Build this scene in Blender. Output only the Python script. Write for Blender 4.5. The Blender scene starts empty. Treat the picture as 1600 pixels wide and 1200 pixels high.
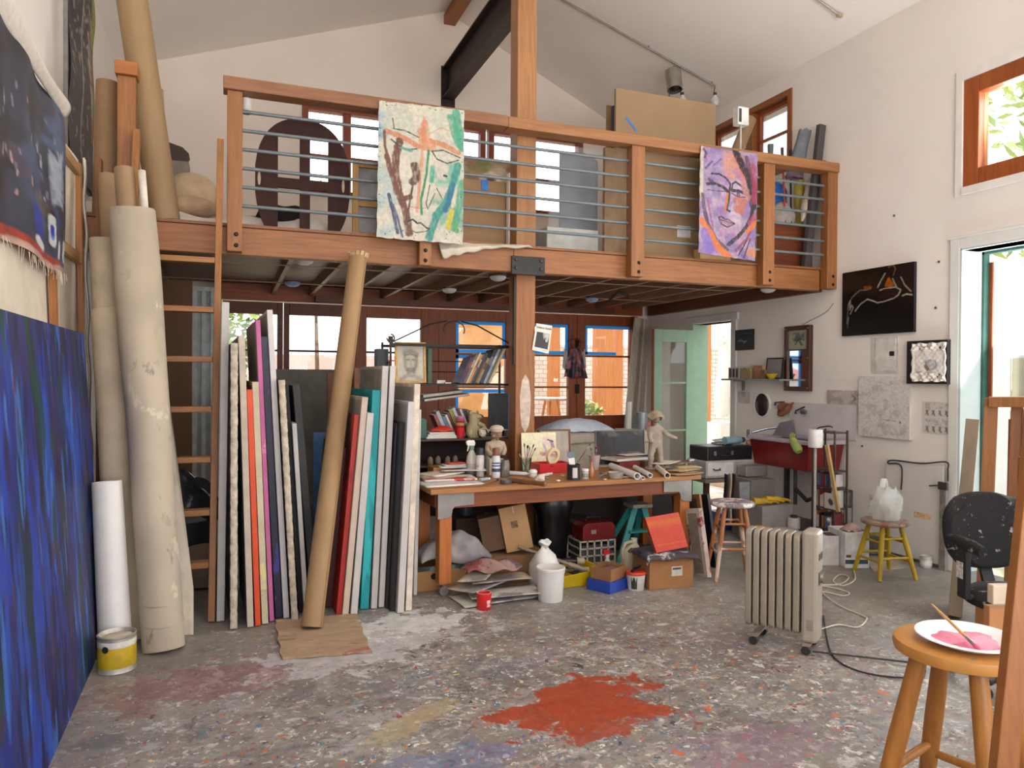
import bpy, math, random
import numpy as np
from mathutils import Vector, Matrix, Euler
S = bpy.context.scene
COL = S.collection
rnd = random.Random(7)
PI = math.pi
FPX, EYE = 1149.08, 1.5
YAW, PIT, ROL = (math.radians(a) for a in (21.0066, 0.556, 0.3675))
_F = Vector((math.sin(YAW)*math.cos(PIT), math.cos(YAW)*math.cos(PIT), -math.sin(PIT)))
_r = _F.cross(Vector((0, 0, 1))).normalized(); _u = _r.cross(_F)
_R = math.cos(ROL)*_r + math.sin(ROL)*_u
_U = -math.sin(ROL)*_r + math.cos(ROL)*_u
def P(x, y, X=None, Y=None, Z=None):
    d = _F + (x-800)/FPX*_R - (y-600)/FPX*_U
    t = X/d.x if X is not None else Y/d.y if Y is not None else (Z-EYE)/d.z
    return Vector((0, 0, EYE)) + t*d
def rect(x0, y0, x1, y1, Y):
    ym, xm = (y0+y1)/2, (x0+x1)/2
    return P(x0, ym, Y=Y).x, P(x1, ym, Y=Y).x, P(xm, y1, Y=Y).z, P(xm, y0, Y=Y).z
XL, XR, YB, YF, YL = -1.1, 5.3, 8.69, -3.0, 5.4
RX, RZ, LZ, EZ = 2.45, 5.94, 4.71, 4.62     # ridge and eaves
def side(x):
    a = YAW+math.atan((x-800)/FPX); return Vector((math.cos(a), -math.sin(a), 0))
def lin(c):
    return c/12.92 if c <= .04045 else ((c+.055)/1.055)**2.4
def C(h):
    return tuple(lin(int(h[i:i+2], 16)/255) for i in (0, 2, 4)) + (1.0,)
def mul(c, k):
    return tuple(min(1, x*k) for x in c[:3]) + (1.0,)
class NT:
    def __init__(s, name):
        s.m = bpy.data.materials.new(name); s.m.use_nodes = True
        s.t = s.m.node_tree; s.b = s.t.nodes['Principled BSDF']
        s.co = s.t.nodes.new('ShaderNodeTexCoord')
    def n(s, typ, ins=None, **at):
        nd = s.t.nodes.new('ShaderNode'+typ)
        for k, v in at.items(): setattr(nd, k, v)
        for k, v in (ins or {}).items(): s.put(nd.inputs[k], v)
        return nd
    def put(s, sock, v):
        if isinstance(v, bpy.types.NodeSocket): s.t.links.new(v, sock)
        else: sock.default_value = v
    def mth(s, op, a, b=0.0, c=0.0, clamp=False):
        nd = s.n('Math', {0: a, 1: b, 2: c}, operation=op); nd.use_clamp = clamp
        return nd.outputs[0]
    def mix(s, f, a, b, mode='MIX'):
        nd = s.n('Mix', {0: f, 6: a, 7: b}, data_type='RGBA', blend_type=mode)
        return nd.outputs[2]
    def noise(s, scale, detail=3, rough=.55, vec=None, dist=0.0):
        return s.n('TexNoise', {'Vector': vec or s.co.outputs['Object'], 'Scale': scale, 'Detail': detail, 'Roughness': rough, 'Distortion': dist})
    def mapv(s, scale=(1, 1, 1), loc=(0, 0, 0), rot=(0, 0, 0), src='Object'):
        return s.n('Mapping', {'Vector': s.co.outputs[src], 'Scale': scale, 'Location': loc, 'Rotation': rot}).outputs[0]
    def ramp(s, f, *stops):
        nd = s.n('ValToRGB', {0: f}); e = nd.color_ramp.elements
        while len(e) < len(stops): e.new(.5)
        for el, (p, c) in zip(e, stops):
            el.position = p; el.color = C(c) if isinstance(c, str) else c
        return nd.outputs[0]
    def step(s, f, lo, hi):
        return s.n('MapRange', {0: f, 1: lo, 2: hi}).outputs[0]
    def bump(s, h, strength=.2, dist=.01):
        s.put(s.b.inputs['Normal'], s.n('Bump', {'Height': h, 'Strength': strength, 'Distance': dist}).outputs[0])
    def out(s, col=None, rough=None, metal=None):
        if col is not None: s.put(s.b.inputs['Base Color'], col)
        if rough is not None: s.put(s.b.inputs['Roughness'], rough)
        if metal is not None: s.put(s.b.inputs['Metallic'], metal)
        return s.m
_cache = {}
def mat(h, rough=.6, metal=0.0, var=.12, scale=9, bump=.0, h2=None, spec=None, stretch=(1, 1, 1)):
    key = (h, rough, metal, var, scale, bump, h2, stretch)
    if key in _cache: return _cache[key]
    s = NT('mat_'+h)
    nz = s.noise(scale, 4, .6, s.mapv(stretch)).outputs[0]
    a = C(h); b = C(h2) if h2 else mul(a, 1-2*var)
    s.out(s.mix(s.step(nz, .35, .68), mul(a, 1+var) if not h2 else a, b), rough, metal)
    if bump: s.bump(nz, bump, .01)
    _cache[key] = s.m
    return s.m
def wood(h, h2, axis=0, rough=.5, sc=5.0, knots=True):
    key = ('wood', h, h2, axis, rough, sc)
    if key in _cache: return _cache[key]
    s = NT('wood_'+h)
    st = [9.0, 9.0, 9.0]; st[axis] = .55
    v = s.mapv(tuple(st))
    g = s.noise(sc, 6, .65, v, .6).outputs[0]
    st2 = [3.0]*3; st2[axis] = .8
    k = s.noise(1.1, 3, .5, s.mapv(tuple(st2))).outputs[0]
    c = s.mix(s.step(g, .3, .7), C(h), C(h2))
    c = s.mix(s.mth('MULTIPLY', s.step(k, .52, .75), .5), c, mul(C(h2), .7))
    s.out(c, rough); s.bump(g, .12, .004)
    _cache[key] = s.m
    return s.m
def speck(base, specks, scale=40, amount=.35, rough=.6, stretch=(1, 1, 1), noise_sc=6):
    s = NT('speckled')
    v = s.mapv(stretch)
    nv = s.noise(noise_sc, 3, .5, v)
    c = C(base)
    c = s.mix(s.step(nv.outputs[0], .35, .7), c, mul(c, .75))
    for i, h in enumerate(specks):
        f = s.noise(scale*(.22+.1*i), 6, .68, s.mapv(stretch, (5.3*i+1, 2.1*i, 3.7*i)), .3).outputs[0]
        th = .665-.2*amount
        cut = s.step(f, th, th+.035)
        c = s.mix(cut, c, C(h))
    s.out(c, rough)
    return s.m
def emit(h, k):
    s = NT('glow'); s.out(C(h), .5)
    s.b.inputs['Emission Color'].default_value = C(h); s.b.inputs['Emission Strength'].default_value = k
    return s.m
def glass(tint='ffffff', rough=.02, alpha=.12):
    s = NT('glass')
    tr = s.n('BsdfTransparent', {0: C(tint)}); gl = s.n('BsdfGlossy', {'Roughness': rough})
    fr = s.n('Fresnel', {0: 1.45})
    mx = s.n('MixShader', {0: s.mth('ADD', s.mth('MULTIPLY', fr.outputs[0], .8), alpha*.1), 1: tr.outputs[0], 2: gl.outputs[0]})
    s.t.links.new(mx.outputs[0], s.t.nodes['Material Output'].inputs[0])
    return s.m
def film(h, alpha, rough=.25):
    s = NT('film'); s.out(C(h), rough); s.b.inputs['Alpha'].default_value = alpha
    return s.m
def translucent(h):
    s = NT('translucent'); d = s.n('BsdfDiffuse', {0: C(h)}); t = s.n('BsdfTranslucent', {0: C(h)})
    mx = s.n('MixShader', {0: .55, 1: d.outputs[0], 2: t.outputs[0]}); s.t.links.new(mx.outputs[0], s.t.nodes['Material Output'].inputs[0])
    return s.m
def colattr(rough=.55, bump=0):
    key = ('colattr', rough, bump)
    if key in _cache: return _cache[key]
    s = NT('painted'); a = s.n('Attribute', attribute_name='Col')
    s.out(a.outputs[0], rough)
    if bump: s.bump(s.noise(60, 3).outputs[0], bump, .005)
    _cache[key] = s.m
    return s.m
class MB:
    def __init__(s): s.v = []; s.f = []; s.mi = []; s.m = 0
    def add(s, vs, fs, M=None):
        b = len(s.v)
        s.v += [(M @ Vector(v)) if M is not None else Vector(v) for v in vs]
        s.f += [tuple(b+i for i in f) for f in fs]; s.mi += [s.m]*len(fs)
        return s
    def box(s, x0, x1, y0, y1, z0, z1, M=None):
        vs = [(x, y, z) for x in (x0, x1) for y in (y0, y1) for z in (z0, z1)]
        return s.add(vs, [(0, 1, 3, 2), (4, 6, 7, 5), (0, 4, 5, 1), (2, 3, 7, 6), (0, 2, 6, 4), (1, 5, 7, 3)], M)
    def cube(s, c, sx, sy, sz, rot=None):
        M = Matrix.Translation(c) @ (Euler(rot).to_matrix().to_4x4() if rot else Matrix())
        return s.box(-sx/2, sx/2, -sy/2, sy/2, -sz/2, sz/2, M)
    def bar(s, p, q, w, h, side=(1, 0, 0)):
        p, q = Vector(p), Vector(q); d = (q-p); L = d.length; d.normalize()
        a = Vector(side); a = (a - d*a.dot(d)).normalized(); b = d.cross(a)
        M = Matrix((a, b, d)).transposed().to_4x4(); M.translation = p
        return s.box(-w/2, w/2, -h/2, h/2, 0, L, M)
    def tube(s, pts, r, seg=10, caps=True):
        pts = [Vector(p) for p in pts]; n = len(pts)
        rs = r if isinstance(r, (list, tuple)) else [r]*n
        vs = []; fs = []; a = None
        for i, p in enumerate(pts):
            d = (pts[min(i+1, n-1)]-pts[max(i-1, 0)]).normalized()
            if a is None: a = d.orthogonal().normalized()
            a = a - d*a.dot(d)
            a = a.normalized() if a.length > 1e-6 else d.orthogonal().normalized()
            b = d.cross(a)
            for k in range(seg):
                t = 2*PI*k/seg
                vs.append(p+(a*math.cos(t)+b*math.sin(t))*rs[i])
        for i in range(n-1):
            for k in range(seg):
                k2 = (k+1) % seg
                fs.append((i*seg+k, i*seg+k2, (i+1)*seg+k2, (i+1)*seg+k))
        if caps:
            fs.append(tuple(range(seg))[::-1]); fs.append(tuple((n-1)*seg+k for k in range(seg)))
        return s.add(vs, fs)
    def pipe(s, p, q, ro, ri, seg=20):
        p, q = Vector(p), Vector(q); d = (q-p).normalized(); a = d.orthogonal().normalized(); b = d.cross(a)
        vs = []
        for c, rr in ((p, ro), (q, ro), (q, ri), (p, ri)):
            vs += [c+(a*math.cos(2*PI*k/seg)+b*math.sin(2*PI*k/seg))*rr for k in range(seg)]
        fs = []
        for j in range(4):
            j2 = (j+1) % 4
            for k in range(seg):
                k2 = (k+1) % seg
                fs.append((j*seg+k, j*seg+k2, j2*seg+k2, j2*seg+k))
        return s.add(vs, fs)
    def lathe(s, prof, c=(0, 0, 0), seg=24, M=None, close=True, sx=1, sy=1):
        vs = []; fs = []; n = len(prof)
        for r, z in prof:
            vs += [(c[0]+sx*r*math.cos(2*PI*k/seg), c[1]+sy*r*math.sin(2*PI*k/seg), c[2]+z) for k in range(seg)]
        for i in range(n-1):
            for k in range(seg):
                k2 = (k+1) % seg
                fs.append((i*seg+k, i*seg+k2, (i+1)*seg+k2, (i+1)*seg+k))
        if close:
            fs.append(tuple(range(seg))[::-1]); fs.append(tuple((n-1)*seg+k for k in range(seg)))
        return s.add(vs, fs, M)
    def ball(s, c, rx, ry=None, rz=None, seg=14, M=None):
        ry = ry or rx; rz = rz or rx; n = max(4, seg//2)
        vs = []
        for i in range(n+1):
            t = PI*i/n
            for k in range(seg):
                p = 2*PI*k/seg
                vs.append((c[0]+rx*math.sin(t)*math.cos(p), c[1]+ry*math.sin(t)*math.sin(p), c[2]-rz*math.cos(t)))
        fs = [(i*seg+k, i*seg+(k+1) % seg, (i+1)*seg+(k+1) % seg, (i+1)*seg+k) for i in range(n) for k in range(seg)]
        return s.add(vs, fs, M)
    def prism(s, pts, t0, t1, M=None, axis='y'):
        n = len(pts)
        f = {'y': lambda a, b, t: (a, t, b), 'x': lambda a, b, t: (t, a, b), 'z': lambda a, b, t: (a, b, t)}[axis]
        vs = [f(a, b, t0) for a, b in pts]+[f(a, b, t1) for a, b in pts]
        fs = [tuple(range(n)), tuple(range(2*n-1, n-1, -1))]+[(i, i+n, (i+1) % n+n, (i+1) % n) for i in range(n)]
        return s.add(vs, fs, M)
    def ring(s, outer, inner, t0, t1, M=None, axis='y'):
        n = len(outer)
        f = {'y': lambda a, b, t: (a, t, b), 'x': lambda a, b, t: (t, a, b), 'z': lambda a, b, t: (a, b, t)}[axis]
        vs = [f(a, b, t) for t in (t0, t1) for o in (outer, inner) for a, b in o]
        fs = []
        for i in range(n):
            j = (i+1) % n
            fs += [(i, j, n+j, n+i), (2*n+i, 3*n+i, 3*n+j, 2*n+j), (i, 2*n+i, 2*n+j, j), (n+i, n+j, 3*n+j, 3*n+i)]
        return s.add(vs, fs, M)
    def grid(s, nu, nv, fn, M=None):
        vs = [fn(i/nu, j/nv) for j in range(nv+1) for i in range(nu+1)]
        w = nu+1
        fs = [(j*w+i, j*w+i+1, (j+1)*w+i+1, (j+1)*w+i) for j in range(nv) for i in range(nu)]
        return s.add(vs, fs, M)
MW = {}
def build(mb, name, m, parent=None, smooth=False, bevel=0.0, solid=0.0, world=False, sub=0, label=None):
    vs = [Vector(v) for v in mb.v]; loc = Vector((0, 0, 0))
    if parent is not None and world:
        inv = MW[parent.name].inverted(); vs = [inv @ v for v in vs]
    elif parent is None:
        lo = [min(v[i] for v in vs) for i in range(3)]; hi = [max(v[i] for v in vs) for i in range(3)]
        loc = Vector(((lo[0]+hi[0])/2, (lo[1]+hi[1])/2, lo[2])); vs = [v-loc for v in vs]
    me = bpy.data.meshes.new(name); me.from_pydata([tuple(v) for v in vs], [], mb.f); me.update()
    import bmesh
    bm = bmesh.new(); bm.from_mesh(me); bmesh.ops.recalc_face_normals(bm, faces=bm.faces); bm.to_mesh(me); bm.free()
    for x in (m if isinstance(m, (list, tuple)) else [m]): me.materials.append(x)
    if any(mb.mi): me.polygons.foreach_set('material_index', mb.mi)
    if smooth:
        me.polygons.foreach_set('use_smooth', [True]*len(me.polygons))
        try: me.set_sharp_from_angle(angle=math.radians(smooth if smooth is not True else 45))
        except Exception: pass
    o = bpy.data.objects.new(name, me); COL.objects.link(o); o.location = loc
    if parent is not None: o.parent = parent
    MW[o.name] = (MW[parent.name] if parent is not None else Matrix()) @ Matrix.Translation(loc)
    if solid:
        q = o.modifiers.new('s', 'SOLIDIFY'); q.thickness = solid; q.offset = 0
    if bevel:
        q = o.modifiers.new('b', 'BEVEL'); q.width = bevel; q.segments = 2; q.limit_method = 'ANGLE'; q.angle_limit = .7
    if sub:
        q = o.modifiers.new('u', 'SUBSURF'); q.levels = q.render_levels = sub
    if label: o['label'] = label
    return o
def tag(o, label=None, cat=None, group=None, kind=None):
    for k, v in (('label', label), ('category', cat), ('group', group), ('kind', kind)):
        if v: o[k] = v
    return o
def one(mb, name, m, label, cat, group=None, **k):
    return tag(build(mb, name, m, **k), label, cat, group)
def T(name, label, cat, loc=(0, 0, 0), rz=0.0, group=None, rot=None):
    o = bpy.data.objects.new(name, None); COL.objects.link(o)
    o.empty_display_size = .1
    o.location = loc; o.rotation_euler = rot or (0, 0, rz)
    MW[o.name] = Matrix.Translation(loc) @ Euler(rot or (0, 0, rz)).to_matrix().to_4x4()
    return tag(o, label, cat, group)
def struct(mb, name, m, parent=None, **k):
    o = build(mb, name, m, parent, **k)
    if parent is None: o['kind'] = 'structure'
    return o
def dup(root, loc, rz=None, label=None, rot=None):
    r = root.copy(); COL.objects.link(r); r.location = loc
    if rot: r.rotation_euler = rot
    elif rz is not None: r.rotation_euler = (0, 0, rz)
    if label: r['label'] = label
    for ch in list(root.children):
        c = ch.copy(); COL.objects.link(c); c.parent = r
        for g in list(ch.children):
            d = g.copy(); COL.objects.link(d); d.parent = c
    return r
def vnoise(W, H, cells, seed, aspect=1.0):
    g = np.random.RandomState(seed); cx = max(2, int(cells)); cy = max(2, int(cells*H/W*aspect))
    a = g.rand(cy+2, cx+2)
    x = np.linspace(0, cx, W); y = np.linspace(0, cy, H)
    xi = x.astype(int); yi = y.astype(int); fx = x-xi; fy = y-yi
    fx = fx*fx*(3-2*fx); fy = (fy*fy*(3-2*fy))[:, None]
    t = a[yi][:, xi]*(1-fx)+a[yi][:, xi+1]*fx
    b = a[yi+1][:, xi]*(1-fx)+a[yi+1][:, xi+1]*fx
    return t*(1-fy)+b*fy
class Canvas:
    def __init__(s, W, H, base, seed=1, mottle=.08):
        s.W, s.H, s.seed = W, H, seed
        s.a = np.ones((H, W, 3))*np.array(C(base)[:3])
        s.a *= (1-mottle+2*mottle*vnoise(W, H, 9, seed))[:, :, None]
        s.u = (np.arange(W)+.5)[None, :]/W*np.ones((H, 1)); s.v = (np.arange(H)+.5)[:, None]/H*np.ones((1, W))
        s.asp = H/W; s.pale = base in ('d4d0cb', 'd8d2cc', 'cfcac5', 'c2bab4', 'd8d3c9', 'b5ad9f', 'd9d2b0', 'c9c4be')
    def put(s, mask, col, k=1.0):
        m = np.clip(mask, 0, 1)[:, :, None]*k
        s.a = s.a*(1-m)+np.array(C(col)[:3])*m
    def stroke(s, pts, w, col, k=1.0, rag=.5, soft=.35):
        s.seed += 1
        n = .6*vnoise(s.W, s.H, 22, s.seed)+.4*vnoise(s.W, s.H, 70, s.seed+99); dm = np.full((s.H, s.W), 9.0)
        for (a, b), (c, d) in zip(pts[:-1], pts[1:]):
            b, d = b*s.asp, d*s.asp
            px, py = s.u-a, s.v*s.asp-b; dx, dy = c-a, d-b; L = dx*dx+dy*dy+1e-9
            t = np.clip((px*dx+py*dy)/L, 0, 1)
            dm = np.minimum(dm, np.hypot(px-t*dx, py-t*dy))
        e = w*(1-rag/2+rag*n)
        dry = np.clip(1.35-.75*vnoise(s.W, s.H, 60, s.seed+7, .35), .35, 1)
        s.put(np.clip((e-dm)/(w*soft+1e-6)+.5, 0, 1)*dry, col, k)
        return s
    def wash(s, cells, col, lo=.5, hi=.7, k=1.0, aspect=1.0, box=None):
        s.seed += 1
        m = (vnoise(s.W, s.H, cells, s.seed, aspect)*.7+vnoise(s.W, s.H, cells*3, s.seed+50, aspect)*.3-lo)/(hi-lo)
        if box:
            u0, v0, u1, v1 = box; e = .05
            m = np.clip(m, 0, 1)*np.clip((s.u-u0)/e, 0, 1)*np.clip((u1-s.u)/e, 0, 1)*np.clip((s.v-v0)/e, 0, 1)*np.clip((v1-s.v)/e, 0, 1)
        s.put(m, col, k)
        return s
def paintsurf(cv, name, fn, parent=None, rough=.5, world=True, **k):
    mb = MB(); W, H = cv.W, cv.H
    mb.grid(W-1, H-1, fn)
    o = build(mb, name, colattr(rough), parent, world=world, smooth=True, **k)
    at = o.data.color_attributes.new('Col', 'FLOAT_COLOR', 'POINT')
    at.data.foreach_set('color', np.concatenate([cv.a*(1 if cv.pale else .7)*(.85+.3*vnoise(W, H, 40, 5))[:, :, None], np.ones((H, W, 1))], 2).astype(np.float32).ravel())
    return o
def textobj(txt, name, size, M, m, parent=None, depth=.0006, align='CENTER', w=None):
    cu = bpy.data.curves.new(name, 'FONT'); cu.body = txt; cu.size = size; cu.extrude = depth; cu.align_x = align; cu.align_y = 'CENTER'
    cu.resolution_u = 2
    tmp = bpy.data.objects.new(name+'_t', cu); COL.objects.link(tmp)
    dg = bpy.context.evaluated_depsgraph_get(); dg.update()
    me = bpy.data.meshes.new_from_object(tmp.evaluated_get(dg)); bpy.data.objects.remove(tmp); bpy.data.curves.remove(cu)
    me.name = name; me.materials.clear(); me.materials.append(m)
    me.transform((MW[parent.name].inverted() if parent is not None else Matrix()) @ M)
    o = bpy.data.objects.new(name, me); COL.objects.link(o)
    if parent is not None: o.parent = parent
    MW[o.name] = MW[parent.name].copy() if parent is not None else Matrix()
    return o
W_WALL = mat('e9e3dd', .9, var=.02, scale=1.5)
W_BACK = mat('eee3d8', .9, var=.02, scale=1.5)
W_CEIL = mat('f5f0ea', .9, var=.015, scale=1.2)
FIR = wood('9c6539', '784823', 0); FIRZ = wood('9e673a', '7b4c26', 2); FIRY = wood('8a4f2c', '6d3a20', 1)
FIR_L = wood('9c602f', '7c4720', 0); LADZ = wood('a06a35', '7d4e26', 2); LADX = wood('a8713c', '835429', 0)
REDX = wood('a2532a', '7f3c1c', 0); REDZ = wood('a2532a', '7f3c1c', 2)
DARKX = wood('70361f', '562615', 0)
STEEL = mat('3c3230', .55, .6, .2, 14); BOLT = mat('2a2624', .5, .7)
PIPE = mat('6f787c', .55, .35, .08, 20)
KRAFT = mat('94795c', .8, var=.04, scale=4); CARD = mat('a57c50', .8, var=.05, scale=6); CARD2 = mat('9a7148', .8, var=.06, scale=6)
RAWCAN = mat('b5a790', .9, var=.08, scale=10, bump=.2); WHITE = mat('e6e3de', .6, var=.03); WHITEP = mat('eceae6', .4, var=.02)
BLACK = mat('161415', .6, var=.15); PAPER = mat('e3ddd2', .8, var=.04)
GLASS = glass(); CLEAR = glass('eef4f2', .05, .5)
def panel_with_holes(a0, a1, b0, b1, holes, put):
    As = sorted({a0, a1}|{h for q in holes for h in q[:2]}); Bs = sorted({b0, b1}|{h for q in holes for h in q[2:]})
    for i in range(len(As)-1):
        run = None
        for j in range(len(Bs)-1):
            ma, mb_ = (As[i]+As[i+1])/2, (Bs[j]+Bs[j+1])/2
            solid = a0 <= ma <= a1 and b0 <= mb_ <= b1 and not any(q[0] < ma < q[1] and q[2] < mb_ < q[3] for q in holes)
            if solid: run = (run[0], Bs[j+1]) if run else (Bs[j], Bs[j+1])
            if run and (not solid or j == len(Bs)-2):
                put(As[i], As[i+1], run[0], run[1]); run = None
def floor_mat():
    s = NT('studio_floor'); v = s.co.outputs['Object']
    g1 = s.noise(1.6, 5, .6).outputs[0]; g2 = s.noise(9, 5, .65)
    c = s.mix(s.step(g1, .38, .62), C('8f8981'), C('77726c'))
    sx = s.n('SeparateXYZ', {0: v})
    X, Y = sx.outputs[0], sx.outputs[1]
    dx = s.mth('MULTIPLY', s.mth('SUBTRACT', X, 1.5), .29); dy = s.mth('MULTIPLY', s.mth('SUBTRACT', Y, 2.3), .34)
    r2 = s.mth('ADD', s.mth('MULTIPLY', dx, dx), s.mth('MULTIPLY', dy, dy))
    dens = s.mth('SUBTRACT', s.mth('SUBTRACT', 1.75, r2), s.mth('MULTIPLY', g1, 1.25), clamp=True)
    for sc, col, lo, hi, off, k in ((1.3, '8d7378', .53, .66, 0, .6), (1.7, '6f7480', .54, .66, 3, .6), (1.9, 'a39a8c', .55, .66, 7, .55), (2.3, '55504c', .56, .68, 11, .6), (2.9, '9b6f72', .59, .68, 17, .55), (2.1, 'b3b0ae', .55, .68, 23, .5), (3.1, '8a7f95', .58, .68, 31, .5)):
        f = s.noise(sc, 6, .68, s.mapv(loc=(off, off*.7, 0)), .4).outputs[0]
        c = s.mix(s.mth('MULTIPLY', s.mth('MULTIPLY', s.step(f, lo, hi), dens), k), c, C(col))
    def blot(sc, off, lo, col, k=.85, st=(1, 1, 1), rot=0, c=None, wide=.025):
        f = s.noise(sc, 7, .72, s.mapv(st, (off, off*.37, 0), (0, 0, rot)), .25).outputs[0]
        th = s.mth('SUBTRACT', lo+.05, s.mth('MULTIPLY', dens, .05))
        m = s.n('MapRange', {0: f, 1: th, 2: s.mth('ADD', th, wide)}).outputs[0]
        return s.mix(s.mth('MULTIPLY', s.mth('MULTIPLY', m, k), s.step(dens, .0, .35)), c, C(col))
    for sc, off, lo, col, st, rot in ((2.6, 151, .60, 'c0bebc', (1, 1.5, 1), .4), (5.5, 161, .595, 'cfcdcb', (1.3, 1, 1), .1), (3.2, 171, .61, '45413f', (1, 1.3, 1), .8), (3.4, 101, .56, '5c5a5c', (1, 1.5, 1), .5), (4.2, 111, .57, '8f8a8a', (1.3, 1, 1), 0), (3.8, 121, .585, '77606a', (1, 1.4, 1), .2), (4.8, 131, .58, '968c7c', (1, 1.2, 1), .9), (5, 141, .585, 'aaa8a8', (1, 1.8, 1), -.3), (7, 1, .57, '55504c', (1, 1.7, 1), .3), (6, 5, .575, 'b9b5b2', (1, 2.2, 1), -.4), (11, 82, .56, '6a625c', (1, 1.3, 1), .8), (13, 93, .565, 'a8a29e', (1.2, 1, 1), .1), (9, 9, .60, '8a4a50', (1, 1.4, 1), .7), (10, 14, .60, '5a657d', (1.6, 1, 1), 0),
                                      (8, 19, .575, 'cdc9c6', (1, 1.6, 1), .2), (11, 27, .625, 'a87a88', (1, 1, 1), 0), (12, 33, .64, '5f868c', (1.5, 1, 1), .5), (15, 39, .625, 'b0a48c', (1, 1.5, 1), 0), (10, 44, .585, '4d4a48', (1, 1, 1), 0), (12, 51, .58, 'd4d1cf', (1.4, 1, 1), .9), (14, 63, .645, 'a8492f', (1, 1, 1), 0), (17, 71, .58, '5d5a57', (1, 1, 1), .4)):
        c = blot(sc, off, lo, col, .62, st, rot, c, .06)
    pal = ('c9c6c3', 'd6d3d0', 'bdbcbe', '45403e', '9d3f46', '4d7f90', 'c9672f', 'cfc19a', '665f86')
    for i, (sc, am) in enumerate(((9, .10), (17, .15), (30, .17))):
        vv = s.n('VectorMath', {0: s.mapv(loc=(i*3.1, i*1.7, 0), rot=(0, 0, i*.9), scale=(1, 1.45 if i % 2 else .8, 1)), 1: s.n('VectorMath', {0: g2.outputs[1], 3: .16}, operation='SCALE').outputs[0]}, operation='ADD').outputs[0]
        vo = s.n('TexVoronoi', {'Vector': vv, 'Scale': sc, 'Randomness': 1.0}, voronoi_dimensions='2D')
        sep = s.n('SeparateColor', {0: vo.outputs[1]})
        rad = s.mth('MULTIPLY', s.mth('MULTIPLY', sep.outputs[0], sep.outputs[0]), s.mth('MULTIPLY', s.mth('ADD', dens, .12), am*1.35))
        cut = s.mth('LESS_THAN', vo.outputs[0], rad)
        cc = s.ramp(sep.outputs[1], *[(j/len(pal), h) for j, h in enumerate(pal)])
        cc.node.color_ramp.interpolation = 'CONSTANT'
        c = s.mix(s.mth('MULTIPLY', cut, .9), c, cc)
    def spill(cx, cy, rx, ry, rot, col, rag=.55, k=.95, sc=4.5, c=None, off=0):
        mv = s.mapv((1/rx, 1/ry, 0), (0, 0, 0), (0, 0, 0))
        px_ = s.mth('SUBTRACT', X, cx); py_ = s.mth('SUBTRACT', Y, cy)
        a = s.mth('DIVIDE', s.mth('ADD', s.mth('MULTIPLY', px_, math.cos(rot)), s.mth('MULTIPLY', py_, math.sin(rot))), rx)
        b = s.mth('DIVIDE', s.mth('SUBTRACT', s.mth('MULTIPLY', py_, math.cos(rot)), s.mth('MULTIPLY', px_, math.sin(rot))), ry)
        d = s.mth('SQRT', s.mth('ADD', s.mth('MULTIPLY', a, a), s.mth('MULTIPLY', b, b)))
        n1 = s.noise(sc, 7, .7, s.mapv(loc=(off, off, 0)), .3).outputs[0]
        e = s.mth('ADD', d, s.mth('MULTIPLY', s.mth('SUBTRACT', n1, .5), rag*5))
        m = s.step(e, 1.06, .94)
        tone = s.mix(s.step(g2.outputs[0], .35, .65), C(col), mul(C(col), .72))
        return s.mix(s.mth('MULTIPLY', m, k), c, tone)
    rb = P(905, 1102, Z=0)
    c = spill(P(560, 1000, Z=0).x, P(560, 1000, Z=0).y-.12, .62, .24, .35, 'd0cbcd', 1.15, .6, 7, c, 3)
    c = spill(P(640, 965, Z=0).x, P(640, 965, Z=0).y-.1, .34, .18, .1, 'd9d8d6', 1.2, .8, 9, c, 6)
    c = spill(P(640, 1128, Z=0).x, P(640, 1128, Z=0).y, .28, .07, .6, 'b9a77c', .8, .55, 8, c, 9)
    c = spill(P(310, 1070, Z=0).x, P(310, 1070, Z=0).y, .38, .24, .2, '91565d', 1.0, .5, 6, c, 12)
    c = spill(P(1180, 1170, Z=0).x, P(1180, 1170, Z=0).y, .3, .16, 0, '8f7285', 1.0, .55, 7, c, 15)
    c = spill(P(700, 1200, Z=0).x, P(700, 1200, Z=0).y, .3, .14, 0, '6a769c', 1.1, .5, 7, c, 17)
    c = spill(rb.x+.02, rb.y+.01, .34, .25, .35, 'a84628', .62, .96, 4.6, c, 21)
    c = spill(rb.x-.22, rb.y+.02, .22, .07, .1, 'a84628', .6, .95, 6, c, 25)
    c = spill(rb.x+.2, rb.y-.14, .2, .06, -.4, 'a84628', .9, .9, 9, c, 33)
    c = spill(rb.x+.0, rb.y-.26, .22, .05, .2, 'a5472c', .95, .85, 10, c, 41)
    s.out(c, s.mix(s.step(g2.outputs[0], .35, .65), (.34,)*3+(1,), (.58,)*3+(1,)))
    s.bump(g2.outputs[0], .08, .006)
    return s.m
mb = MB(); mb.box(XL-.2, XR+.2, YF, YB+.2, -.15, 0)
fl = struct(mb, 'floor', floor_mat())
fl.data.transform(Matrix.Translation(fl.location)); fl.location = (0, 0, 0)     # floor pattern is laid out in room metres
D1 = (2.35, 4.07, 0, 2.5); D2 = (6.87, 7.6, 0, 2.15); HW = (2.25, 4.08, 2.985, 3.81); LWR = (5.95, 7.35, 3.62, 4.44)
BW = [(-1.5, .3, .5, 3.6), (-1.5, .3, 3.75, 4.5)]
mb = MB(); panel_with_holes(YF, YB, 0, EZ, [D1, D2, HW, LWR]+[(a, b, c_, d) for a, b, c_, d in BW], lambda a, b, c_, d: mb.box(XR, XR+.16, a, b, c_, d))
struct(mb, 'wall_right', W_WALL)
mb = MB(); mb.box(XL-.16, XL, YF, YB, 0, LZ)
struct(mb, 'wall_left', W_WALL)
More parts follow.
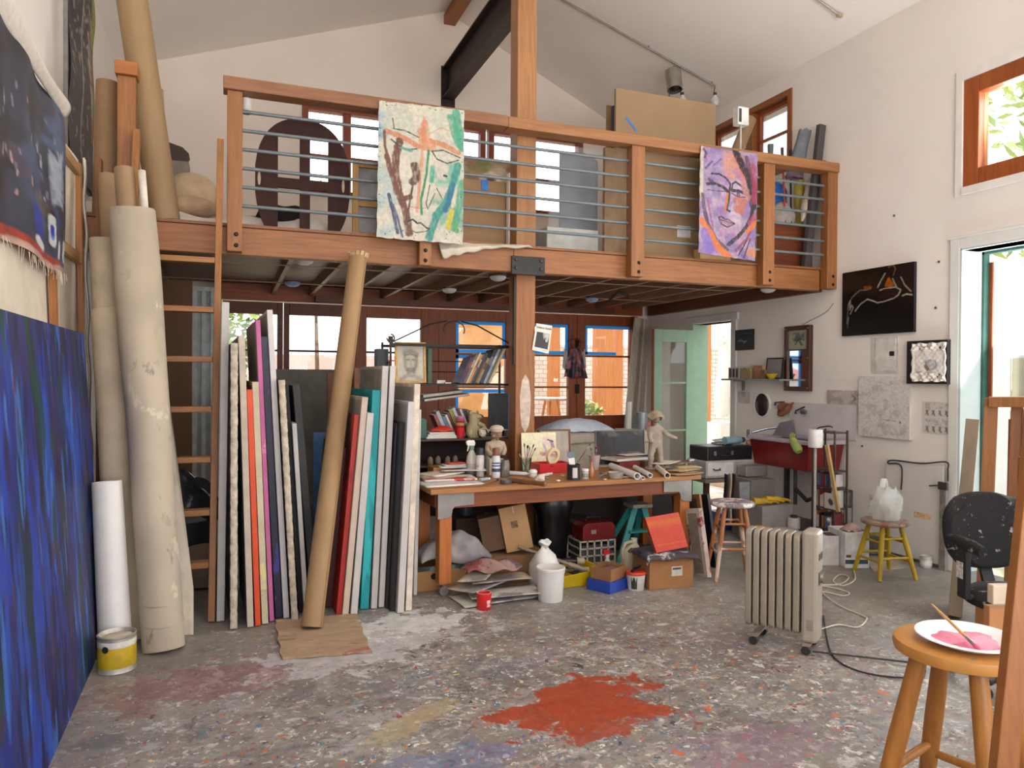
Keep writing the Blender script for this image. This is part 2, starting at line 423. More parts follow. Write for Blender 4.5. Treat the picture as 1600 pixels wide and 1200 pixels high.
LOWO = (-.08, 5.12, 0, 2.33); UPO = (.76, 4.3, 3.56, 4.6)
mb = MB(); panel_with_holes(XL, XR, 0, EZ, [LOWO, UPO], lambda a, b, c_, d: mb.box(a, b, YB, YB+.16, c_, d))
mb.prism([(XL, EZ), (XR, EZ), (RX, RZ), (XL, LZ)], YB, YB+.16)
struct(mb, 'wall_back', W_BACK)
FO = (-.8, 5.0, .4, 4.2)
mb = MB(); panel_with_holes(XL, XR, 0, EZ, [FO], lambda a, b, c_, d: mb.box(a, b, YF-.16, YF, c_, d))
mb.prism([(XL, EZ), (XR, EZ), (RX, RZ), (XL, LZ)], YF-.16, YF)
struct(mb, 'wall_front', W_WALL)
mb = MB()
mb.prism([(XL-.4, LZ-.4*(RZ-LZ)/(RX-XL)), (RX, RZ), (XR+.4, EZ-.4*(RZ-EZ)/(XR-RX)), (XR+.4, EZ+.25), (RX, RZ+.25), (XL-.4, LZ+.25)], YF-.3, YB+.3)
struct(mb, 'ceiling', W_CEIL)
mb = MB()
for x in (-.8, .65, 2.1, 3.55, 4.92): mb.box(x, x+.08, YF-.1, YF-.02, .4, 4.2)
for z in (.4, 2.3, 4.12): mb.box(-.8, 5, YF-.095, YF-.025, z, z+.08)
struct(mb, 'window_9', REDZ)
mb = MB(); mb.box(RX-.03, RX+.11, YF, YB, RZ-.16, RZ-.045)
struct(mb, 'trim_1', wood('a2672f', '8a5222', 1))
z0, z1 = 4.87, 5.25
xs = RX-.05
mb = MB(); mb.box(xs, xs+.15, 1.2, YB-.012, z0, z0+.02).box(xs, xs+.15, 1.2, YB-.012, z1-.02, z1).box(xs+.068, xs+.082, 1.2, YB-.012, z0+.02, z1-.02)
sb = struct(mb, 'trim_2', STEEL)
mb = MB(); mb.box(xs-.012, xs+.162, YB-.014, YB-.001, z0-.1, z1+.02)
struct(mb, 'bearing_plate', STEEL, sb, world=True)
TAPE = translucent('6cc6f8')
LW = [(-.02, .5), (.63, 1.23), (1.5, 2.15), (2.59, 3.245), (3.46, 4.118), (4.36, 5.03)]
edges = [-.08, .565, 1.365, 2.37, 3.352, 4.239, 5.12]
for i, (a, b) in enumerate(LW):
    e0, e1 = edges[i], edges[i+1]
    w = T(f'window_{i+1}', None, None, ((e0+e1)/2, YB, 0)); w['kind'] = 'structure'
    zb = 1.0
    mb = MB()
    mb.box(e0+.004, a, YB-.02, YB+.05, 0, 2.32).box(b, e1-.004, YB-.02, YB+.05, 0, 2.32).box(a, b, YB-.02, YB+.05, 2.185, 2.32).box(a, b, YB-.02, YB+.05, .0, zb)
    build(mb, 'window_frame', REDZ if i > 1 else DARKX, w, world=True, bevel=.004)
    mb = MB()
    for z in (1.78, 1.37): mb.box(a, b, YB, YB+.04, z-.012, z+.012)
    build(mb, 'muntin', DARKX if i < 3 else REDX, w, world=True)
    mb = MB(); mb.box(a, b, YB+.02, YB+.024, zb, 2.185)
    build(mb, 'pane', GLASS, w, world=True)
    if i >= 3:
        y0, y1 = YB+.008, YB+.012; t = .042
        mb = MB()
        mb.box(a, b, y0, y1, 2.185-t, 2.185)
        if i < 5: mb.box(a, a+t, y0, y1, 1.8 if i > 3 else 1.05, 2.185-t)
        if i == 5: mb.box(a, a+t, y0, y1, 1.8, 2.185-t)
        if i != 5: mb.box(b-t, b, y0, y1, 1.8, 2.185-t)
        mb.box(a, b if i < 5 else b-.2, y0, y1, 1.795, 1.795+t)
        if i == 3: mb.box(a, b, y0, y1, 1.725, 1.725+t).box(a, b, y0, y1, 1.30, 1.30+t)
        build(mb, 'masking_tape', TAPE, w, world=True)
    if i in (4,):
        mb = MB()
        for z in (1.95, 1.35): mb.box(e1-.03, e1+.03, YB-.032, YB-.0215, z-.06, z+.06)
        build(mb, 'hinge', BOLT, w, world=True)
mb = MB(); mb.box(-.08, 5.2, YB-.045, YB-.002, 2.335, 2.51)
struct(mb, 'trim_3', REDX)
mb = MB(); mb.box(5.035, 5.12, YB-.06, YB-.021, 0, 2.32)
struct(mb, 'trim_4', REDZ)
REDF = wood('94492b', '733217', 2)
for k, (e0, e1, mid) in enumerate(((.76, 1.78, 1.265), (1.82, 2.96, 2.4), (3.0, 4.3, 3.53))):
    w = T(f'window_{7+k if k < 2 else 10}', None, None, ((e0+e1)/2, YB, 3.56)); w['kind'] = 'structure'
    mb = MB(); zt, zb, f = 4.6, 3.56, .07
    mb.box(e0, e0+f, YB-.03, YB+.08, zb, zt).box(e1-f, e1, YB-.03, YB+.08, zb, zt).box(e0+f, e1-f, YB-.03, YB+.08, zt-f, zt).box(e0+f, e1-f, YB-.03, YB+.08, zb, zb+f).box(mid-.045, mid+.045, YB-.02, YB+.08, zb+f, zt-f)
    build(mb, 'window_frame', REDF, w, world=True, bevel=.004)
    mb = MB(); mb.box(e0+f, e1-f, YB+.02, YB+.05, 4.02, 4.045)
    build(mb, 'muntin', REDF, w, world=True)
    mb = MB(); mb.box(e0+f, e1-f, YB+.03, YB+.034, zb+f, zt-f)
    build(mb, 'pane', GLASS, w, world=True)
w = T('window_11', None, None, (XR, 6.65, 3.62)); w['kind'] = 'structure'
a, b, c_, d = LWR
mb = MB(); f = .06
mb.box(XR-.015, XR+.14, a, a+f, c_, d).box(XR-.015, XR+.14, b-f, b, c_, d).box(XR-.015, XR+.14, a+f, b-f, d-f, d).box(XR-.015, XR+.14, a+f, b-f, c_, c_+f).box(XR-.01, XR+.14, 6.55, 6.66, c_+f, d-f)
build(mb, 'window_frame', FIR_L, w, world=True, bevel=.003)
mb = MB()
for y0, y1 in ((a+f, 6.55), (6.66, b-f)):
    mb.box(XR+.06, XR+.1, y0, y0+.045, c_+f, d-f).box(XR+.06, XR+.1, y1-.045, y1, c_+f, d-f).box(XR+.06, XR+.1, y0+.045, y1-.045, d-f-.045, d-f).box(XR+.06, XR+.1, y0+.045, y1-.045, c_+f, c_+f+.045).box(XR+.065, XR+.095, y0+.045, y1-.045, 4.05, 4.07)
build(mb, 'sash', REDZ, w, world=True)
mb = MB(); mb.box(XR+.078, XR+.082, a+f, b-f, c_+f, d-f)
build(mb, 'pane', GLASS, w, world=True)
w = T('window_12', None, None, (XR, 3.2, 2.98)); w['kind'] = 'structure'
a, b, c_, d = HW
mb = MB(); f = .125
OR_ = wood('a85a26', '8c4519', 2, .45)
mb.box(XR-.01, XR+.1, a, a+f, c_, d).box(XR-.01, XR+.1, b-f, b, c_, d).box(XR-.01, XR+.1, a+f, b-f, d-f, d).box(XR-.01, XR+.1, a+f, b-f, c_, c_+f)
build(mb, 'window_frame', OR_, w, world=True, bevel=.006)
mb = MB(); mb.box(XR+.05, XR+.054, a+f, b-f, c_+f, d-f)
build(mb, 'pane', GLASS, w, world=True)
mb = MB()
mb.box(XR-.02, XR-.001, b, b+.06, c_-.06, d+.08).box(XR-.02, XR-.001, a-.06, a, c_-.06, d+.08).box(XR-.02, XR-.001, a, b, d, d+.08).box(XR-.03, XR-.001, a, b, c_-.06, c_)
build(mb, 'window_trim', WHITE, w, world=True, bevel=.004)
w = T('door_1', None, None, (XR, 3.2, 0)); w['kind'] = 'structure'
a, b, c_, d = D1
mb = MB()
mb.box(XR-.022, XR-.001, b+.02, b+.1, 0, d+.095).box(XR-.022, XR-.001, a-.1, a-.02, 0, d+.095).box(XR-.022, XR-.001, a-.02, b+.02, d+.015, d+.095).box(XR-.03, XR-.001, a-.12, b+.12, d+.095, d+.115)
build(mb, 'casing', mat('d9dad6', .6, var=.02), w, world=True, bevel=.004)
mb = MB(); mb.box(XR-.02, XR+.2, b-.001, b+.02, 0, d).box(XR-.02, XR+.2, a-.02, a+.001, 0, d).box(XR-.02, XR+.2, a, b, d, d+.015)
build(mb, 'jamb', mat('c3d0cf', .6, var=.02), w, world=True)
mb = MB(); mb.box(XR+.2, XR+.26, b-.02, b+.03, 0, d).box(XR+.2, XR+.26, a-.03, a+.02, 0, d).box(XR+.2, XR+.26, a, b, d-.02, d+.03)
build(mb, 'exterior_stop', mat('2f5a50', .6), w, world=True)
hy, ex = b-.01, XR+.27
L = Matrix.Translation((ex, hy, 0)) @ Euler((0, 0, math.radians(-12))).to_matrix().to_4x4()
mb = MB(); mb.box(0, .16, -.045, 0, .02, 2.42, L).box(.74, .86, -.045, 0, .02, 2.42, L).box(.16, .74, -.045, 0, 2.27, 2.42, L).box(.16, .74, -.045, 0, .02, .3, L).box(.16, .74, -.04, -.005, 1.26, 1.32, L)
build(mb, 'door_leaf', mat('dfe0dc', .5, var=.02), w, world=True, bevel=.004)
mb = MB(); mb.box(-.012, 0.0, -.047, .002, .02, 2.42, L)
build(mb, 'leaf_edge', REDZ, w, world=True)
mb = MB(); mb.box(.16, .74, -.025, -.02, .3, 2.27, L)
build(mb, 'pane', GLASS, w, world=True)
GREEN = mat('8fae98', .55, var=.04)
w = T('door_2', None, None, (XR, 7.2, 0)); w['kind'] = 'structure'
a, b, c_, d = D2
mb = MB()
mb.box(XR-.022, XR-.001, b+.01, b+.09, 0, d+.09).box(XR-.022, XR-.001, a-.09, a-.01, 0, d+.09).box(XR-.03, XR-.001, a-.12, b+.14, d+.01, d+.09)
build(mb, 'casing', mat('d3d0cd', .6, var=.02), w, world=True, bevel=.004)
mb = MB(); mb.box(XR-.02, XR+.2, b-.001, b+.02, 0, d)
build(mb, 'jamb', GREEN, w, world=True)
mb = MB(); mb.box(XR-.02, XR+.2, a-.02, a+.001, 0, d).box(XR-.02, XR+.2, a, b, d, d+.012)
build(mb, 'near_jamb', WHITE, w, world=True)
hp = Vector((XR-.03, b-.02, 0)); wd = hp.x-P(1024, 560, Y=7.5).x
L = Matrix.Translation(hp) @ Euler((0, 0, math.radians(183))).to_matrix().to_4x4()
mb = MB(); st_ = .11
mb.box(0, st_, -.02, .025, .02, 2.08, L).box(wd-st_, wd, -.02, .025, .02, 2.08, L).box(st_, wd-st_, -.02, .025, 1.93, 2.08, L).box(st_, wd-st_, -.02, .025, .02, .3, L)
for z in (1.43, .86): mb.box(st_, wd-st_, -.012, .018, z, z+.022, L)
build(mb, 'door_leaf', GREEN, w, world=True, bevel=.004)
mb = MB(); mb.box(wd, wd+.01, -.022, .027, .02, 2.08, L)
build(mb, 'leaf_edge', REDZ, w, world=True)
mb = MB(); mb.box(st_, wd-st_, .0, .004, .3, 1.93, L)
build(mb, 'pane', GLASS, w, world=True)
mb = MB(); mb.ball((0, 0, 0), .028, M=L @ Matrix.Translation((wd-.05, .07, 1.02))).tube([L @ Vector((wd-.05, .02, 1.02)), L @ Vector((wd-.05, .06, 1.02))], .012).box(wd-.07, wd-.03, .0255, .03, .93, 1.1, L)
build(mb, 'door_knob', mat('4d453c', .35, .8), w, world=True, smooth=True)
mb = MB(); mb.box(XR-.03, XR-.0005, 4.18, 6.76, 0, .13)
struct(mb, 'baseboard_right', mat('77716b', .9, var=.15))
mb = MB(); mb.box(XR-.014, XR-.0005, 4.2, 8.6, 2.26, 2.32)
FZ = 2.523; BZ = 2.33
mb = MB(); mb.box(XL+.005, 2.09, YL+.03, YL+.12, BZ, FZ-.001)
struct(mb, 'loft_beam', FIR, bevel=.006)
mb = MB(); mb.box(2.09+.001, XR-.12, YL+.03, YL+.12, BZ, FZ-.001)
struct(mb, 'loft_beam', FIR, bevel=.006)
mb = MB(); mb.box(XL+.01, XR-.005, YL-.0+.02, YB-.002, FZ, FZ+.02)
struct(mb, 'loft_floor', wood('8a5732', '70421f', 1))
mb = MB(); mb.box(XL+.01, XR-.005, YL+.125, YB-.05, FZ-.012, FZ-.001)
struct(mb, 'loft_ceiling', wood('7d4a30', '633820', 0))
jm = wood('9c775c', '7d5a44', 1)
jx = [-.62, -.1]+[.45+.405*i for i in range(12)]
j0 = None
for x in jx:
    mb = MB(); mb.box(x-.019, x+.019, YL+.125, YB-.06, 2.405, FZ-.0125)
    struct(mb, 'loft_joist', jm)
mb = MB(); mb.box(XR-.5, XR-.004, 7.75, 8.25, 2.26, 2.335)
mb = MB(); mb.box(XR-.075, XR-.002, YL+.125, 8.55, 2.33, FZ-.0125)
struct(mb, 'loft_ledger', wood('6b3a22', '552c17', 1))
for y in (6.3, 7.5):
    mb = MB(); mb.box(-.6, 4.9, y-.012, y+.012, 2.398, 2.404)
    struct(mb, 'loft_strap', jm)
mb = MB(); mb.box(.9, 4.7, YB-.2, YB-.06, 2.33, 2.397)
struct(mb, 'loft_header', DARKX)
mb = MB(); mb.box(2.152, 2.322, YL+.125, YL+.29, 0, BZ-.001)
lp = struct(mb, 'loft_post', wood('9e6638', '7c4a26', 2), bevel=.008)
mb = MB(); mb.box(2.152, 2.322, YL+.125, YL+.29, FZ+.021, RZ-.17)
struct(mb, 'loft_post', wood('ab7b4e', '8d6038', 2), bevel=.008)
mb = MB(); mb.box(2.07, 2.355, YL+.012, YL+.029, BZ-.02, BZ+.125)
gp = struct(mb, 'gusset_plate', mat('2c2b2c', .5, .4), bevel=.003)
for x in (2.105, 2.32):
    for z in (BZ+.03, BZ+.095):
        mb = MB(); mb.lathe([(.012, 0), (.014, .004), (.008, .012)], seg=8, M=Matrix.Translation((x, YL+.012, z)) @ Euler((PI/2, 0, 0)).to_matrix().to_4x4())
        build(mb, 'bolt', mat('5b4438', .5, .5), gp, world=True)
mb = MB(); mb.lathe([(.001, 0), (.03, .05), (.045, .15), (.048, .3), (.03, .42), (.001, .47)], (0, 0, 0), 14, Matrix.Translation((2.238, YL+.124, 1.05)), sx=1, sy=.03)
sc_ = build(mb, 'paint_scar', mat('c9b8aa', .8, var=.15, scale=20), lp, world=True)
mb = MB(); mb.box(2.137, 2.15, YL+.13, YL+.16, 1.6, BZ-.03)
struct(mb, 'post_shade_strip', mat('2d2422', .6))  # dark strip stands in for shade on the left face of the post
rl = T('loft_railing', 'long fir railing with grey pipe bars along the loft edge', 'railing', (2.6, YL, FZ))
posts = [(-.02, .078), (3.1, 3.225), (4.447, 4.57), (5.18, 5.295)]
for x0, x1 in posts:
    mb = MB(); mb.box(x0, x1, YL-.062, YL+.028, BZ+.01, 3.425)
    po = build(mb, 'post', FIRZ, rl, world=True, bevel=.005)
    for z in (BZ+.05, BZ+.125):
        mb = MB(); mb.lathe([(.013, 0), (.015, .004), (.009, .011)], seg=8, M=Matrix.Translation(((x0+x1)/2+.01, YL-.062, z)) @ Euler((PI/2, 0, 0)).to_matrix().to_4x4())
        build(mb, 'bolt', BOLT, po, world=True)
for bx_ in (1.355,):
    mb = MB(); mb.box(bx_-.045, bx_+.045, YL-.062, YL+.028, BZ-.005, 3.425)
    po = build(mb, 'post', FIRZ, rl, world=True, bevel=.005)
    for z in (BZ+.03, BZ+.105):
        mb = MB(); mb.lathe([(.013, 0), (.015, .004), (.009, .011)], seg=8, M=Matrix.Translation((bx_, YL-.062, z)) @ Euler((PI/2, 0, 0)).to_matrix().to_4x4())
        build(mb, 'bolt', BOLT, po, world=True)
mb = MB(); mb.box(-.045, 2.0, YL-.085, YL+.055, 3.426, 3.512)
build(mb, 'top_rail', wood('966746', '7a4e32', 0), rl, world=True, bevel=.006)
mb = MB(); mb.box(2.0, XR-.005, YL-.085, YL+.055, 3.422, 3.508)
build(mb, 'top_rail', wood('a06e45', '825530', 0), rl, world=True, bevel=.006)
for i in range(6):
    z = 2.662+i*.1292
    mb = MB(); mb.tube([(.03, YL-.005, z), (5.24, YL-.005, z-.004)], .0125, 10)
    build(mb, 'bar', PIPE, rl, world=True, smooth=True)
ft = P(333, 972, Z=0); ft = Vector((-.1, 4.83, 0)); tp = Vector((-.06, YL-.105, 3.06))
ld = T('wooden_ladder', 'orange fir ladder leaning against the left end of the loft', 'ladder', (ft.x-.27, ft.y, 0))
dirv = tp-ft
for dx in (0, -.50):
    mb = MB(); mb.bar(ft+Vector((dx, 0, 0)), tp+Vector((dx, 0, 0)), .04, .085)
    build(mb, 'rail', LADZ, ld, world=True, bevel=.003)
for k in range(8):
    yy = [884, 801, 718, 640, 563, 487, 412][k] if k < 7 else 338
    if k == 7: continue
    z = P(325, yy, Y=4.85+.07*k).z+.005
    c = ft+dirv*(z/tp.z)
    mb = MB(); mb.cube(c+Vector((-.25, 0, 0)), .458, .085, .036)
    build(mb, 'rung', LADX, ld, world=True, bevel=.003)
mb = MB(); mb.cube(ft+dirv*(P(343, 404, Y=5.3).z/tp.z)+Vector((.021, -.01, 0)), .006, .03, .03)
build(mb, 'bolt', BOLT, ld, world=True)
for px_, py_, yy in ((475, 421, 5.9), (457, 455, 7.4), (702, 466, 7.3), (778, 440, 6.2), (925, 478, 7.5), (1200, 464, 5.95)):
    p = P(px_, py_, Y=yy)
    t = T('ceiling_lamp', None, 'lamp', (p.x, p.y, 2.40), group='round lamps under the loft')
    t['label'] = {475: 'round white lamp under the loft, nearest the front beam at left of the cardboard tube', 457: 'dim bluish round lamp deep under the loft above the left window', 702: 'round white lamp under the loft above the metal book rack', 778: 'round white lamp under the loft just left of the steel gusset', 925: 'bluish lit round lamp under the loft right of the post', 1200: 'round white lamp under the right end of the loft beam'}[px_]
    mb = MB(); mb.lathe([(.07, .0), (.075, -.012), (.06, -.03), (.035, -.042), (.001, -.046)], seg=20)
    build(mb, 'diffuser', mat('dcdcda', .4, var=.02) if px_ not in (457, 925) else mat('93a6cf', .4), t, smooth=True)
    mb = MB(); mb.lathe([(.078, 0), (.078, .012)], seg=20)
    build(mb, 'base', mat('4a3c35', .6), t)
B1, B0 = Vector((-.655, 4.684, 0)), Vector((-.63, 1.9, 0))
lean = Vector((-.105, 0, 1.725))
cv = Canvas(300, 200, '1a2f90', 3, .3)
for k, (cells, col, lo, hi, asp) in enumerate(((22, '0d1650', .5, .7, .16), (30, '1f4cc8', .48, .68, .16), (20, '0d3430', .56, .72, .2), (36, '2258c4', .58, .74, .16), (26, '2a2260', .58, .72, .2), (40, '0c1444', .6, .72, .2), (34, '0e4a3a', .64, .76, .2), (48, '3f7fd8', .69, .8, .16), (60, '33306c', .66, .76, .2), (54, '5a3350', .75, .84, .25))):
    cv.wash(cells, col, lo, hi, .85, asp)
t = T('abstract_painting', 'large blue and green abstract canvas on the floor, leaning against the left wall', 'painting', (-.68, 3.3, 0))
n_ = Vector((1, 0, .06)).normalized()
paintsurf(cv, 'painted_face', lambda u, v: B0.lerp(B1, u)+lean*(1-v)+n_*.001, t)
mb = MB()
mb.add([B0+n_*0, B1+n_*0, B1+lean, B0+lean, B0-n_*.04, B1-n_*.04, B1+lean-n_*.04, B0+lean-n_*.04], [(0, 1, 2, 3), (7, 6, 5, 4), (0, 4, 5, 1), (1, 5, 6, 2), (2, 6, 7, 3), (3, 7, 4, 0)])
build(mb, 'stretcher', wood('b58a5a', '90683c', 1), t, world=True)
def XB(z): return -.81-.02*z
def PL(x, y):
    p = P(x, y, X=-.86); q = P(x, y, X=XB(p.z)); return q
yR = PL(131, 300).y; zT = PL(131, 262).z
t = T('stretched_canvas', 'tall raw canvas showing its wooden stretcher bars behind the blue abstract', 'canvas', (-.82, 4.2, 0))
def slab(y0, y1, z0, z1, o0, o1): # board parallel to that canvas, offset o from its plane
    return MB().add([(XB(z)+o, y, z) for o in (o0, o1) for z in (z0, z1) for y in (y0, y1)], [(0, 1, 3, 2), (4, 6, 7, 5), (0, 4, 5, 1), (2, 3, 7, 6), (0, 2, 6, 4), (1, 5, 7, 3)])
mb = MB()
mb.grid(30, 30, lambda u, v: (XB(3.0*v)-.035+.012*math.sin(9*u+5*v), 2.0+(yR-2.0)*u, .02+(zT+.02)*v))
build(mb, 'canvas', mat('d8ccba', .9, var=.06, scale=5, bump=.15), t, world=True, smooth=True)
sw = wood('b0743e', '8f5a2c', 2)
for y0 in (yR-.05, PL(96, 470).y-.09, 2.6):
    m2 = slab(y0-.055, y0, .02, zT, -.03, 0); build(m2, 'stretcher_bar', sw, t, world=True)
for z in (zT-.08, 2.18, .06):
    m2 = slab(2.0, yR-.11, z, z+.06, -.03, 0); build(m2, 'crossbar', wood('c09a6c', 'a07a4c', 1), t, world=True)
mb = MB()
mb.grid(4, 50, lambda u, v: (XB(3*v)+.012-.05*u*(1-u)+.006*math.sin(40*v), yR-.02+.045*u+.008*math.sin(23*v)+.01*math.sin(61*v), .02+(zT+.03)*v))
build(mb, 'folded_edge', mat('e6e0d6', .9, var=.04), t, world=True, smooth=True, solid=.004)
yA, zB_, zTn = PL(95, 300).y, PL(97, 432).z, PL(60, 130).z
cv = Canvas(170, 150, '2f3346', 11, .3)
cv.wash(5, '465a80', .45, .7, .9); cv.wash(6, '3c3040', .45, .65, .8, box=(0, .5, 1, 1)); cv.wash(8, '1b1a22', .5, .64, .9); cv.wash(9, '5b4a60', .56, .7, .6)
g = random.Random(5)
for k in range(60):
    u, v = g.uniform(.1, .97), g.uniform(.15, .75); cv.stroke([(u, v), (u+g.uniform(-.006, .006), v+g.uniform(.01, .05))], g.uniform(.003, .007), g.choice(['b8c0cc', 'a3acbc', '8890a8', 'caa9a4', '7d8598']), .85, soft=.8)
for k in range(30): cv.stroke([(g.uniform(.86, .96), g.uniform(.3, .62)), (g.uniform(.86, .96), g.uniform(.35, .66))], .01, 'a8b4c2', .6, soft=.9)
cv.stroke([(.75, .74), (.76, .84)], .033, '1f3ea8'); cv.stroke([(.745, .9), (.77, .91)], .025, 'e4e6e6')
cv.stroke([(.845, .7), (.855, .84)], .034, '20222c').stroke([(.85, .72), (.856, .84)], .024, 'd8dee2').stroke([(.852, .76), (.856, .82)], .012, '2145b4')
cv.stroke([(.97, .83), (.985, .9)], .03, 'c9d2da').stroke([(.9, .83), (.905, .92)], .008, 'd5dadf').stroke([(.78, .66), (.8, .68)], .04, '6a5a38', .6)
cv.stroke([(-.05, .955), (.6, .955), (.9, .965)], .03, 'b23a24', .95).stroke([(.6, .985), (1, .985)], .02, 'c9a79a', .9).stroke([(.3, .99), (.7, .99)], .014, 'd8b3a2', .8)
t = T('loose_painting', 'dark blue night painting with white dabs and eyes, loose canvas with red hem', 'painting', (-.8, 3.5, zB_))
ny = 1.95
def nightfn(u, v):
    y = ny+(yA-ny)*u+.012*math.sin(11*v); z = zTn-(zTn-zB_)*v-.012*math.sin(17*u)*v
    return Vector((XB(z)+.022+.01*math.sin(13*u+4*v)+.008*math.sin(29*u), y, z))
paintsurf(cv, 'painted_cloth', nightfn, t)
mb = MB()
mb.grid(60, 10, lambda u, v: (lambda y, z: (XB(z)+.02+.03*math.sin(PI*v), y, z))(ny+(yA+.03-ny)*u, zTn-.01+.13*v*(1+.35*math.sin(9*u)*math.sin(5*u+1))))
build(mb, 'rolled_rim', mat('cfc6bc', .95, var=.06, bump=.25, scale=30), t, world=True, smooth=True, solid=.006)
mb = MB()
gg = random.Random(3)
for k in range(60):
    y = ny+.6+(yA-ny-.6)*gg.random(); mb.tube([(XB(zB_)+.03, y, zB_+.005), (XB(zB_)+.03+gg.uniform(-.004, .01), y+gg.uniform(-.01, .01), zB_-gg.uniform(.012, .07))], .0012, 4)
build(mb, 'frayed_threads', mat('c9b6a6', .9), t, world=True)
y0, y1 = P(104, 100, X=-1.08).y, P(143, 100, X=-1.08).y
z0, z1 = 2.98, 4.62
cv = Canvas(60, 220, '1c1a1e', 21, .2)
cv.wash(6, '3b2328', .5, .65, .8, 3)
for k in range(90):
    u, v = g.uniform(.05, .75), g.random(); cv.stroke([(u, v), (u+g.uniform(-.08, .08), v+g.uniform(.005, .03))], g.uniform(.01, .03), g.choice(['b9b2ac', '8d8784', '6b4a48', 'c9c4bd']), .7, soft=.9)
cv.stroke([(.52, 0), (.5, .4), (.47, .75), (.5, 1)], .022, 'b3b3a4', .9)
cv.stroke([(.98, -.02), (.93, .25)], .11, '98a83c', .95).stroke([(.95, .3), (.9, .5)], .1, '8d6a3a', .9).stroke([(.9, .5), (.93, .66)], .08, '8f9440', .8).stroke([(.99, .65), (1, .72)], .1, 'b0563a', .9)
for k in range(8): cv.stroke([(.7+.02*k, .12+.06*k), (.86, .2+.06*k)], .03, g.choice(['d8d2c8', 'b06a60', 'c7bfb4']), .7)
t = T('tall_painting', 'tall narrow black painting with white drips high on the left wall', 'painting', (-1.08, (y0+y1)/2, z0))
paintsurf(cv, 'painted_face', lambda u, v: Vector((-1.062+.008*math.sin(14*v), y0+(y1-y0)*u+.02*math.sin(19*v)*(u > .9), z1-(z1-z0)*v-.15*v*v*(u)*.0)), t)
mb = MB(); mb.box(-1.098, -1.072, y0, y1, z0, z1)
build(mb, 'backing', mat('8a8784', .8), t, world=True)
def roll(name, label, cat, foot, top, r0, r1, m, ri=.55, lump=.0, extra=None, group=None, seg=26):
    foot, top = Vector(foot), Vector(top); d = top-foot; n = 26
    t = T(name, label, cat, foot, group=group)
    a = d.normalized().orthogonal().normalized(); b = d.normalized().cross(a)
    q = random.Random(len(label)); ph = [q.uniform(0, 6) for _ in range(6)]
    mb = MB(); vs = []; fs = []
    for i in range(n+1):
        f = i/n; r = r0+(r1-r0)*f
        for k in range(seg):
            th = 2*PI*k/seg
            rr = r*(1+lump*(.5*math.sin(3*th+ph[0]+5*f)+.5*math.sin(2*th+ph[1]-9*f)+.35*math.sin(17*f+ph[2]+th)))
            edge = .02*lump*8*math.sin(2*th+ph[3]) if i in (0, n) else 0
            vs.append(foot+d*f+(a*math.cos(th)+b*math.sin(th))*rr+d.normalized()*edge*(1 if i == n else .0))
    for i in range(n):
        for k in range(seg):
            k2 = (k+1) % seg; fs.append((i*seg+k, i*seg+k2, (i+1)*seg+k2, (i+1)*seg+k))
    fs.append(tuple(range(seg))[::-1])
    bse = len(vs)
    for j, (f, dz) in enumerate(((.94, 0), (.88, -.05))):
        for k in range(seg):
            th = 2*PI*k/seg; vs.append(foot+d+d.normalized()*dz*1.0+(vs[n*seg+k]-(foot+d))*f)
    for k in range(seg):
        k2 = (k+1) % seg
        fs.append((n*seg+k, n*seg+k2, bse+k2, bse+k)); fs.append((bse+k, bse+k2, bse+seg+k2, bse+seg+k))
    fs.append(tuple(bse+seg+k for k in range(seg)))
    mb.add(vs, fs); build(mb, 'sheet', m, t, world=True, smooth=True)
    if extra: extra(t, foot, d)
    return t
stain = speck('b9ab97', ['9c9184', '8a8177', 'c9bda9', 'a79a88'], 12, .3, .9, (1, 1, .6), 3)
lw = P(257, 1014, Z=0); f1 = Vector((lw.x, lw.y, .005)); t1 = P(207, 332, Y=4.8)
def x1(t, foot, d):
    mb = MB(); u = d.normalized(); e = foot+d
    mb.pipe(e-u*.3+Vector((-.03, .03, 0)), e+u*.27+Vector((-.03, .03, 0)), .055, .045)
    build(mb, 'inner_tube', KRAFT, t, world=True, smooth=True)
    mb = MB(); mb.tube([e-u*.3+Vector((.065, 0, 0)), e+u*.26+Vector((.065, 0, 0))], .022, 12)
    build(mb, 'inner_roll', mat('d4cbbd', .9, bump=.2), t, world=True, smooth=True)
    mb = MB()
    for k in (.06, .105): mb.tube([foot+d*k+Vector((.108*math.cos(a_), .108*math.sin(a_), .01*math.sin(a_))) for a_ in [-2.7+.3*i for i in range(10)]], .0016, 5)
    build(mb, 'string', mat('9a9084', .9), t, world=True)
roll('canvas_roll', 'thick stained canvas roll standing in front of the ladder', 'roll', f1, t1, .105, .125, stain, lump=.05, extra=x1)
lw = P(203, 1006, Z=0); f2 = Vector((lw.x-.02, lw.y+.06, .005)); t2 = P(167, 377, Y=5.0)
def x2(t, foot, d):
    u = d.normalized(); e = foot+d
    mb = MB(); mb.pipe(e-u*.3+Vector((.02, .02, 0)), e+u*.42+Vector((.02, .02, 0)), .055, .045); build(mb, 'inner_tube', KRAFT, t, world=True, smooth=True)
    mb = MB(); c0, c1 = foot+d*.02, foot+d*.815
    mb.tube([c0, c1], [.094, .103], 24); build(mb, 'outer_wrap', mat('bbab94', .9, var=.08, scale=4, bump=.3), t, world=True, smooth=True)
roll('canvas_roll', 'cream canvas roll between the left wall and the thick stained roll', 'roll', f2, t2, .088, .095, mat('b5a68f', .9, var=.1, scale=5, bump=.3), lump=.04, extra=x2)
lw = P(181, 1022, Z=0)
tw = P(167, 752, Y=lw.y+.08)
roll('paper_roll', 'short smooth white paper roll standing behind the yellow paint tin', 'roll', (lw.x, lw.y, .004), tw, .083, .074, mat('d9d6d3', .5, var=.03), lump=.0)
mb = MB()
